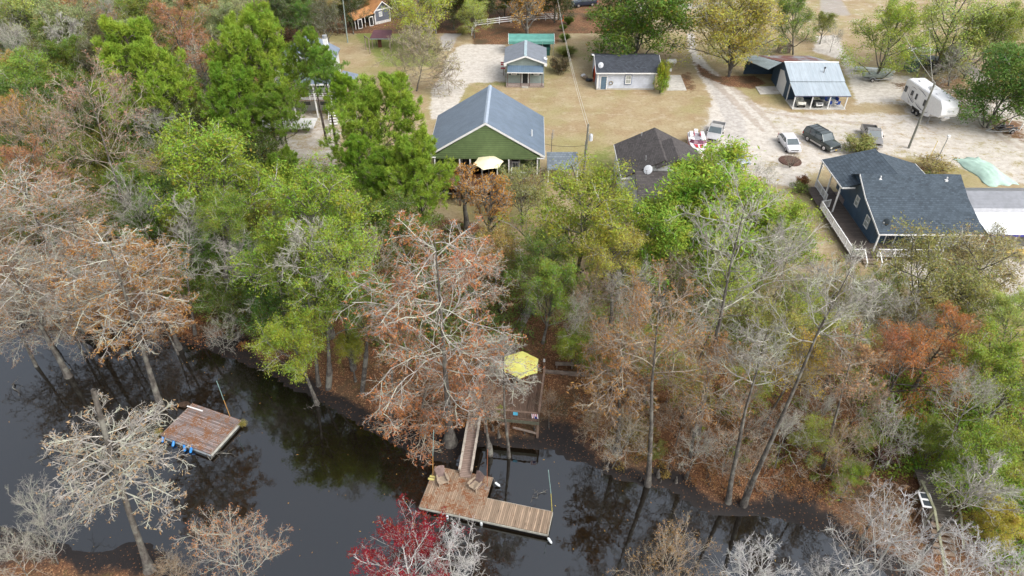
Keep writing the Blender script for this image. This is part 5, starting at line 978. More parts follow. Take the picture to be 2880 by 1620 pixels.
# cream umbrella, yellow umbrella
def umbrella(c,rad,hh,mat,label,sides=6,base=0,rz=0,rise=.7,torn=False):
    r=empty('patio_umbrella',(c.x,c.y,base),rz,label,'umbrella'); h=hh-base; m=MB(); n=sides*4; top=(0,0,h+rise); R0=[];R1=[]
    for i in range(n):
        a=2*math.pi*i/n; f=1-.16*math.sin(math.pi*((i%4)/4)); R0.append((math.cos(a)*rad*.5*(1-.05*math.sin(math.pi*((i%4)/4))),math.sin(a)*rad*.5,h+rise*.52)); R1.append((math.cos(a)*rad*f,math.sin(a)*rad*f,h-(.0 if i%4 else .04)))
    V=[top]+R0+R1; Fs=[(0,1+i,1+(i+1)%n) for i in range(n)]+[(1+i,1+n+i,1+n+(i+1)%n,1+(i+1)%n) for i in range(n)]
    if torn: Fs=[f for k,f in enumerate(Fs) if k not in()]
    m.add(V,Fs); o=m.build('canopy',mat,r); s=o.modifiers.new('cloth','SOLIDIFY'); s.thickness=.015
    MB().tube([(0,0,0),(0,0,h+rise+.08)],.03,8).build('pole',STEEL,r); m=MB()
    for i in range(sides): a=2*math.pi*i/sides; m.bar((0,0,h+rise-.04),(math.cos(a)*rad*.98,math.sin(a)*rad*.98,h-.04),.02)
    m.build('rib',STEEL,r); return r
c=F(1374,457,4.9); umbrella(c,1.75,4.9,CREAM,'cream hexagonal umbrella open on the porch deck of the green house',6,2.5,R(12),.5)
# ---------------------------------------------------------------- creek side: docks, deck, gangway
LITC=(.24,.095,.04)
DOCK=planks('dock_planks',(.32,.235,.165),0,.135,litter=LITC,lit=(.47,.62),wear=.7); DOCKDRY=planks('dock_planks_worn',(.35,.26,.185),0,.135,litter=LITC,lit=(.58,.76),wear=1.1); RAFT=planks('raft_planks',(.27,.225,.215),1,.14,litter=(.25,.11,.045),lit=(.47,.58),wear=1.2)
DECKP=planks('shore_deck_planks',(.17,.115,.085),0,.13,litter=(.2,.08,.035),lit=(.5,.68),wear=.7); GANG=planks('gangway_planks',(.27,.20,.165),1,.13,litter=LITC,lit=(.6,.85),wear=.4)
OLDW=plain('old_timber',(.25,.20,.165),.9,.3,3); FLOAT=plain('float_white',(.62,.66,.68),.6,.1,2,stain=(.4,.42,.4))
zd=WZ+.55
def fp(x,y,z,o,k): return F(o[0]+x/k,o[1]+y/k,z)
k3=4.024; o3=(1170,1180)      # close look at the floating dock
A=fp(35,985,zd,o3,k3); Bp=fp(1490,1295,zd,o3,k3); C_=fp(255,520,zd,o3,k3); E_=fp(1550,1045,zd,o3,k3); ux=(Bp-A).normalized(); rz=math.atan2(ux.y,ux.x); LL=(Bp-A).length
def loc2(P,o=None): q=P-A; return Vector((q.x*ux.x+q.y*ux.y,-q.x*ux.y+q.y*ux.x))
c1=loc2(C_); e1=loc2(E_); n1=loc2(fp(865,665,zd,o3,k3)); n2=loc2(fp(808,888,zd,o3,k3))
dk=empty('floating_dock',(A.x,A.y,0),rz,'L-shaped floating wooden dock covered with fallen needles','dock')
d1=(c1.y+n1.y)/2; d2=(n2.y+e1.y)/2; xe=(n1.x+n2.x)/2; print('dock',LL,d1,d2,xe)
m=MB(); m.box(0,0,zd-.06,xe,d1,zd); m.build('deck_boards',DOCK,dk); m=MB(); m.box(xe,0,zd-.06,LL,d2,zd-.004); m.build('deck_boards',DOCKDRY,dk)
m=MB(); m.box(.02,-.04,zd-.26,LL,-.005,zd-.07); m.box(-.04,0,zd-.26,-.005,d1,zd-.07); m.box(0,d1+.005,zd-.24,xe,d1+.04,zd-.07); m.box(xe+.02,d2+.005,zd-.24,LL,d2+.04,zd-.03); m.box(LL+.005,0,zd-.24,LL+.04,d2,zd-.07); m.build('rim_board',plain('pale_rim',(.45,.44,.38),.8,.25,3),dk)
m=MB(); m.box(.1,.08,WZ-.2,LL-.1,d2-.1,zd-.27); m.box(.1,d2-.1,WZ-.2,xe-.1,d1-.1,zd-.27); m.build('float',BLACKP,dk)
def onk(x,y): # dock local to world
    return Vector((A.x+ux.x*x-ux.y*y,A.y+ux.y*x+ux.x*y,zd))
for i,(px,py) in enumerate(((352,1085),(738,1160),(1490,1335),(890,710))):
    q=fp(px,py,zd-.2,o3,k3); lab=['white fender hanging from the left part of the dock front edge','white fender hanging from the middle of the dock front edge','white fender at the far right corner of the floating dock','white fender at the inner corner of the dock behind the right chair'][i]
    r=empty('boat_fender',q,0,lab,'fender','dock fenders'); v=Vector(((0,0,-1),(0,0,-1),(.5,-.5,-.5),(.6,-.3,-.3))[i]).normalized(); m=MB(); m.tube([v*0,v*.06,v*.2,v*.42,v*.5],[.03,.09,.1,.09,.03],10); m.build('float',FLOAT,r,smooth=True); MB().tube([(0,0,0),-v*.0+Vector((0,.12,.2))],.012,5).build('rope',GREYW,r)
# mooring rods
def rod(b,t,z,label,mats):
    B=F(*b,z); d=Vector(((t[0]-1440)/FPX,cP-(t[1]-810)/FPX*sP,-sP-(t[1]-810)/FPX*cP)); s=(B.x*d.x+B.y*d.y)/(d.x*d.x+d.y*d.y); Tq=Vector((0,0,CAMH))+d*s-B
    r=empty('mooring_rod',B,0,label,'pole'); MB().tube([(0,0,-.8),Tq*.45],.032,6).build('lower_rod',mats[0],r); MB().tube([Tq*.45,Tq],.028,6).build('upper_rod',mats[1],r); return r
TQ=plain('teal_rod',(.25,.38,.36),.5); OCH=plain('ochre_rod',(.45,.24,.07),.6)
rod((o3[0]+183/k3,o3[1]+640/k3),(o3[0]+200/k3,o3[1]+118/k3),zd,'teal and rust mooring rod at the left end of the floating dock',(OCH,TQ))
rod((o3[0]+803/k3,o3[1]+765/k3),(o3[0]+810/k3,o3[1]+340/k3),zd,'rusty mooring rod beside the right deck chair on the floating dock',(RUSTM,RUSTM))
rod((o3[0]+1549/k3,o3[1]+1040/k3),(o3[0]+1498/k3,o3[1]+572/k3),zd,'yellow and teal mooring rod at the right end of the floating dock',(plain('yellow_rod',(.5,.42,.1),.6),TQ))
k4=5.796; o4=(430,1060)
rod((o4[0]+1245/k4,o4[1]+615/k4),(o4[0]+1038/k4,o4[1]+65/k4),WZ+.5,'pale mooring rod with an ochre foot at the rear of the square raft',(OCH,TQ))
q=fp(182,665,zd,o3,k3); r=empty('rod_bracket',q,rz,'yellow two-bar bracket holding the left mooring rod','bracket'); MB().box(-.22,.05,0,.22,.2,.07).build('bar',plain('bracket_yellow',(.62,.55,.2),.6),r); MB().box(-.26,-.18,0,.2,-.03,.07).build('bar',plain('bracket_yellow',(.62,.55,.2),.6),r)
q=fp(803,780,zd,o3,k3); r=empty('rod_bracket',q,rz,'weathered wood bracket holding the rusty middle mooring rod','bracket'); MB().box(-.18,.03,0,.18,.15,.06).build('bar',OLDW,r); MB().box(-.18,-.15,0,.18,-.03,.06).build('bar',OLDW,r)
# two fan-back garden chairs
def adirondack(q,rz,label):
    """front towards local -y"""
    r=empty('garden_armchair',q,rz,label,'chair','garden armchairs on the floating dock'); mb=plain('armchair_wood',(.21,.15,.135),.85,.2,5); ma=plain('armchair_arm',(.33,.26,.19),.85,.2,5)
    m=MB()
    for i in range(6): y=-.42+i*.135; z=.36-.012*i*2.2; m.box(-.29,y,z-.02,.29,y+.12,z)
    m.build('seat',ma,r)
    m=MB()
    for i in range(7): a=(i-3)*.062; x0=(i-3)*.082; x1=(i-3)*.11; hgt=.92-.035*(i-3)**2*.5; m.prism([(x0-.037,.32,.26),(x0+.037,.32,.26),(x1+.05,.62,.26+hgt),(x1-.05,.62,.26+hgt)],(0,.022,0))
    m.build('backrest',mb,r)
    for s in(-1,1):
        m=MB(); m.prism([(s*.27,.36,.55),(s*.36,.36,.55),(s*.46,-.2,.56),(s*.44,-.42,.56),(s*.30,-.44,.56),(s*.27,-.2,.56)],(0,0,.03)); m.build('armrest',ma,r)
        m=MB(); m.box(s*.33-.04,-.38,0,s*.33+.04,-.28,.55); m.build('leg',ma,r); m=MB(); m.prism([(s*.30,-.42,.36),(s*.30,-.36,.26),(s*.30,.62,0),(s*.30,.68,.02),(s*.30,.36,.26)],(s*.03,0,0)); m.build('leg',mb,r)
    return r
adirondack(fp(302,705,zd,o3,k3),R(22),'left fan-back wooden garden armchair on the dock, facing the lower right')
adirondack(fp(675,765,zd,o3,k3),R(-38),'right fan-back wooden garden armchair on the dock, facing the lower left')
# gangway from the shore deck down to the dock
ZD=.55
k2=5.365; o2=(1300,960)
gt=fp(195,1150,ZD-.15,o2,k2); gb=fp(555,650,zd+.08,o3,k3); gd=(gb-gt); gl=Vector((gd.x,gd.y)).length; r=empty('gangway',gt,math.atan2(gd.y,gd.x)-math.pi/2,'narrow wooden gangway with two side rails sloping down to the floating dock','gangway'); dz=gd.z
m=MB(); m.prism([(-.42,0,0),(.42,0,0),(.42,gl,dz),(-.42,gl,dz)],(0,0,-.06)); m.build('walkway',GANG,r)
for s in(-1,1): 
    m=MB(); m.prism([(s*.45-.09,-.1,.42),(s*.45+.09,-.1,.42),(s*.45+.09,gl-.25,dz+.42),(s*.45-.09,gl-.25,dz+.42)],(0,0,.05)); m.build('handrail',plain('rail_timber',(.36,.32,.27),.9,.25,4),r)
    m=MB(); m.prism([(s*.45-.03,-.1,.08),(s*.45+.03,-.1,.08),(s*.45+.03,gl-.3,dz+.08),(s*.45-.03,gl-.3,dz+.08)],(0,0,.1))
    for t in(.04,.35,.65,.94): m.box(s*.45-.04,gl*t-.04,dz*t-.03,s*.45+.04,gl*t+.04,dz*t+.42)
    m.build('side_frame',OLDW,r)
# shore deck
P1=fp(120,1110,ZD,o2,k2); P2=fp(1160,1215,ZD,o2,k2); ux2=(P2-P1).normalized(); rz2=math.atan2(ux2.y,ux2.x); w2=(P2-P1).length; r=empty('shore_deck',(P1.x,P1.y,0),rz2,'brown timber deck with a slatted rail on posts over the muddy bank','deck'); far=fp(1225,500,ZD,o2,k2)-P1; d2_=-far.x*ux2.y+far.y*ux2.x; print('deck',w2,d2_)
MB().box(0,0,ZD-.08,w2,d2_,ZD).build('deck_boards',DECKP,r); DR=plain('deck_rail_wood',(.20,.135,.10),.9,.25,4)
MB().box(.0,-.06,ZD-.34,w2,-.005,ZD-.02).build('rim_board',plain('mossy_board',(.12,.12,.085),.9,.3,3),r)
gx=1.15; rail(r,(gx,.05,ZD),(w2-.05,.05,ZD),.92,DR,.11,2.2,bal=.03,top=.14); rail(r,(w2-.05,.05,ZD),(w2-.05,d2_,ZD),.92,DR,.9,2.0,bal=.03,top=.16); rail(r,(.06,.7,ZD),(.06,d2_*.75,ZD),.92,DR,.9,2.0,bal=.03,top=.16)
for x in(.1,gx,w2*.55,w2-.1):
    for y in(.12,d2_*.5): MB().box(x-.09,y-.09,WZ-.4,x+.09,y+.09,ZD-.09).build('pile',DR,r)
m=MB(); m.bar((w2*.62,.1,ZD-1.1),(w2-.1,.1,ZD-1.55),.12); m.bar((w2*.55,.2,ZD-1.3),(w2*.48,.2,ZD-.8),.1); m.build('brace',OLDW,r)
def onS(x,y,z): return Vector((P1.x+ux2.x*x-ux2.y*y,P1.y+ux2.y*x+ux2.x*y,z))
c=fp(885,322,ZD+2.3,o2,k2); umbrella(c,1.6,ZD+2.1,YELLOW,'faded yellow umbrella spotted with leaves on the brown shore deck',6,ZD,R(25),.28)
q=onS(w2*.62,d2_*.62,ZD); r=empty('picnic_bench',q,rz2,'dark wooden bench on the shore deck below the yellow umbrella','bench'); MB().box(-.9,-.2,.42,.9,.2,.48).build('seat',DR,r)
for x in(-.75,.75): MB().box(x-.05,-.16,0,x+.05,.16,.42).build('leg',DR,r)
m=MB().box(-.18,-.02,-.32,.18,.02,.0); tag(m.build('blue_towel',plain('towel_blue',(.10,.45,.65),.9),loc=onS(w2*.66,-.1,ZD+.95)),'light blue towel over the near rail of the shore deck','towel').rotation_euler=(0,0,rz2)
fl=empty('flag',onS(w2*.93,-.12,ZD+1.0),rz2,'small red, white and blue striped flag hanging on the near deck rail','flag')
for i in range(7): MB().prism([(-.22+i*.07,0,0),(-.15+i*.07,0,0),(-.10+i*.07,0,-.5),(-.17+i*.07,0,-.5)],(0,-.012,0)).build('stripe',plain('flag_red',(.4,.03,.05),.8) if i%2 else plain('flag_white',(.75,.75,.78),.8),fl)
MB().prism([(0,-.02,-.25),(.2,-.02,-.25),(.24,-.02,-.5),(.06,-.02,-.5)],(0,-.012,0)).build('canton',plain('flag_navy',(.03,.04,.2),.8),fl)
tag(MB().box(-.12,-.12,0,.12,.12,.3).build('flower_pot',BLACKP,loc=onS(gx+.6,.3,ZD)),'black flower pot with yellow clips behind the near deck rail','pot')
q=onS(gx+1.2,.45,ZD); put_tree('bush',q,.42,None,q+Vector((0,0,.45)),(.30,.36,.04),'leafy green potted plant behind the near rail of the shore deck','plant',name='potted_plant',var=0)
# flagstone path up the bank
STONE=plain('path_stone',(.30,.28,.26),.9,.25,2)
m=MB(); path=[(1235,905),(1262,905),(1290,830),(1322,770),(1326,715),(1345,716),(1345,775),(1310,840),(1300,900),(1290,935),(1228,940)]
pp=[D(a,b,0) for a,b in path]; pp=[Vector((q.x,q.y,gz(q.x,q.y)+.06)) for q in pp]; m.prism(pp,(0,0,-.25)); tag(m.build('stone_path',planks('path_bricks',(.33,.31,.28),1,.45,litter=(.17,.09,.05),lit=(.6,.7),wear=.3,gap=.06)),kind='structure')
q=D(1420,918); q.z=gz(q.x,q.y); r=empty('garden_bench',q,R(-3),'weathered backless bench on the leaf covered bank right of the yellow umbrella','bench'); MB().box(-.8,-.2,.4,.8,.2,.46).build('seat',OLDW,r)
for x in(-.65,.65): MB().box(x-.05,-.16,0,x+.05,.16,.4).build('leg',OLDW,r)
q=D(1440,934); q.z=gz(q.x,q.y); m=MB(); m.box(-2.4,-.12,0,2.2,.12,.3); tag(m.build('retaining_timber',OLDW,loc=q),'pale timber edging lying right of the shore deck','timber').rotation_euler=(0,0,R(-6))
q=D(1368,925); r=empty('deck_lantern',(q.x,q.y,gz(q.x,q.y)),0,'small white lantern post at the far right corner of the shore deck','lantern'); MB().box(-.05,-.05,0,.05,.05,1.1).build('post',DR,r); MB().tube([(0,0,1.1),(0,0,1.35)],[.1,.08],8).build('lamp_cover',WHITE,r)
# square raft with blue floats
zr_=WZ+.5; a=fp(125,955,zr_,o4,k4); b=fp(915,1250,zr_,o4,k4); c=fp(1460,715,zr_,o4,k4); d=fp(670,435,zr_,o4,k4)
u=(b-a).normalized(); rzr=math.atan2(u.y,u.x); wr_=((b-a).length+(c-d).length)/2; dr_=((d-a).length+(c-b).length)/2; r=empty('square_raft',(a.x,a.y,0),rzr,'square weathered raft strewn with rusty needles beside the roped cypress','raft'); print('raft',wr_,dr_, math.degrees(rzr))
MB().box(0,0,zr_-.06,wr_,dr_,zr_).build('deck_boards',RAFT,r); MB().box(.1,.08,WZ-.15,wr_-.12,.5,zr_-.07).build('pontoon',FLOAT,r,bevel=.12); MB().box(wr_-.5,.12,WZ-.15,wr_-.06,dr_-.1,zr_-.28).build('pontoon',plain('pale_board',(.5,.5,.46),.8,.2),r,bevel=.04); MB().box(.15,.55,WZ-.15,wr_-.55,dr_-.1,zr_-.08).build('under_frame',DARK,r)
m=MB(); m.box(-.05,0,zr_-.1,-.005,dr_,zr_+.02); m.box(wr_+.005,0,zr_-.1,wr_+.05,dr_,zr_+.02); m.build('edge_board',OLDW,r); m=MB(); m.bar((-.2,dr_-.45,zr_+.04),(wr_*.28,dr_-.4,zr_+.04),.1,.05); m.build('white_plank',WHITE,r)
BLF=glossy('blue_float',(.02,.22,.60),.35)
for i,(px,py) in enumerate(((160,1010),(335,1080),(515,1160),(622,1185))):
    q=fp(px,py,WZ+.25,o4,k4); s=empty('blue_float',q,rzr,'blue cylinder float on the raft front, number %s from the left corner'%(('first','second','third','fourth')[i]),'float','blue floats along the raft'); v=Vector(((.25,-.5,-.3),(.1,-.5,-.4),(.45,-.5,-.3),(0,-.4,-.5))[i]).normalized(); m=MB(); m.tube([v*-.28,v*-.22,v*.22,v*.28],[.06,.11,.11,.06],10); m.build('cylinder',BLF,s,smooth=True); MB().tube([v*-.28,v*-.36],.03,6).build('cap',BLF,s)
o=tag(blob('mud_root',fp(540,470,WZ,o4,k4),(.5,.3,.3),plain('root_brown',(.06,.035,.022),.95,.4,6),None,None,5,amp=.5),'brown tangled root clump in the water behind the square raft','root')
for nm_,px,py in (('waterweed',1480,800),('waterweed',110,950)):
    q=fp(px,py,WZ,o4,k4); put_tree('bush',q,.35,None,q+Vector((0,0,.35)),(.30,.26,.05),'yellow-green weeds growing off the %s corner of the square raft'%('right' if px>800 else 'left'),'water plant',name='waterweed',var=2)
# right dock with sink table and steps
o7=(2520,1260); k7=2.275
def g7(x,y,z): return F(o7[0]+x/k7,o7[1]+y/k7,z)
zt=.35; a=g7(150,130,zt); b=g7(215,130,zt); c=g7(360,470,zt); d=g7(250,470,zt)
u=((c+d)/2-(a+b)/2); L7=Vector((u.x,u.y)).length; rz7=math.atan2(u.y,u.x)-math.pi/2; q=(a+b)/2; w7=1.5; r=empty('right_dock',(q.x,q.y,0),rz7,'old timber walkway dock with steps and a long handrail at the lower right','dock'); print('rdock',L7,w7,math.degrees(rz7))
RD=planks('right_dock_planks',(.13,.115,.10),1,.2,litter=(.18,.08,.04),lit=(.6,.85),wear=.6)
MB().box(-w7/2,0,zt-.08,w7/2,L7,zt).build('walkway',RD,r)
for i in range(5): z=zt-.24-i*.24; MB().box(-w7/2,L7+.02+i*.36,z-.06,w7/2,L7+.36+i*.36,z).build('step',plain('step_wood',(.24,.18,.13),.9,.2,3),r)
MB().box(-w7/2,L7+2.0,WZ+.2,w7/2+.6,L7+6.5,WZ+.28).build('lower_landing',GREYW,r)
m=MB(); m.bar((-w7/2,.4,zt+.95),(-w7/2,L7,zt+.95),.14,.06); m.bar((-w7/2,L7,zt+.95),(-w7/2,L7+1.9,zt-.15),.14,.06)
for y in np.linspace(.5,L7,4): m.box(-w7/2-.05,y-.05,zt,-w7/2+.05,y+.05,zt+.93)
m.build('handrail',plain('mossy_rail',(.24,.24,.16),.9,.3,3),r)
m=MB(); m.bar((w7/2+.3,1.9,zt+.9),(w7/2+.1,L7-.2,zt+.9),.18,.08); m.bar((w7/2+.1,L7-.2,zt+.9),(w7/2+.1,L7+5.2,WZ+1.2),.16,.07)
for y,z in((2.0,zt),(L7-.2,zt),(L7+5,WZ)): m.box(w7/2+.05,y-.06,WZ-.2,w7/2+.17,y+.06,z+.9)
m.build('handrail',plain('mossy_rail',(.24,.24,.16),.9,.3,3),r)
for y in(.4,L7*.5,L7-.1): MB().box(-w7/2+.05,y-.08,WZ-.4,-w7/2+.21,y+.08,zt-.09).build('pile',OLDW,r); MB().box(w7/2-.21,y-.08,WZ-.4,w7/2-.05,y+.08,zt-.09).build('pile',OLDW,r)
q=g7(188,332,zt+.85); r=empty('sink_table',(q.x,q.y,zt),rz7,'white fish-cleaning sink table with two dark basins beside the right dock handrail','sink'); m=MB(); m.box(-.45,-.62,.8,.35,.62,.88); m.build('sink_top',plain('sink_white',(.74,.74,.74),.4,.05),r,bevel=.02)
for y in(-.3,.3): MB().box(-.28,y-.22,.875,.22,y+.2,.89).build('basin',plain('basin_dark',(.05,.06,.07),.4),r)
for x,y in((-.38,-.5),(-.38,.5),(.28,-.5),(.28,.5)): MB().box(x-.04,y-.04,-1.2,x+.04,y+.04,.8).build('leg',OLDW,r)
p0=g7(165,375,zt); p1=g7(262,600,WZ+1); m=MB(); m.tube([p0,p0.lerp(p1,.5)+Vector((0,0,.1)),p1],.04,6); tag(m.build('drain_pipe',WHITE),'white drain pipe sloping from the sink table down beside the dock','pipe')
# ---------------------------------------------------------------- yard pieces
p=F(2222,453,0); m=MB(); m.tube([(0,0,.0),(0,0,.08),(0,0,.13)],[1.45,1.4,.9],20); tag(m.build('mulch_bed',plain('mulch',(.10,.055,.04),.95,.4,8),loc=p),'round brown mulch bed between the white hatchback and the navy house','flower bed')
rng=random.Random(5)
p=F(2700,330,0) 
r0=F(2715,268,0)
for i in range(9):
    q=r0+Vector((rng.uniform(-.3,2.6),rng.uniform(-1.8,1.4),.08+.07*i)); o=MB().box(-1.5,-.12,0,1.5,.12,.07).build('timber_plank',OLDW,loc=q); o.rotation_euler=(0,0,R(rng.uniform(-25,20))); tag(o,'weathered plank, %s from the bottom of the timber pile beside the travel trailer'%('first second third fourth fifth sixth seventh eighth ninth'.split()[i]),'plank','planks in the timber pile')
r=empty('timber_rack',F(2722,305,0),R(2),'low timber rack behind the nose of the travel trailer','rack'); MB().box(-2.2,-.15,0,2.2,.15,.45).build('base_beam',OLDW,r); m=MB()
for i in range(7): m.bar((-1.9+i*.55,.0,.5),(-2.2+i*.55,2.4,.6),.12)
m.build('slat',OLDW,r)
r=empty('wood_crate',F(2203,147,0),R(4),'slatted brown wood crate behind the rusty shed roof','crate'); m=MB()
for i in range(5): m.box(-.9,-.62,.1+i*.28,.9,-.56,.3+i*.28); m.box(-.9,.56,.1+i*.28,.9,.62,.3+i*.28); m.box(-.96,-.56,.1+i*.28,-.9,.56,.3+i*.28); m.box(.9,-.56,.1+i*.28,.96,.56,.3+i*.28)
m.build('slats',OLDW,r); m=MB()
for x in(-.92,.92):
    for y in(-.58,.58): m.box(x-.05,y-.05,0,x+.05,y+.05,1.5)
m.build('post',OLDW,r)
# green tarpaulin heap
P4=[F(2700,480,0),F(2712,442,0),F(2765,440,0),F(2850,515,0),F(2800,512,0)]
c=sum(P4,Vector())/5; NXt,NYt=30,22; V=[];Fq=[]
ax=(F(2770,445,0)-F(2780,512,0)); 
for j in range(NYt):
    for i in range(NXt):
        s=i/(NXt-1)*2-1; t=j/(NYt-1)*2-1; h=max(0,(1-abs(s)**2.6))*max(0,(1-abs(t)**2.2)); z=.8*h**1.0+.035*math.sin(s*19+t*6+math.sin(t*9))*h+.03*math.sin(t*27-s*11)*h
        V.append((s*1.9*(1+.08*math.sin(t*6)),t*3.6*(1+.05*math.sin(s*7)),z+.02))
for j in range(NYt-1):
    for i in range(NXt-1): a=j*NXt+i; Fq.append((a,a+1,a+NXt+1,a+NXt))
o=MB().add(V,Fq).build('green_tarpaulin',plain('tarp_green',(.36,.50,.42),.75,.12,1.2,stain=(.46,.62,.53)),smooth=True,loc=F(2768,482,0)); o.rotation_euler=(0,0,R(8)); s=o.modifiers.new('t','SOLIDIFY'); s.thickness=.02; tag(o,'pale green tarpaulin draped over a long heap behind the metal canopy','tarpaulin')
# small sign left of the cottage, gas tank behind the garage, standpipe
q=F(1416,212,0); r=empty('yard_sign_post',q,R(0),'red and white board sign on a post at the left wall of the grey cottage','sign'); MB().box(-.05,-.05,0,.05,.05,2.2).build('post',OLDW,r)
for i in range(4): MB().box(-.42,-.09,1.1+i*.3,.35,-.05,1.34+i*.3).build('board',plain('sign_red',(.45,.06,.08),.7,.25,6) if i in(0,2,3) else WHITE,r)
q=F(1886,185,0); r=empty('gas_tank',q,R(5),'white horizontal gas tank behind the right end of the pale blue garage','tank'); m=MB(); m.tube([(-.9,0,.75),(-.8,0,.75),(.8,0,.75),(.9,0,.75)],[.15,.38,.38,.15],12); m.build('cylinder',WHITE,r,smooth=True)
for x in(-.5,.5): MB().box(x-.08,-.25,0,x+.08,.25,.42).build('foot',conc,r)
q=F(1884,200,0); r=empty('cooler_box',q,0,'small white box below the gas tank at the right of the garage','box'); MB().box(-.25,-.2,0,.25,.2,.4).build('body',WHITE,r,bevel=.04); MB().box(-.26,-.21,.4,.26,.21,.46).build('lid',WHITE,r,bevel=.02)
q=F(2552,135,0); r=empty('green_dumper',F(2560,198,0),R(8),'dark green shipping box behind the travel trailer','container'); MB().box(-.8,-.8,0,.8,.8,1.9).build('wall',plain('dump_green',(.08,.14,.13),.6),r,bevel=.03); MB().prism([(-.85,-.85,1.92),(.85,-.85,1.92),(.85,.85,2.1),(-.85,.85,2.1)],(0,0,-.05)).build('lid',plain('dump_lid',(.16,.24,.22),.6),r)
r=empty('storage_rack',F(2630,190,0),R(-12),'dark long storage trailer under the pale green tree','trailer'); MB().box(-2.6,-1.,.5,2.6,1.,1.5).build('body',plain('rack_dark',(.07,.08,.085),.7,.3,4),r,bevel=.03); MB().box(-2.7,-1.1,1.52,2.7,1.1,1.58).build('lid',plain('rack_lid',(.17,.2,.2),.6,.3,3),r)
for x in(-1.,1.): wheel(r,x,-1.05,.3,.2)
r=empty('silver_boat',F(2590,158,0),R(-10),'white covered boat parked under the trees behind the travel trailer','boat'); m=MB(); m.loft([hullring(2.2,.9,.5,1.1),hullring(0,.95,.45,1.15),hullring(-1.6,.7,.5,1.25),hullring(-2.6,.1,1.0,1.3)]); o=m.build('hull',BW,r,smooth=True); o.rotation_euler=(0,0,R(90)); MB().box(-.6,-.5,1.15,1.0,.5,1.45).build('cover',plain('cover_pale',(.6,.62,.64),.8),r,bevel=.15)
q=F(2623,475,0); r=empty('floodlight_post',q,0,'small floodlight on a short mast behind the ridge of the navy house','lamp'); MB().tube([(0,0,0),(.25,0,4.4)],.05,6).build('mast',STEEL,r); MB().box(.12,-.15,4.35,.42,.15,4.6).build('lamp_head',WHITE,r)
tag(MB().tube([(0,0,0),(.12,0,2.6)],.03,6).build('snow_stake',plain('stake_yellow',(.7,.5,.05),.6),loc=F(2613,448,0)),'thin yellow marker stake in the shrub behind the navy house','stake')
# fallen branches lying in and by the water
def snag(px,py,z,L,rot,label,seed,th=.07):
    rng=np.random.default_rng(seed); P=np.zeros((1,7,3)); P[0,:,0]=np.linspace(0,L,7); P[0,:,1:]+=rng.normal(0,.14,(7,2))*[1,.5]; r_=np.linspace(th,.02,7)[None]; g=Grow(); g.t(P,r_,6); b,br=kids(rng,P,r_,7,.2,1,.7,.35,5,.25,.05,.6,.012); g.t(b,br,3); c,cr_=kids(rng,b,br,4,.2,1,.7,.5,4,.25,.05,.6,.008); g.t(c,cr_,3)
    o=bpy.data.objects.new('fallen_branch',g.pack(g.tr,'fallen_branch',[BARK])); col.objects.link(o); q=D(px,py,z); o.location=q; o.rotation_euler=(0,R(-4),R(rot)); tag(o,label,'branch')
snag(765,1030,WZ,1.2,20,'small pale twig cluster poking from the water below the left bank',1,.03); snag(20,960,WZ,2.6,-40,'dark branch lying in the water at the left edge',2); snag(85,1170,WZ,1.6,70,'short dark snag in the water left of the old cypress',3)
snag(2180,1330,WZ+.1,5.5,-25,'long fallen branch across the mud at the lower right',4,.1); snag(1330,1265,WZ,1.5,40,'thin twig by the inner corner of the floating dock',5,.02); snag(520,1150,WZ,2,10,'half sunk branch below the square raft',6,.04)
# ---------------------------------------------------------------- the woods, tree by tree
BG=(.235,.33,.035);PG=(.25,.36,.04);DG=(.13,.19,.03);OL=(.27,.26,.08);YG=(.35,.37,.045);OR=(.52,.26,.06);RU=(.36,.19,.065);RD=(.22,.008,.015);PK=(.46,.23,.16);GY=(.29,.33,.14);YO=(.46,.33,.05);MG=(.19,.27,.035);LG=(.36,.43,.10)
T=tree
# bank and creek, left to right
ROPED=T('cyp',308,715,150,RU,'bald cypress with rusty sprays, its leaning trunk foot roped beside the square raft',base=(425,1052),var=1,rot=.6)
T('cyp',88,545,148,(0.400,0.200,0.090),'wide pale brown bare cypress at the left edge above the creek',zc=12.5,var=0)
T('cyp',60,735,125,RU,'brown bare cypress over the creek at the left edge, below the wide one',zc=10.5,var=2)
T('cypthin',215,640,110,RU,'rust brown cypress crown squeezed between the wide left-edge cypress and the roped cypress',zc=8)
T('bare',468,585,95,GY,'slim grey tree footed on dark mud left of the white curving tree',base=(512,832))
T('bare',615,665,82,GY,'bare white curving tree leaning over the creek left of the bright green tree',base=(690,850),var=3)
T('bare',560,835,48,PK,'low pale fan of bare branches drooping over the mud edge under the white curving tree',zc=2.8,var=2)
T('bare',765,635,80,GY,'bare grey tree standing before the lowest bright green tree on the left bank',base=(818,958),var=0)
T('cyp',1100,780,215,(0.420,0.170,0.070),'huge bare cypress with pale branches and rust foliage left of the yellow umbrella',base=(1118,1108),var=1,rot=2.)
T('cypthin',1060,1010,130,(0.420,0.170,0.070),'lower rusty cypress spreading over the creek left of the gangway',base=(1070,1085),var=0,rot=1.)
T('bare',1262,900,80,GY,'lichen covered bare tree rising from the water in front of the yellow umbrella',base=(1284,1165),var=1)
T('broad',530,425,128,BG,'round bright green tree in the left woods below the pines',zc=12,var=0)
T('broad',775,545,135,BG,'wide bright green tree left of the rusty sapling at the green house',zc=12.5,var=1)
T('broad',850,650,95,(0.278,0.378,0.047),'bright green tree crown between the wide green one and the huge rust cypress',zc=12,var=3)
T('broad',825,745,100,MG,'green tree hanging low over the left bank with its lit side to the creek',base=(812,955),var=2)
T('broad',740,855,80,(0.278,0.351,0.041),'yellow-green low tree at the mud edge left of the deck',zc=7.5,var=0)
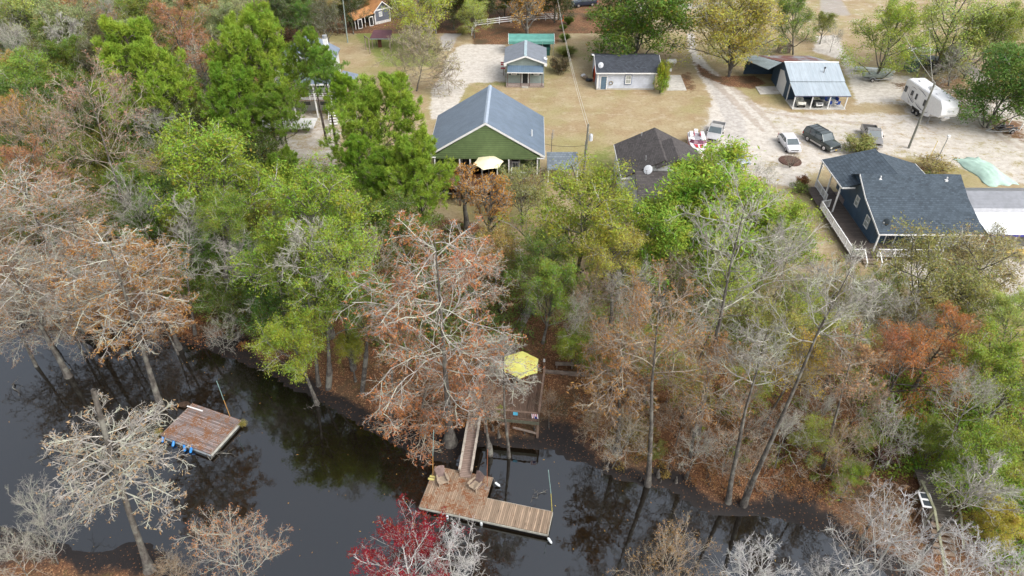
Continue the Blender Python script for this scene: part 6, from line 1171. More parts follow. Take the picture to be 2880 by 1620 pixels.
T('broad',880,870,42,YG,'small yellow-green tree on the bank right next to the huge rust cypress',zc=4,var=1)
T('broad',1000,560,85,DG,'dark green tree behind the huge rust cypress',zc=8,var=2)
T('broad',1010,450,80,MG,'mid green tree under the big pine beside the green house',zc=7,var=0)
T('broad',1360,640,70,DG,'dark green tree behind the stone path, left side of the yellow autumn tree',zc=7,var=1)
T('broad',1400,735,88,(0.196,0.284,0.041),'dark green tree with a black trunk beside the stone path above the deck',base=(1352,850),var=2)
T('broad',1470,545,140,(.285,.33,.04),'large yellow autumn tree with orange tips in front of the lawn',zc=9,var=1)
T('broad',1545,640,80,(0.418,0.389,0.071),'yellow-green tree on the right shoulder of the large yellow autumn tree',zc=8,var=3)
T('broad',1450,870,52,(0.238,0.297,0.041),'small green tree with spreading roots right of the yellow umbrella',base=(1466,945),var=0)
T('broad',1520,900,45,(0.278,0.311,0.054),'low green tree beside the rooty small tree on the leaf covered bank',zc=3,var=2)
T('oak',1810,525,150,(0.278,0.393,0.041),'large bright green tree hiding the brown roofed house',zc=9.5,var=0)
T('oak',1690,590,95,(0.238,0.351,0.041),'bright green tree in front of the porch of the brown roofed house',zc=8.5,var=1)
T('broad',1960,585,85,(0.278,0.365,0.041),'green tree between the large bright green tree and the white deck rail',zc=7.5,var=0)
T('broad',1860,650,85,(0.223,0.297,0.047),'green tree below the pale bare crown, in the middle of the right woods',zc=6,var=3)
T('sapling',1165,455,36,OR,'narrow rusty sapling standing before the porch of the green house',zc=6,var=0)
T('sapling',1240,505,52,(0.480,0.240,0.060),'orange leaved tree below the cream umbrella of the green house',zc=6.5,var=1)
T('airy',1310,470,62,(0.306,0.324,0.107),'thin olive willowy tree at the right corner of the green house',zc=5,var=0)
T('bare',1865,600,165,GY,'wide pale bare tree with a leaning dark trunk over the right woods',base=(1748,1075),var=2)
T('baretint',1665,800,150,RU,'bare rust-tinged cypress over the right bank, left of the wide pale bare tree',base=(1632,1225),var=0)
T('cypthin',1560,920,110,RU,'low reddish cypress on the leaf covered bank right of the yellow umbrella',base=(1545,1140),var=1)
T('baretint',1780,930,110,RU,'slender bare tree with a thin dark trunk behind the cypress knees',base=(1745,1165),var=1)
T('bare',1905,880,105,GY,'grey bare tree footed in the mud, left one of the leaning pair',base=(1832,1265),var=0)
T('bare',2095,760,125,GY,'tall grey leaning tree with a smooth trunk and a sprawling bare crown',base=(1880,1262),var=3)
T('baretint',2010,900,75,YO,'bare tree with a few yellow leaves beside the tall grey leaning tree',base=(1935,1110),var=2)
T('baretint',2145,905,85,(.38,.22,.11),'dark trunked bare tree on the right bank with pinkish twigs',base=(2058,1192),var=0)
T('baretint',1960,740,85,RU,'rust tinged bare tree between the pale bare crown and the white deck stair',zc=6,var=2)
T('bare',2200,760,90,GY,'white branched tree below the front rail of the blue house',zc=7,var=1)
T('airy',2325,700,112,OL,'feathery olive tree in front of the blue house porch',zc=6.5,var=0)
T('airy',2460,690,110,(0.314,0.270,0.113),'feathery olive tree in front of the metal canopy at the right edge',zc=6,var=1)
T('airy',2400,760,95,(0.306,0.311,0.081),'sparse olive tree with dark crooked limbs on the pale ground',zc=5,var=2)
T('airy',2215,720,55,LG,'thin light green tree by the deck stair of the blue house',zc=5,var=0)
T('rust',2285,905,112,(0.420,0.170,0.050),'rust orange tree on the right bank',zc=6,var=0)
T('rust',2390,835,78,(0.420,0.170,0.055),'rust coloured cypress crown right behind the rust orange tree',zc=7,var=1)
T('rust',2240,860,42,(.38,.13,.05),'small red-leaved crown on top of the rust orange tree',zc=8,var=0)
T('broad',2490,900,95,(.27,.34,.045),'bright yellow-green tree at the right edge',zc=6,var=1)
T('broad',2545,790,70,LG,'pale green tree at the right edge behind the bright yellow-green one',zc=7,var=2)
T('airy',2560,960,70,BG,'green crown at the right edge below the bright yellow-green tree',zc=5,var=1)
T('bare',2440,990,85,PK,'bare pinkish grey tree between the rust orange tree and the right edge',zc=7,var=2)
T('bare',2235,1080,75,GY,'mossy dead tree with tangled grey branches near the right dock',zc=5,var=0)
T('bare',2470,1215,85,GY,'crooked grey tree leaning out from the right dock steps',base=(2352,1400),var=1)
T('broad',2450,1170,85,(0.238,0.324,0.041),'green thicket tree beside the right dock',zc=3.5,var=0)
T('broad',2560,1130,70,(0.335,0.365,0.054),'green thicket tree at the right edge beside the dock',zc=4,var=3)
T('broad',2350,1100,60,(0.210,0.270,0.041),'small green tree behind the sink table of the right dock',zc=2.5,var=2)
T('broad',2140,1190,38,BG,'small fresh green bush-like tree on the right bank among the dark trunks',zc=2,var=1)
T('broad',2510,1310,55,(0.441,0.367,0.057),'yellow tinged tree at the right edge below the thicket',zc=2.5,var=0)
T('cypthin',2205,1290,100,(0.400,0.200,0.080),'rust twigged tree over the mud left of the right dock',zc=5,var=0)
# near bank crowns, foot of the picture
T('cyp',290,1165,158,(.40,.27,.15),'old cypress with a broken top and pale twisting limbs in the near left water',base=(385,1425),var=0,rot=2.6,nl=2600,broken=True)
T('baretint',575,1395,125,(0.450,0.200,0.080),'pale rust-tipped tree at the foot of the picture, left of the crimson maple',zc=9,var=1)
T('baretint',430,1440,70,(0.420,0.250,0.090),'brown twiggy tree on the near bank between the old cypress and the rust-tipped tree',zc=6,var=2)
T('bare',115,1310,95,OL,'thin grey-green tree in the near left corner by the creek',zc=4,var=2)
T('bare',30,1400,70,OL,'grey twiggy tree in the bottom left corner',zc=4,var=0)
T('redmaple',1020,1435,140,RD,'crimson leaved maple with white branches at the foot of the picture',zc=10,var=0)
T('white',1130,1425,120,GY,'white branched tree entwined with the right half of the crimson maple',zc=10,var=0)
T('baretint',1690,1425,115,(0.420,0.240,0.080),'sandy twigged tree with rust buds at the foot of the picture',zc=9,var=0)
T('white',1905,1440,95,GY,'white bare tree on the near bank between the sandy tree and tallest white one',zc=10,var=1)
T('white',2245,1370,150,GY,'tallest white bare tree at the foot of the picture left of the dock steps',zc=10,var=0)
T('white',2440,1430,110,GY,'white bare tree in front of the right dock steps',zc=10,var=1)
T('white',2075,1470,70,GY,'small white bare tree between two larger white ones at the foot of the picture',zc=9,var=0)
T('white',2570,1420,60,GY,'white bare twigs at the bottom right corner',zc=8,var=1)
# slim leafless trees threaded through the woods
T('bare',400,330,70,GY,'thin bare grey tree in the left woods below the rust brown cypress',zc=8,var=0)
T('bare',330,500,80,GY,'bare grey tree in front of the pinkish bare tree with the forked trunk',zc=8,var=1)
T('baretint',170,530,95,(0.420,0.220,0.100),'tangled brown bare tree behind the roped cypress, nearer the left edge',zc=8.5,var=2)
T('baretint',20,640,90,RU,'tangled rusty bare tree cut by the left edge above the creek',zc=8,var=0)
T('bare',700,590,62,GY,'pale bare tree in front of the wide bright green tree',zc=10,var=2)
T('bare',560,440,50,GY,'few bare grey branches standing out of the round bright green tree',zc=10.5,var=3)
T('baretint',930,640,70,(0.400,0.200,0.090),'reddish bare tree at the left shoulder of the huge rust cypress',zc=9,var=1)
T('cypthin',1190,690,95,(0.440,0.200,0.080),'rust crown on the right shoulder of the huge rust cypress',zc=8,var=1)
T('airy',1250,620,60,(0.350,0.260,0.070),'yellow-brown thin tree right above the stone path',zc=6,var=0)
T('baretint',1485,740,75,(0.420,0.200,0.090),'reddish bare tree right of the dark green tree with the black trunk',zc=6,var=0)
T('bare',1590,720,80,GY,'pale bare tree in the open woods left of the wide pale bare crown',zc=8,var=1)
T('baretint',1700,680,70,(0.420,0.200,0.090),'thin rusty bare tree under the left side of the wide pale bare crown',zc=7,var=2)
T('bare',1800,790,80,GY,'thin grey bare tree behind the slender bare tree on the bank',zc=6,var=3)
T('bare',1990,640,85,GY,'pale bare tree crossing the right side of the wide pale bare crown',zc=9,var=0)
T('airy',2010,760,60,(0.324,0.400,0.057),'light green thin tree in the middle of the right woods',zc=5,var=2)
T('bare',2060,1010,60,GY,'thin bare tree low on the right bank among the dark trunks',zc=4,var=2)
T('baretint',1880,1020,70,(0.420,0.200,0.090),'rust twigged small tree low on the bank before the tall grey leaning tree',zc=4,var=1)
T('baretint',1720,1050,70,(0.420,0.200,0.090),'rust twigged small tree on the bank behind the cypress knees',zc=3.6,var=0)
T('bare',2300,800,70,GY,'white twiggy tree behind the rust orange tree',zc=6,var=1)
T('airy',2500,620,55,(0.240,0.220,0.070),'thin olive tree in front of the mustard bench',zc=3.5,var=1)
T('baretint',1380,1010,38,(0.420,0.250,0.090),'small rusty twig tree beside the far corner of the shore deck',zc=2.5,var=2)
T('baretint',1600,1010,60,(0.420,0.220,0.100),'small reddish bare tree beside the low reddish cypress on the bank',zc=4,var=2)
T('baretint',1830,1120,60,(0.420,0.220,0.100),'small rusty bare tree low behind the mud, left of the leaning pair',zc=3.5,var=1)
T('bare',1980,1080,70,GY,'fine grey bare tree between the leaning pair and the dark trunked tree',zc=4.5,var=3)
T('baretint',2180,1000,70,(0.450,0.200,0.100),'rusty bare tree left of the mossy dead tree',zc=5,var=0)
T('baretint',1560,830,80,(0.420,0.220,0.100),'rusty bare tree right above the rooty small green tree',zc=6,var=1)
T('bare',1450,790,55,GY,'pale thin bare tree in front of the dark green tree with the black trunk',zc=6,var=0)
T('airy',1890,960,55,(0.336,0.375,0.057),'green thin tree low in the middle of the right slope',zc=3.5,var=1)
T('airy',1640,880,75,(.30,.33,.07),'yellow-green thin crown behind the rust-tinged cypress on the right bank',zc=6,var=0)
T('airy',1830,720,80,(.30,.36,.06),'light green thin crown below the wide pale bare crown',zc=7,var=1)
T('airy',2120,860,75,(.31,.33,.07),'olive thin crown behind the dark trunked bare tree',zc=6,var=2)
T('airy',1960,830,70,(.33,.33,.07),'olive-yellow thin crown left of the tall grey leaning tree crown',zc=6,var=0)
T('airy',1740,960,60,(.33,.30,.07),'olive-brown thin crown low on the right bank slope',zc=4.5,var=1)
T('airy',2050,1100,50,(.30,.34,.06),'small green thin crown at the foot of the dark trunked tree',zc=3,var=2)
T('baretint',1500,1040,60,(.39,.24,.09),'rusty thin tree left of the low reddish cypress on the bank',zc=4,var=0)
# pines and woods at the upper left
T('pine',350,165,108,PG,'bright green pine at the upper left, before the pinkish bare tree',zc=14,var=0)
T('pine',645,150,112,PG,'tall pine left of the white house',base=(697,372),var=1)
T('pine',590,240,80,(0.167,0.284,0.027),'lower pine on the left flank of the tall pine by the white house',zc=11,var=0)
T('pine',815,170,50,(0.181,0.311,0.041),'slender pine in front of the white house roof',zc=13,var=2)
T('pine',960,310,112,PG,'broad pine between the white house and the green house',base=(915,520),var=2)
T('pine',1050,420,84,PG,'pine whose boughs reach the corner of the green house',zc=11,var=0)
T('pine',905,400,58,(0.181,0.311,0.027),'pine standing in the yard of the white house',zc=10,var=1)
T('pine',868,235,46,(0.216,0.350,0.028),'small pine crown in front of the right side of the white house',zc=11,var=0)
T('pine',975,465,82,(0.167,0.270,0.027),'lower pine below the broad pine, above the wide bright green tree',zc=9,var=2)
T('pine',720,440,62,(0.154,0.242,0.027),'small dark pine below the stairs of the white house',zc=6,var=0)
T('baretint',255,310,135,PK,'large bare tree with pinkish red buds and a forked grey trunk in the left woods',base=(335,615),var=1)
T('baretint',90,330,100,(0.460,0.240,0.100),'orange tinged bare tree at the left edge',zc=8,var=0)
T('rust',445,75,82,(0.420,0.200,0.100),'rust brown cypress at the upper left between two pines',zc=11,var=1)
T('rust',515,185,62,(0.400,0.180,0.080),'smaller rust brown cypress behind the leaning bare tree',zc=9,var=0)
T('rust',30,290,62,OR,'orange tree at the left edge',zc=8,var=0)
T('rust',20,165,42,(0.460,0.300,0.070),'yellow-orange young tree at the left edge below the grey bare trees',zc=8,var=1)
T('rust',190,30,70,(0.420,0.220,0.080),'orange brown crown on the top edge at the left',zc=9,var=0)
T('bare',45,120,72,GY,'pale grey bare tree at the upper left edge',zc=9,var=0)
T('bare',180,115,72,GY,'pale grey bare tree with a clean trunk in the upper left woods',base=(212,240),var=1)
T('bare',500,190,75,GY,'leaning bare tree between the upper left pine and the tall pine',zc=8,var=3)
T('bare',270,20,50,GY,'grey bare crown at the top edge above the upper left pine',zc=9,var=2)
T('broad',60,40,75,LG,'hazy light green crown in the top left corner',zc=9,var=3)
T('broad',165,75,72,GY,'dull green crown at the upper left behind the bare trees',zc=8,var=0)
T('broad',575,60,65,GY,'dull green crown on the left of the tall pine at the top edge',zc=9,var=1)
T('broad',520,20,50,(0.400,0.250,0.090),'brownish crown at the top edge beside the tall pine',zc=9,var=2)
T('broad',75,220,75,(0.238,0.338,0.054),'green tree at the upper left below the grey bare trees',zc=6,var=0)
T('broad',150,235,52,(0.196,0.284,0.041),'dark green tree near the clean trunked bare tree',zc=5,var=1)
T('broad',440,310,75,(0.181,0.230,0.047),'dull green tree under the leaning bare tree',zc=6,var=2)
T('broad',215,420,72,(0.223,0.297,0.047),'green tree under the pinkish bare tree',zc=5,var=3)
T('broad',370,440,62,(0.348,0.324,0.057),'small yellow-green tree beside the forked grey trunk',zc=4,var=1)
T('rust',75,430,92,(0.380,0.180,0.090),'rust brown tree above the wide left-edge cypress',zc=9,var=1)
T('broad',560,540,70,MG,'tall green tree near the mud edge behind the white curving tree',base=(585,850),var=1)
T('broad',690,640,70,(.20,.29,.035),'tall green tree on the left bank behind the bare grey tree',base=(700,905),var=2)
T('broad',930,760,62,(.17,.24,.035),'tall green tree on the bank left behind the huge rust cypress',base=(905,1000),var=0)
T('cypthin',390,690,75,RU,'slim rusty cypress on the mud right of the roped cypress',base=(448,880),var=0)
T('baretint',985,830,70,(.4,.2,.09),'rusty bare tree on the mud left of the huge rust cypress trunk',base=(985,1050),var=1)
T('cyp',30,800,95,(.36,.20,.10),'brown bare cypress crown low over the water at the left edge',zc=6.5,var=0)
T('cypthin',165,800,80,(.36,.19,.09),'thin rusty cypress over the bank left of the roped cypress trunk',zc=5,var=1)
T('cypthin',400,800,70,(.38,.18,.08),'rusty cypress branches over the mud right of the roped cypress trunk',zc=4.5,var=0)
T('bare',240,700,85,GY,'pale bare branches threaded behind the roped cypress crown',zc=9,var=2)
T('bare',120,690,90,(.36,.2,.1),'wide pale bare crown between the left edge and the roped cypress',zc=10.5,var=0)
T('cypthin',1215,1010,60,(.42,.2,.08),'fine rusty branches over the left rail of the shore deck',zc=6,var=1)
T('pine',775,125,46,(.19,.29,.035),'pine crown before the left slope of the white house roof',zc=13,var=1)
T('pine',700,270,56,(.17,.27,.03),'pine crown beside the left end of the white house porch',zc=10,var=2)
T('baretint',1575,1090,70,(.39,.24,.09),'fine rusty tree over the bramble at the mud edge right of the dock',zc=4.5,var=1)
T('baretint',1905,1150,65,(.42,.25,.12),'fine tan tree between the two leaning trunks at the mud edge',zc=4,var=2)
T('baretint',2120,1120,75,(.39,.24,.09),'fine rusty tree right of the dark trunk on the right bank',zc=4.5,var=0)
T('bare',1760,1120,60,GY,'fine grey tree over the mud beside the cypress knees',zc=4,var=1)
T('broad',110,470,70,(.14,.19,.035),'dull green tree showing through the rust brown trees at the left edge',zc=5,var=1)
# yards
T('oak',1610,45,125,(0.126,0.206,0.028),'large dark green shade tree behind the pale blue garage',base=(1603,158),var=0)
T('airy',1852,80,102,(0.418,0.378,0.071),'yellow-green cypress tree beside the sandy drive',base=(1841,186),var=1)
T('airy',1848,78,96,(0.418,0.367,0.071),'yellow-green crown doubled behind the cypress tree beside the sandy drive',zc=7,var=0)
T('broad',1993,42,58,(0.181,0.270,0.041),'dark green tree behind the metal roofed shed',base=(1993,136),var=1)
T('broad',2076,55,26,(0.238,0.270,0.054),'small round tree on the far sandy lot',base=(2062,110),var=0)
T('bare',2102,85,26,GY,'thin leafless young tree next to the small round tree',base=(2089,132),var=1)
T('broad',2236,95,88,(0.306,0.393,0.054),'big green cypress above the old boat trailers',base=(2216,204),var=2)
T('airy',2390,75,88,LG,'pale green feathery tree behind the travel trailer',zc=7,var=2)
T('broad',2465,100,70,(0.210,0.270,0.047),'darker green tree on the far side of the gravel path',zc=6,var=1)
T('broad',2520,70,60,(0.265,0.324,0.054),'green tree in the top right corner area by the gravel path',zc=7,var=0)
T('oak',2545,215,95,(0.125,0.216,0.041),'dark green oak at the right edge behind the boat trailer',zc=6,var=1)
T('bare',2395,155,52,GY,'slender bare multi-stem tree right behind the travel trailer',base=(2382,216),var=3)
T('bare',1764,18,20,GY,'small dark bare tree by the far drive',base=(1763,48),var=0)
T('airy',1060,38,72,(0.418,0.459,0.067),'yellow-green tree beside the slate coloured coop',zc=6,var=0)
T('baretint',1065,135,88,(0.360,0.340,0.160),'wide brown-grey almost leafless tree between the drive and the small open shed',base=(1056,228),var=1)
T('airy',1192,35,36,(0.377,0.446,0.081),'small green tree at the left end of the white rail fence',base=(1190,96),var=2)
T('sapling',1325,22,42,(0.500,0.280,0.060),'tall orange leaved tree behind the green carport',base=(1325,88),var=1)
T('bare',1905,455,52,GY,'pale leafless bush-like tree beside the parked white hatchback drive',zc=2.5,var=0)
# bushes
Bu=lambda *a,**k: T(*a,cat='bush',**k)
Bu('bush',1666,208,20,(0.238,0.351,0.027),'bright green bush at the right corner of the pale blue garage',zc=1.7,var=0)
Bu('bush',1668,186,15,(0.306,0.351,0.027),'yellow tipped vine top rising above the garage corner bush',zc=2.6,var=1)
Bu('bush',1408,162,23,(0.100,0.080,0.040),'dark brown bush beside the small grey cottage',zc=1.3,var=1)
T('grass',1425,130,27,(0.238,0.270,0.081),'pampas grass clump with pale plumes above the brown bush',zc=.8,cat='ornamental grass')
T('grass',1421,95,15,(0.196,0.270,0.054),'ornamental grass clump right of the green carport end',zc=.7,cat='ornamental grass')
T('grass',1417,70,10,(0.196,0.270,0.054),'smallest ornamental grass clump in the row by the carport',zc=.6,cat='ornamental grass')
T('grass',1431,52,14,(0.210,0.297,0.054),'ornamental grass clump just past the end of the white fence',zc=.7,cat='ornamental grass')
Bu('bush',1488,37,18,(0.139,0.203,0.041),'low dark green bush by the upper gravel road',zc=.8,var=0)
Bu('bush',2166,362,34,(0.278,0.284,0.081),'olive bush in front of the parked grey pickup',zc=1.2,var=1)
Bu('bush',2352,415,48,(0.302,0.249,0.085),'brown-green shrub behind the blue house beside the green tarp',zc=1.3,var=2)
Bu('bush',2300,428,24,(0.140,0.050,0.030),'dark red bush behind the ridge of the blue house',zc=.8,var=0)
Bu('bush',2325,440,15,(0.181,0.270,0.041),'small green bush between the dark red one and the brown-green shrub',zc=.6,var=1)
Bu('bush',2012,470,20,(0.167,0.230,0.041),'green bush at the outer corner of the white deck rail',zc=.8,var=0)
Bu('bush',2020,455,14,(0.220,0.100,0.040),'small reddish bush by the porch corner of the blue house',zc=.8,var=1)
Bu('drybush',1992,398,20,GY,'leafless crape myrtle stems in the round mulch bed',zc=1.3,var=1)
Bu('bush',1088,62,16,(0.210,0.297,0.041),'small green bush at the right wall of the slate coloured coop',zc=.9,var=1)
Bu('bush',1162,75,14,(0.349,0.365,0.081),'weedy green bush at the bend of the gravel drive',zc=.8,var=2)
Bu('bush',2560,165,24,(0.167,0.216,0.041),'dark shrub under the oak at the right edge',zc=1,var=2)
Bu('drybush',2445,150,40,(0.300,0.200,0.100),'brown brush patch under the darker green tree by the gravel path',zc=.8,var=1)
Bu('bush',1350,475,30,(0.278,0.324,0.081),'pale green shrub by the slate roofed lean-to right of the green house',zc=1.5,var=2)
Bu('bush',2185,1110,36,(0.196,0.258,0.041),'green shrub under the mossy dead tree',zc=1,var=1)
Bu('bush',2230,1140,30,(0.120,0.030,0.030),'dark red shrub under the mossy dead tree',zc=1,var=2)
Bu('bush',1600,1080,40,(0.232,0.194,0.057),'olive brown bramble on the leaf covered bank near the deck',zc=.8,var=2)
Bu('bush',1650,1130,28,(0.223,0.230,0.054),'small green bramble above the cypress knees',zc=.7,var=0)
# brush and young trees filling the woods
ORD='first second third fourth fifth sixth seventh eighth ninth tenth eleventh twelfth thirteenth fourteenth fifteenth sixteenth'.split()
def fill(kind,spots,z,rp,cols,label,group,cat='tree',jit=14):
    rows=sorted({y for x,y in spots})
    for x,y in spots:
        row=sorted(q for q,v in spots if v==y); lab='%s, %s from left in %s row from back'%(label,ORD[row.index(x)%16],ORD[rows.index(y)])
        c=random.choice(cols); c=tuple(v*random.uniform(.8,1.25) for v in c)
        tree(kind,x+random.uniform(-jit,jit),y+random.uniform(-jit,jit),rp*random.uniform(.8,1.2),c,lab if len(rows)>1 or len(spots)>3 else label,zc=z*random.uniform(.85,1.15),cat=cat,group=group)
def hexes(poly,step):
    out=[]; pl=np.array(poly,float); x0,y0=pl.min(0); x1,y1=pl.max(0); r=0; y=y0
    while y<y1:
        x=x0+(r%2)*step/2
        while x<x1:
            if inside(np.array([x]),np.array([y]),pl)[0]: out.append((x,y))
            x+=step
        y+=step*.8; r+=1
    return out
fill('broad',hexes([(0,180),(560,120),(640,330),(700,400),(960,540),(930,700),(640,820),(470,740),(380,560),(0,640)],92),4.2,62,[DG,MG,(.16,.18,.03),(.11,.16,.03)],'left woods understory tree','understory trees of the left woods')
fill('broad',hexes([(0,-20),(860,-20),(860,35),(640,60),(560,110),(0,170)],66),7,46,[DG,GY,MG,(.12,.15,.05)],'dull green far tree at the top left','far trees along the top left edge')
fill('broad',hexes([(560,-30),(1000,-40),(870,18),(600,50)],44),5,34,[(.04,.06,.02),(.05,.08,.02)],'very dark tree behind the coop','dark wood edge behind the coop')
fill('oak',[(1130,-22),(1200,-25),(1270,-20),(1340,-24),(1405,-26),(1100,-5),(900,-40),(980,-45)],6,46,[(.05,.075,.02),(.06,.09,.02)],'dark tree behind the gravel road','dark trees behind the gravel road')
# cypress knees in the mud
def knees(groups):
    for wh,pts in groups:
        for i,(x,y) in enumerate(sorted(pts)):
            p=D(x,y,WZ); s=random.uniform(.25,.65); m=MB(); b=gz(p.x,p.y)-.15
            m.tube([(0,0,0),(0,0,s*.4),(random.uniform(-.08,.08),0,s*1.1),(random.uniform(-.1,.1),0,s*1.7)],[s*.42,s*.26,s*.15,s*.06],7)
            o=m.build('cypress_knee',BARK,None,smooth=True,loc=(p.x,p.y,b)); tag(o,'grey cypress knee %s, %s from the left'%(wh,ORD[i]),'cypress knee','cypress knees in the mud')
ORD='first second third fourth fifth sixth seventh eighth ninth tenth eleventh twelfth thirteenth fourteenth fifteenth sixteenth'.split()
knees([('on the mud edge right of the floating dock',[(1515,1195),(1528,1180),(1500,1200),(1560,1170)]),('around the flared cypress on the right bank',[(1660,1215),(1655,1200),(1610,1210),(1700,1215),(1725,1205)]),('in the mud under the shore deck',[(1240,1085),(1255,1100),(1320,1095),(1345,1085),(1225,1100)]),
 ('by the roped cypress',[(455,1030),(470,1020)]),('in the open water left of the old cypress',[(75,1165),(92,1180)]),('at the foot of the old cypress',[(440,1350),(455,1340)]),('near the right dock',[(2110,1270),(2090,1255)])])
# scattered fallen leaves and undergrowth
def litter(name,poly,n,size,cols_,z,label,mat,cat='ground cover',up=2.):
    rng=np.random.default_rng(len(name)+n); pl=gpoly(poly); x0,y0=pl.min(0); x1,y1=pl.max(0)
    X=rng.uniform(x0,x1,n*3); Y=rng.uniform(y0,y1,n*3); k=inside(X,Y,pl)&(signed(X,Y,SH)<-(2.6+1.5*rng.random(len(X)))); X=X[k][:n]; Y=Y[k][:n]
    A=np.stack([X,Y,gz_arr(X,Y)+z*rng.random(len(X))**2+.03],1); V,Q,r=leaves(rng,A,len(A),size,.7,.02,upb=up)
    me=npmesh(name,V,Q,[mat],None,r); o=bpy.data.objects.new(name,me); col.objects.link(o); o.color=(*cols_,1); return tag(o,label,cat,kind='stuff')
litter('fallen_leaves',[(420,820),(1300,640),(1500,800),(1900,930),(2600,1000),(2600,1420),(2050,1300),(1400,1120),(900,1010),(620,880)],90000,.065,(.20,.105,.055),.06,'brown fallen leaves strewn over the wooded creek bank',DRY)
litter('undergrowth',[(0,150),(600,60),(720,380),(1250,600),(1500,680),(2200,720),(2600,900),(2600,1300),(2200,1180),(2050,1000),(1500,900),(900,860),(500,800),(0,800)],42000,.13,(.12,.15,.03),.7,'low mixed green undergrowth on the woodland floor',LEAF,up=.4)
litter('weeds',[(620,40),(870,20),(960,60),(860,90),(700,110)],9000,.12,(.16,.12,.06),.9,'brown weeds along the wood edge by the coop',DRY,up=.3)

def floaters(n):
    rng=np.random.default_rng(77); x0,y0=SH.min(0); x1,y1=SH.max(0); X=rng.uniform(max(x0,-60),min(x1,60),n*4); Y=rng.uniform(y0,y1,n*4); sg=signed(X,Y,SH); k=(sg>.3)&(rng.random(n*4)<np.exp(-np.maximum(sg,0)/5.)+.15); X=X[k][:n]; Y=Y[k][:n]
    V,Q,r=leaves(rng,np.stack([X,Y,np.full(len(X),WZ+.02)],1),len(X),.055,.7,.0,upb=6); me=npmesh('floating_leaves',V,Q,[DRY],None,r); o=bpy.data.objects.new('floating_leaves',me); col.objects.link(o); o.color=(.62,.36,.10,1); tag(o,'small yellow and brown leaves drifting on the dark creek','floating leaves',kind='stuff')
floaters(450)
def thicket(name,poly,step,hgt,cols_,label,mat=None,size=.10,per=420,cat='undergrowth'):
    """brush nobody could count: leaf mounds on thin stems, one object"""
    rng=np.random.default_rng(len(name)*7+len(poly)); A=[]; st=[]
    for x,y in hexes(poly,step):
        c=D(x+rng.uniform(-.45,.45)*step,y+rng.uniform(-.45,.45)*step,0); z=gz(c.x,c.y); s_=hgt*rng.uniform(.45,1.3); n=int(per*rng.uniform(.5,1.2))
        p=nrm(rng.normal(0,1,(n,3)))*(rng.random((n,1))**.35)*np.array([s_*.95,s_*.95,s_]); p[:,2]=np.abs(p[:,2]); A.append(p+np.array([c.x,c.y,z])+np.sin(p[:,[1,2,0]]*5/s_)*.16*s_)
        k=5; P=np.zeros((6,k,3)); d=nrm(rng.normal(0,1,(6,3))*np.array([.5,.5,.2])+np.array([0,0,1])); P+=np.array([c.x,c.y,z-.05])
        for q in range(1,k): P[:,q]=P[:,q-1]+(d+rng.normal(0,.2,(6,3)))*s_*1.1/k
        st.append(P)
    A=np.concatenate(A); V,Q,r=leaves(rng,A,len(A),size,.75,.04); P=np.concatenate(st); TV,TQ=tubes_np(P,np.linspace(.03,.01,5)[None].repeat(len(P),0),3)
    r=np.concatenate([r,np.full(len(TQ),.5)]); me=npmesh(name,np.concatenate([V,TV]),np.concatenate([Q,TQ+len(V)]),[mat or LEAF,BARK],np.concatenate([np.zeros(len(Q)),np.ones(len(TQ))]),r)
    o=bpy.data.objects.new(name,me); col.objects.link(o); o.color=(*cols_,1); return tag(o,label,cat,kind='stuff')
thicket('dark_thicket',[(960,560),(1280,600),(1330,860),(1140,880),(960,900),(900,760)],34,1.3,(0.167,0.230,0.054),'dark brushy thicket on the forest floor left of the stone path')
thicket('green_thicket',[(1420,640),(1620,560),(2060,660),(2230,680),(2150,850),(1960,900),(1500,860)],46,1.2,(0.265,0.324,0.067),'loose green thicket in the open woods between the brown roofed house and the bank',per=300)
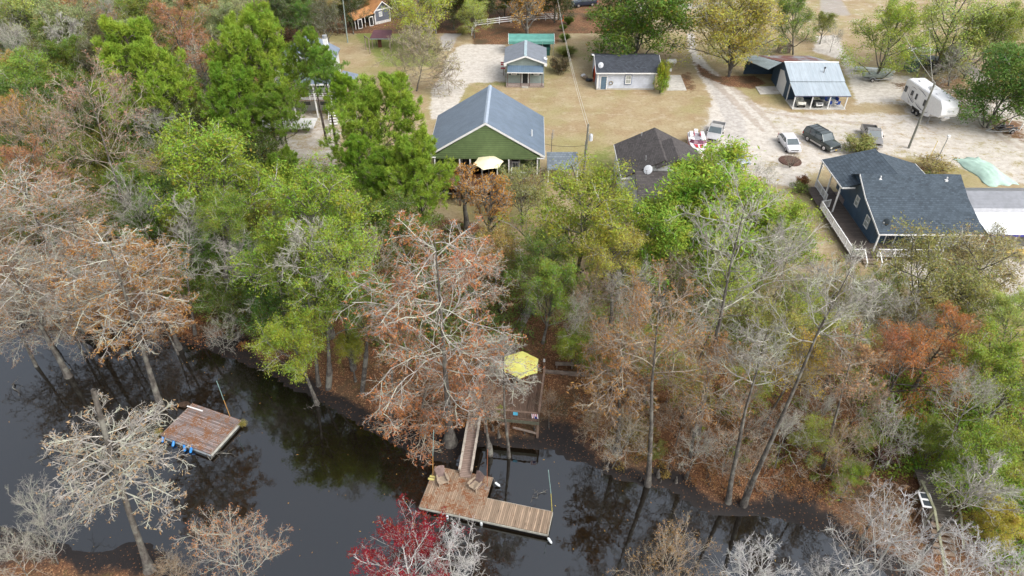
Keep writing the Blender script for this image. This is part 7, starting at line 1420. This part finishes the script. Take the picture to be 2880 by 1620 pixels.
thicket('bank_thicket',[(2130,960),(2380,960),(2576,1000),(2720,1400),(2520,1440),(2400,1240),(2200,1160)],36,1.3,(0.238,0.338,0.041),'thick green thicket on the bank behind the right dock')
thicket('rusty_brushwood',[(0,700),(430,740),(640,830),(620,860),(0,815)],40,.9,(0.330,0.150,0.060),'rusty brushwood on the creek bank under the left cypresses',DRY,.07,300)
thicket('forest_thicket',[(0,100),(560,60),(640,330),(700,420),(960,560),(900,720),(640,780),(470,720),(0,640)],44,1.6,(0.196,0.270,0.047),'mixed green thicket filling the floor of the left woods',per=420,size=.12)
thicket('bank_bramble',[(1480,1000),(1640,1040),(1700,1180),(1560,1150)],34,.6,(0.240,0.170,0.050),'brown and green bramble on the leaf covered bank right of the shore deck',DRY,.07,260)
thicket('slope_brush',[(1380,1000),(1640,960),(2150,1040),(2180,1250),(1980,1230),(1800,1210),(1660,1150),(1520,1110)],34,.9,(0.320,0.160,0.070),'rusty and brown brush over the leaf covered slope of the right bank',DRY,.06,300)
thicket('slope_greens',[(1560,960),(2200,980),(2160,1230),(1800,1150)],62,.9,(0.228,0.275,0.038),'scattered green brush on the slope of the right bank',None,.08,260)
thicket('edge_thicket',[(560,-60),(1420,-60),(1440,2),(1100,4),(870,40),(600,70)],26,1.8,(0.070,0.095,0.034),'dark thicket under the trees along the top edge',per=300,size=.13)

_bad=[]
for o in col.objects:
    if 'label' in o and not 4<=len(o['label'].split())<=16: print('LONG',len(o['label'].split()),o['label'])

M=ROPED.matrix_world; q=M@Vector((0,0,1.3)); s_=M.to_scale().x*.42
m=MB(); m.tube([(q.x+s_*math.cos(t),q.y+s_*math.sin(t),q.z+.1*math.sin(t)) for t in np.linspace(0,6.28,17)],.03,5,cap=False); m.tube([(q.x+.05,q.y-s_,q.z-.05),(q.x+.2,q.y-s_-.25,WZ+.7),(q.x+.3,q.y-s_-.5,WZ)],.025,5); tag(m.build('mooring_rope',plain('rope',(.42,.38,.28),.9)),'pale rope tied round the flared foot of the leaning cypress','rope')
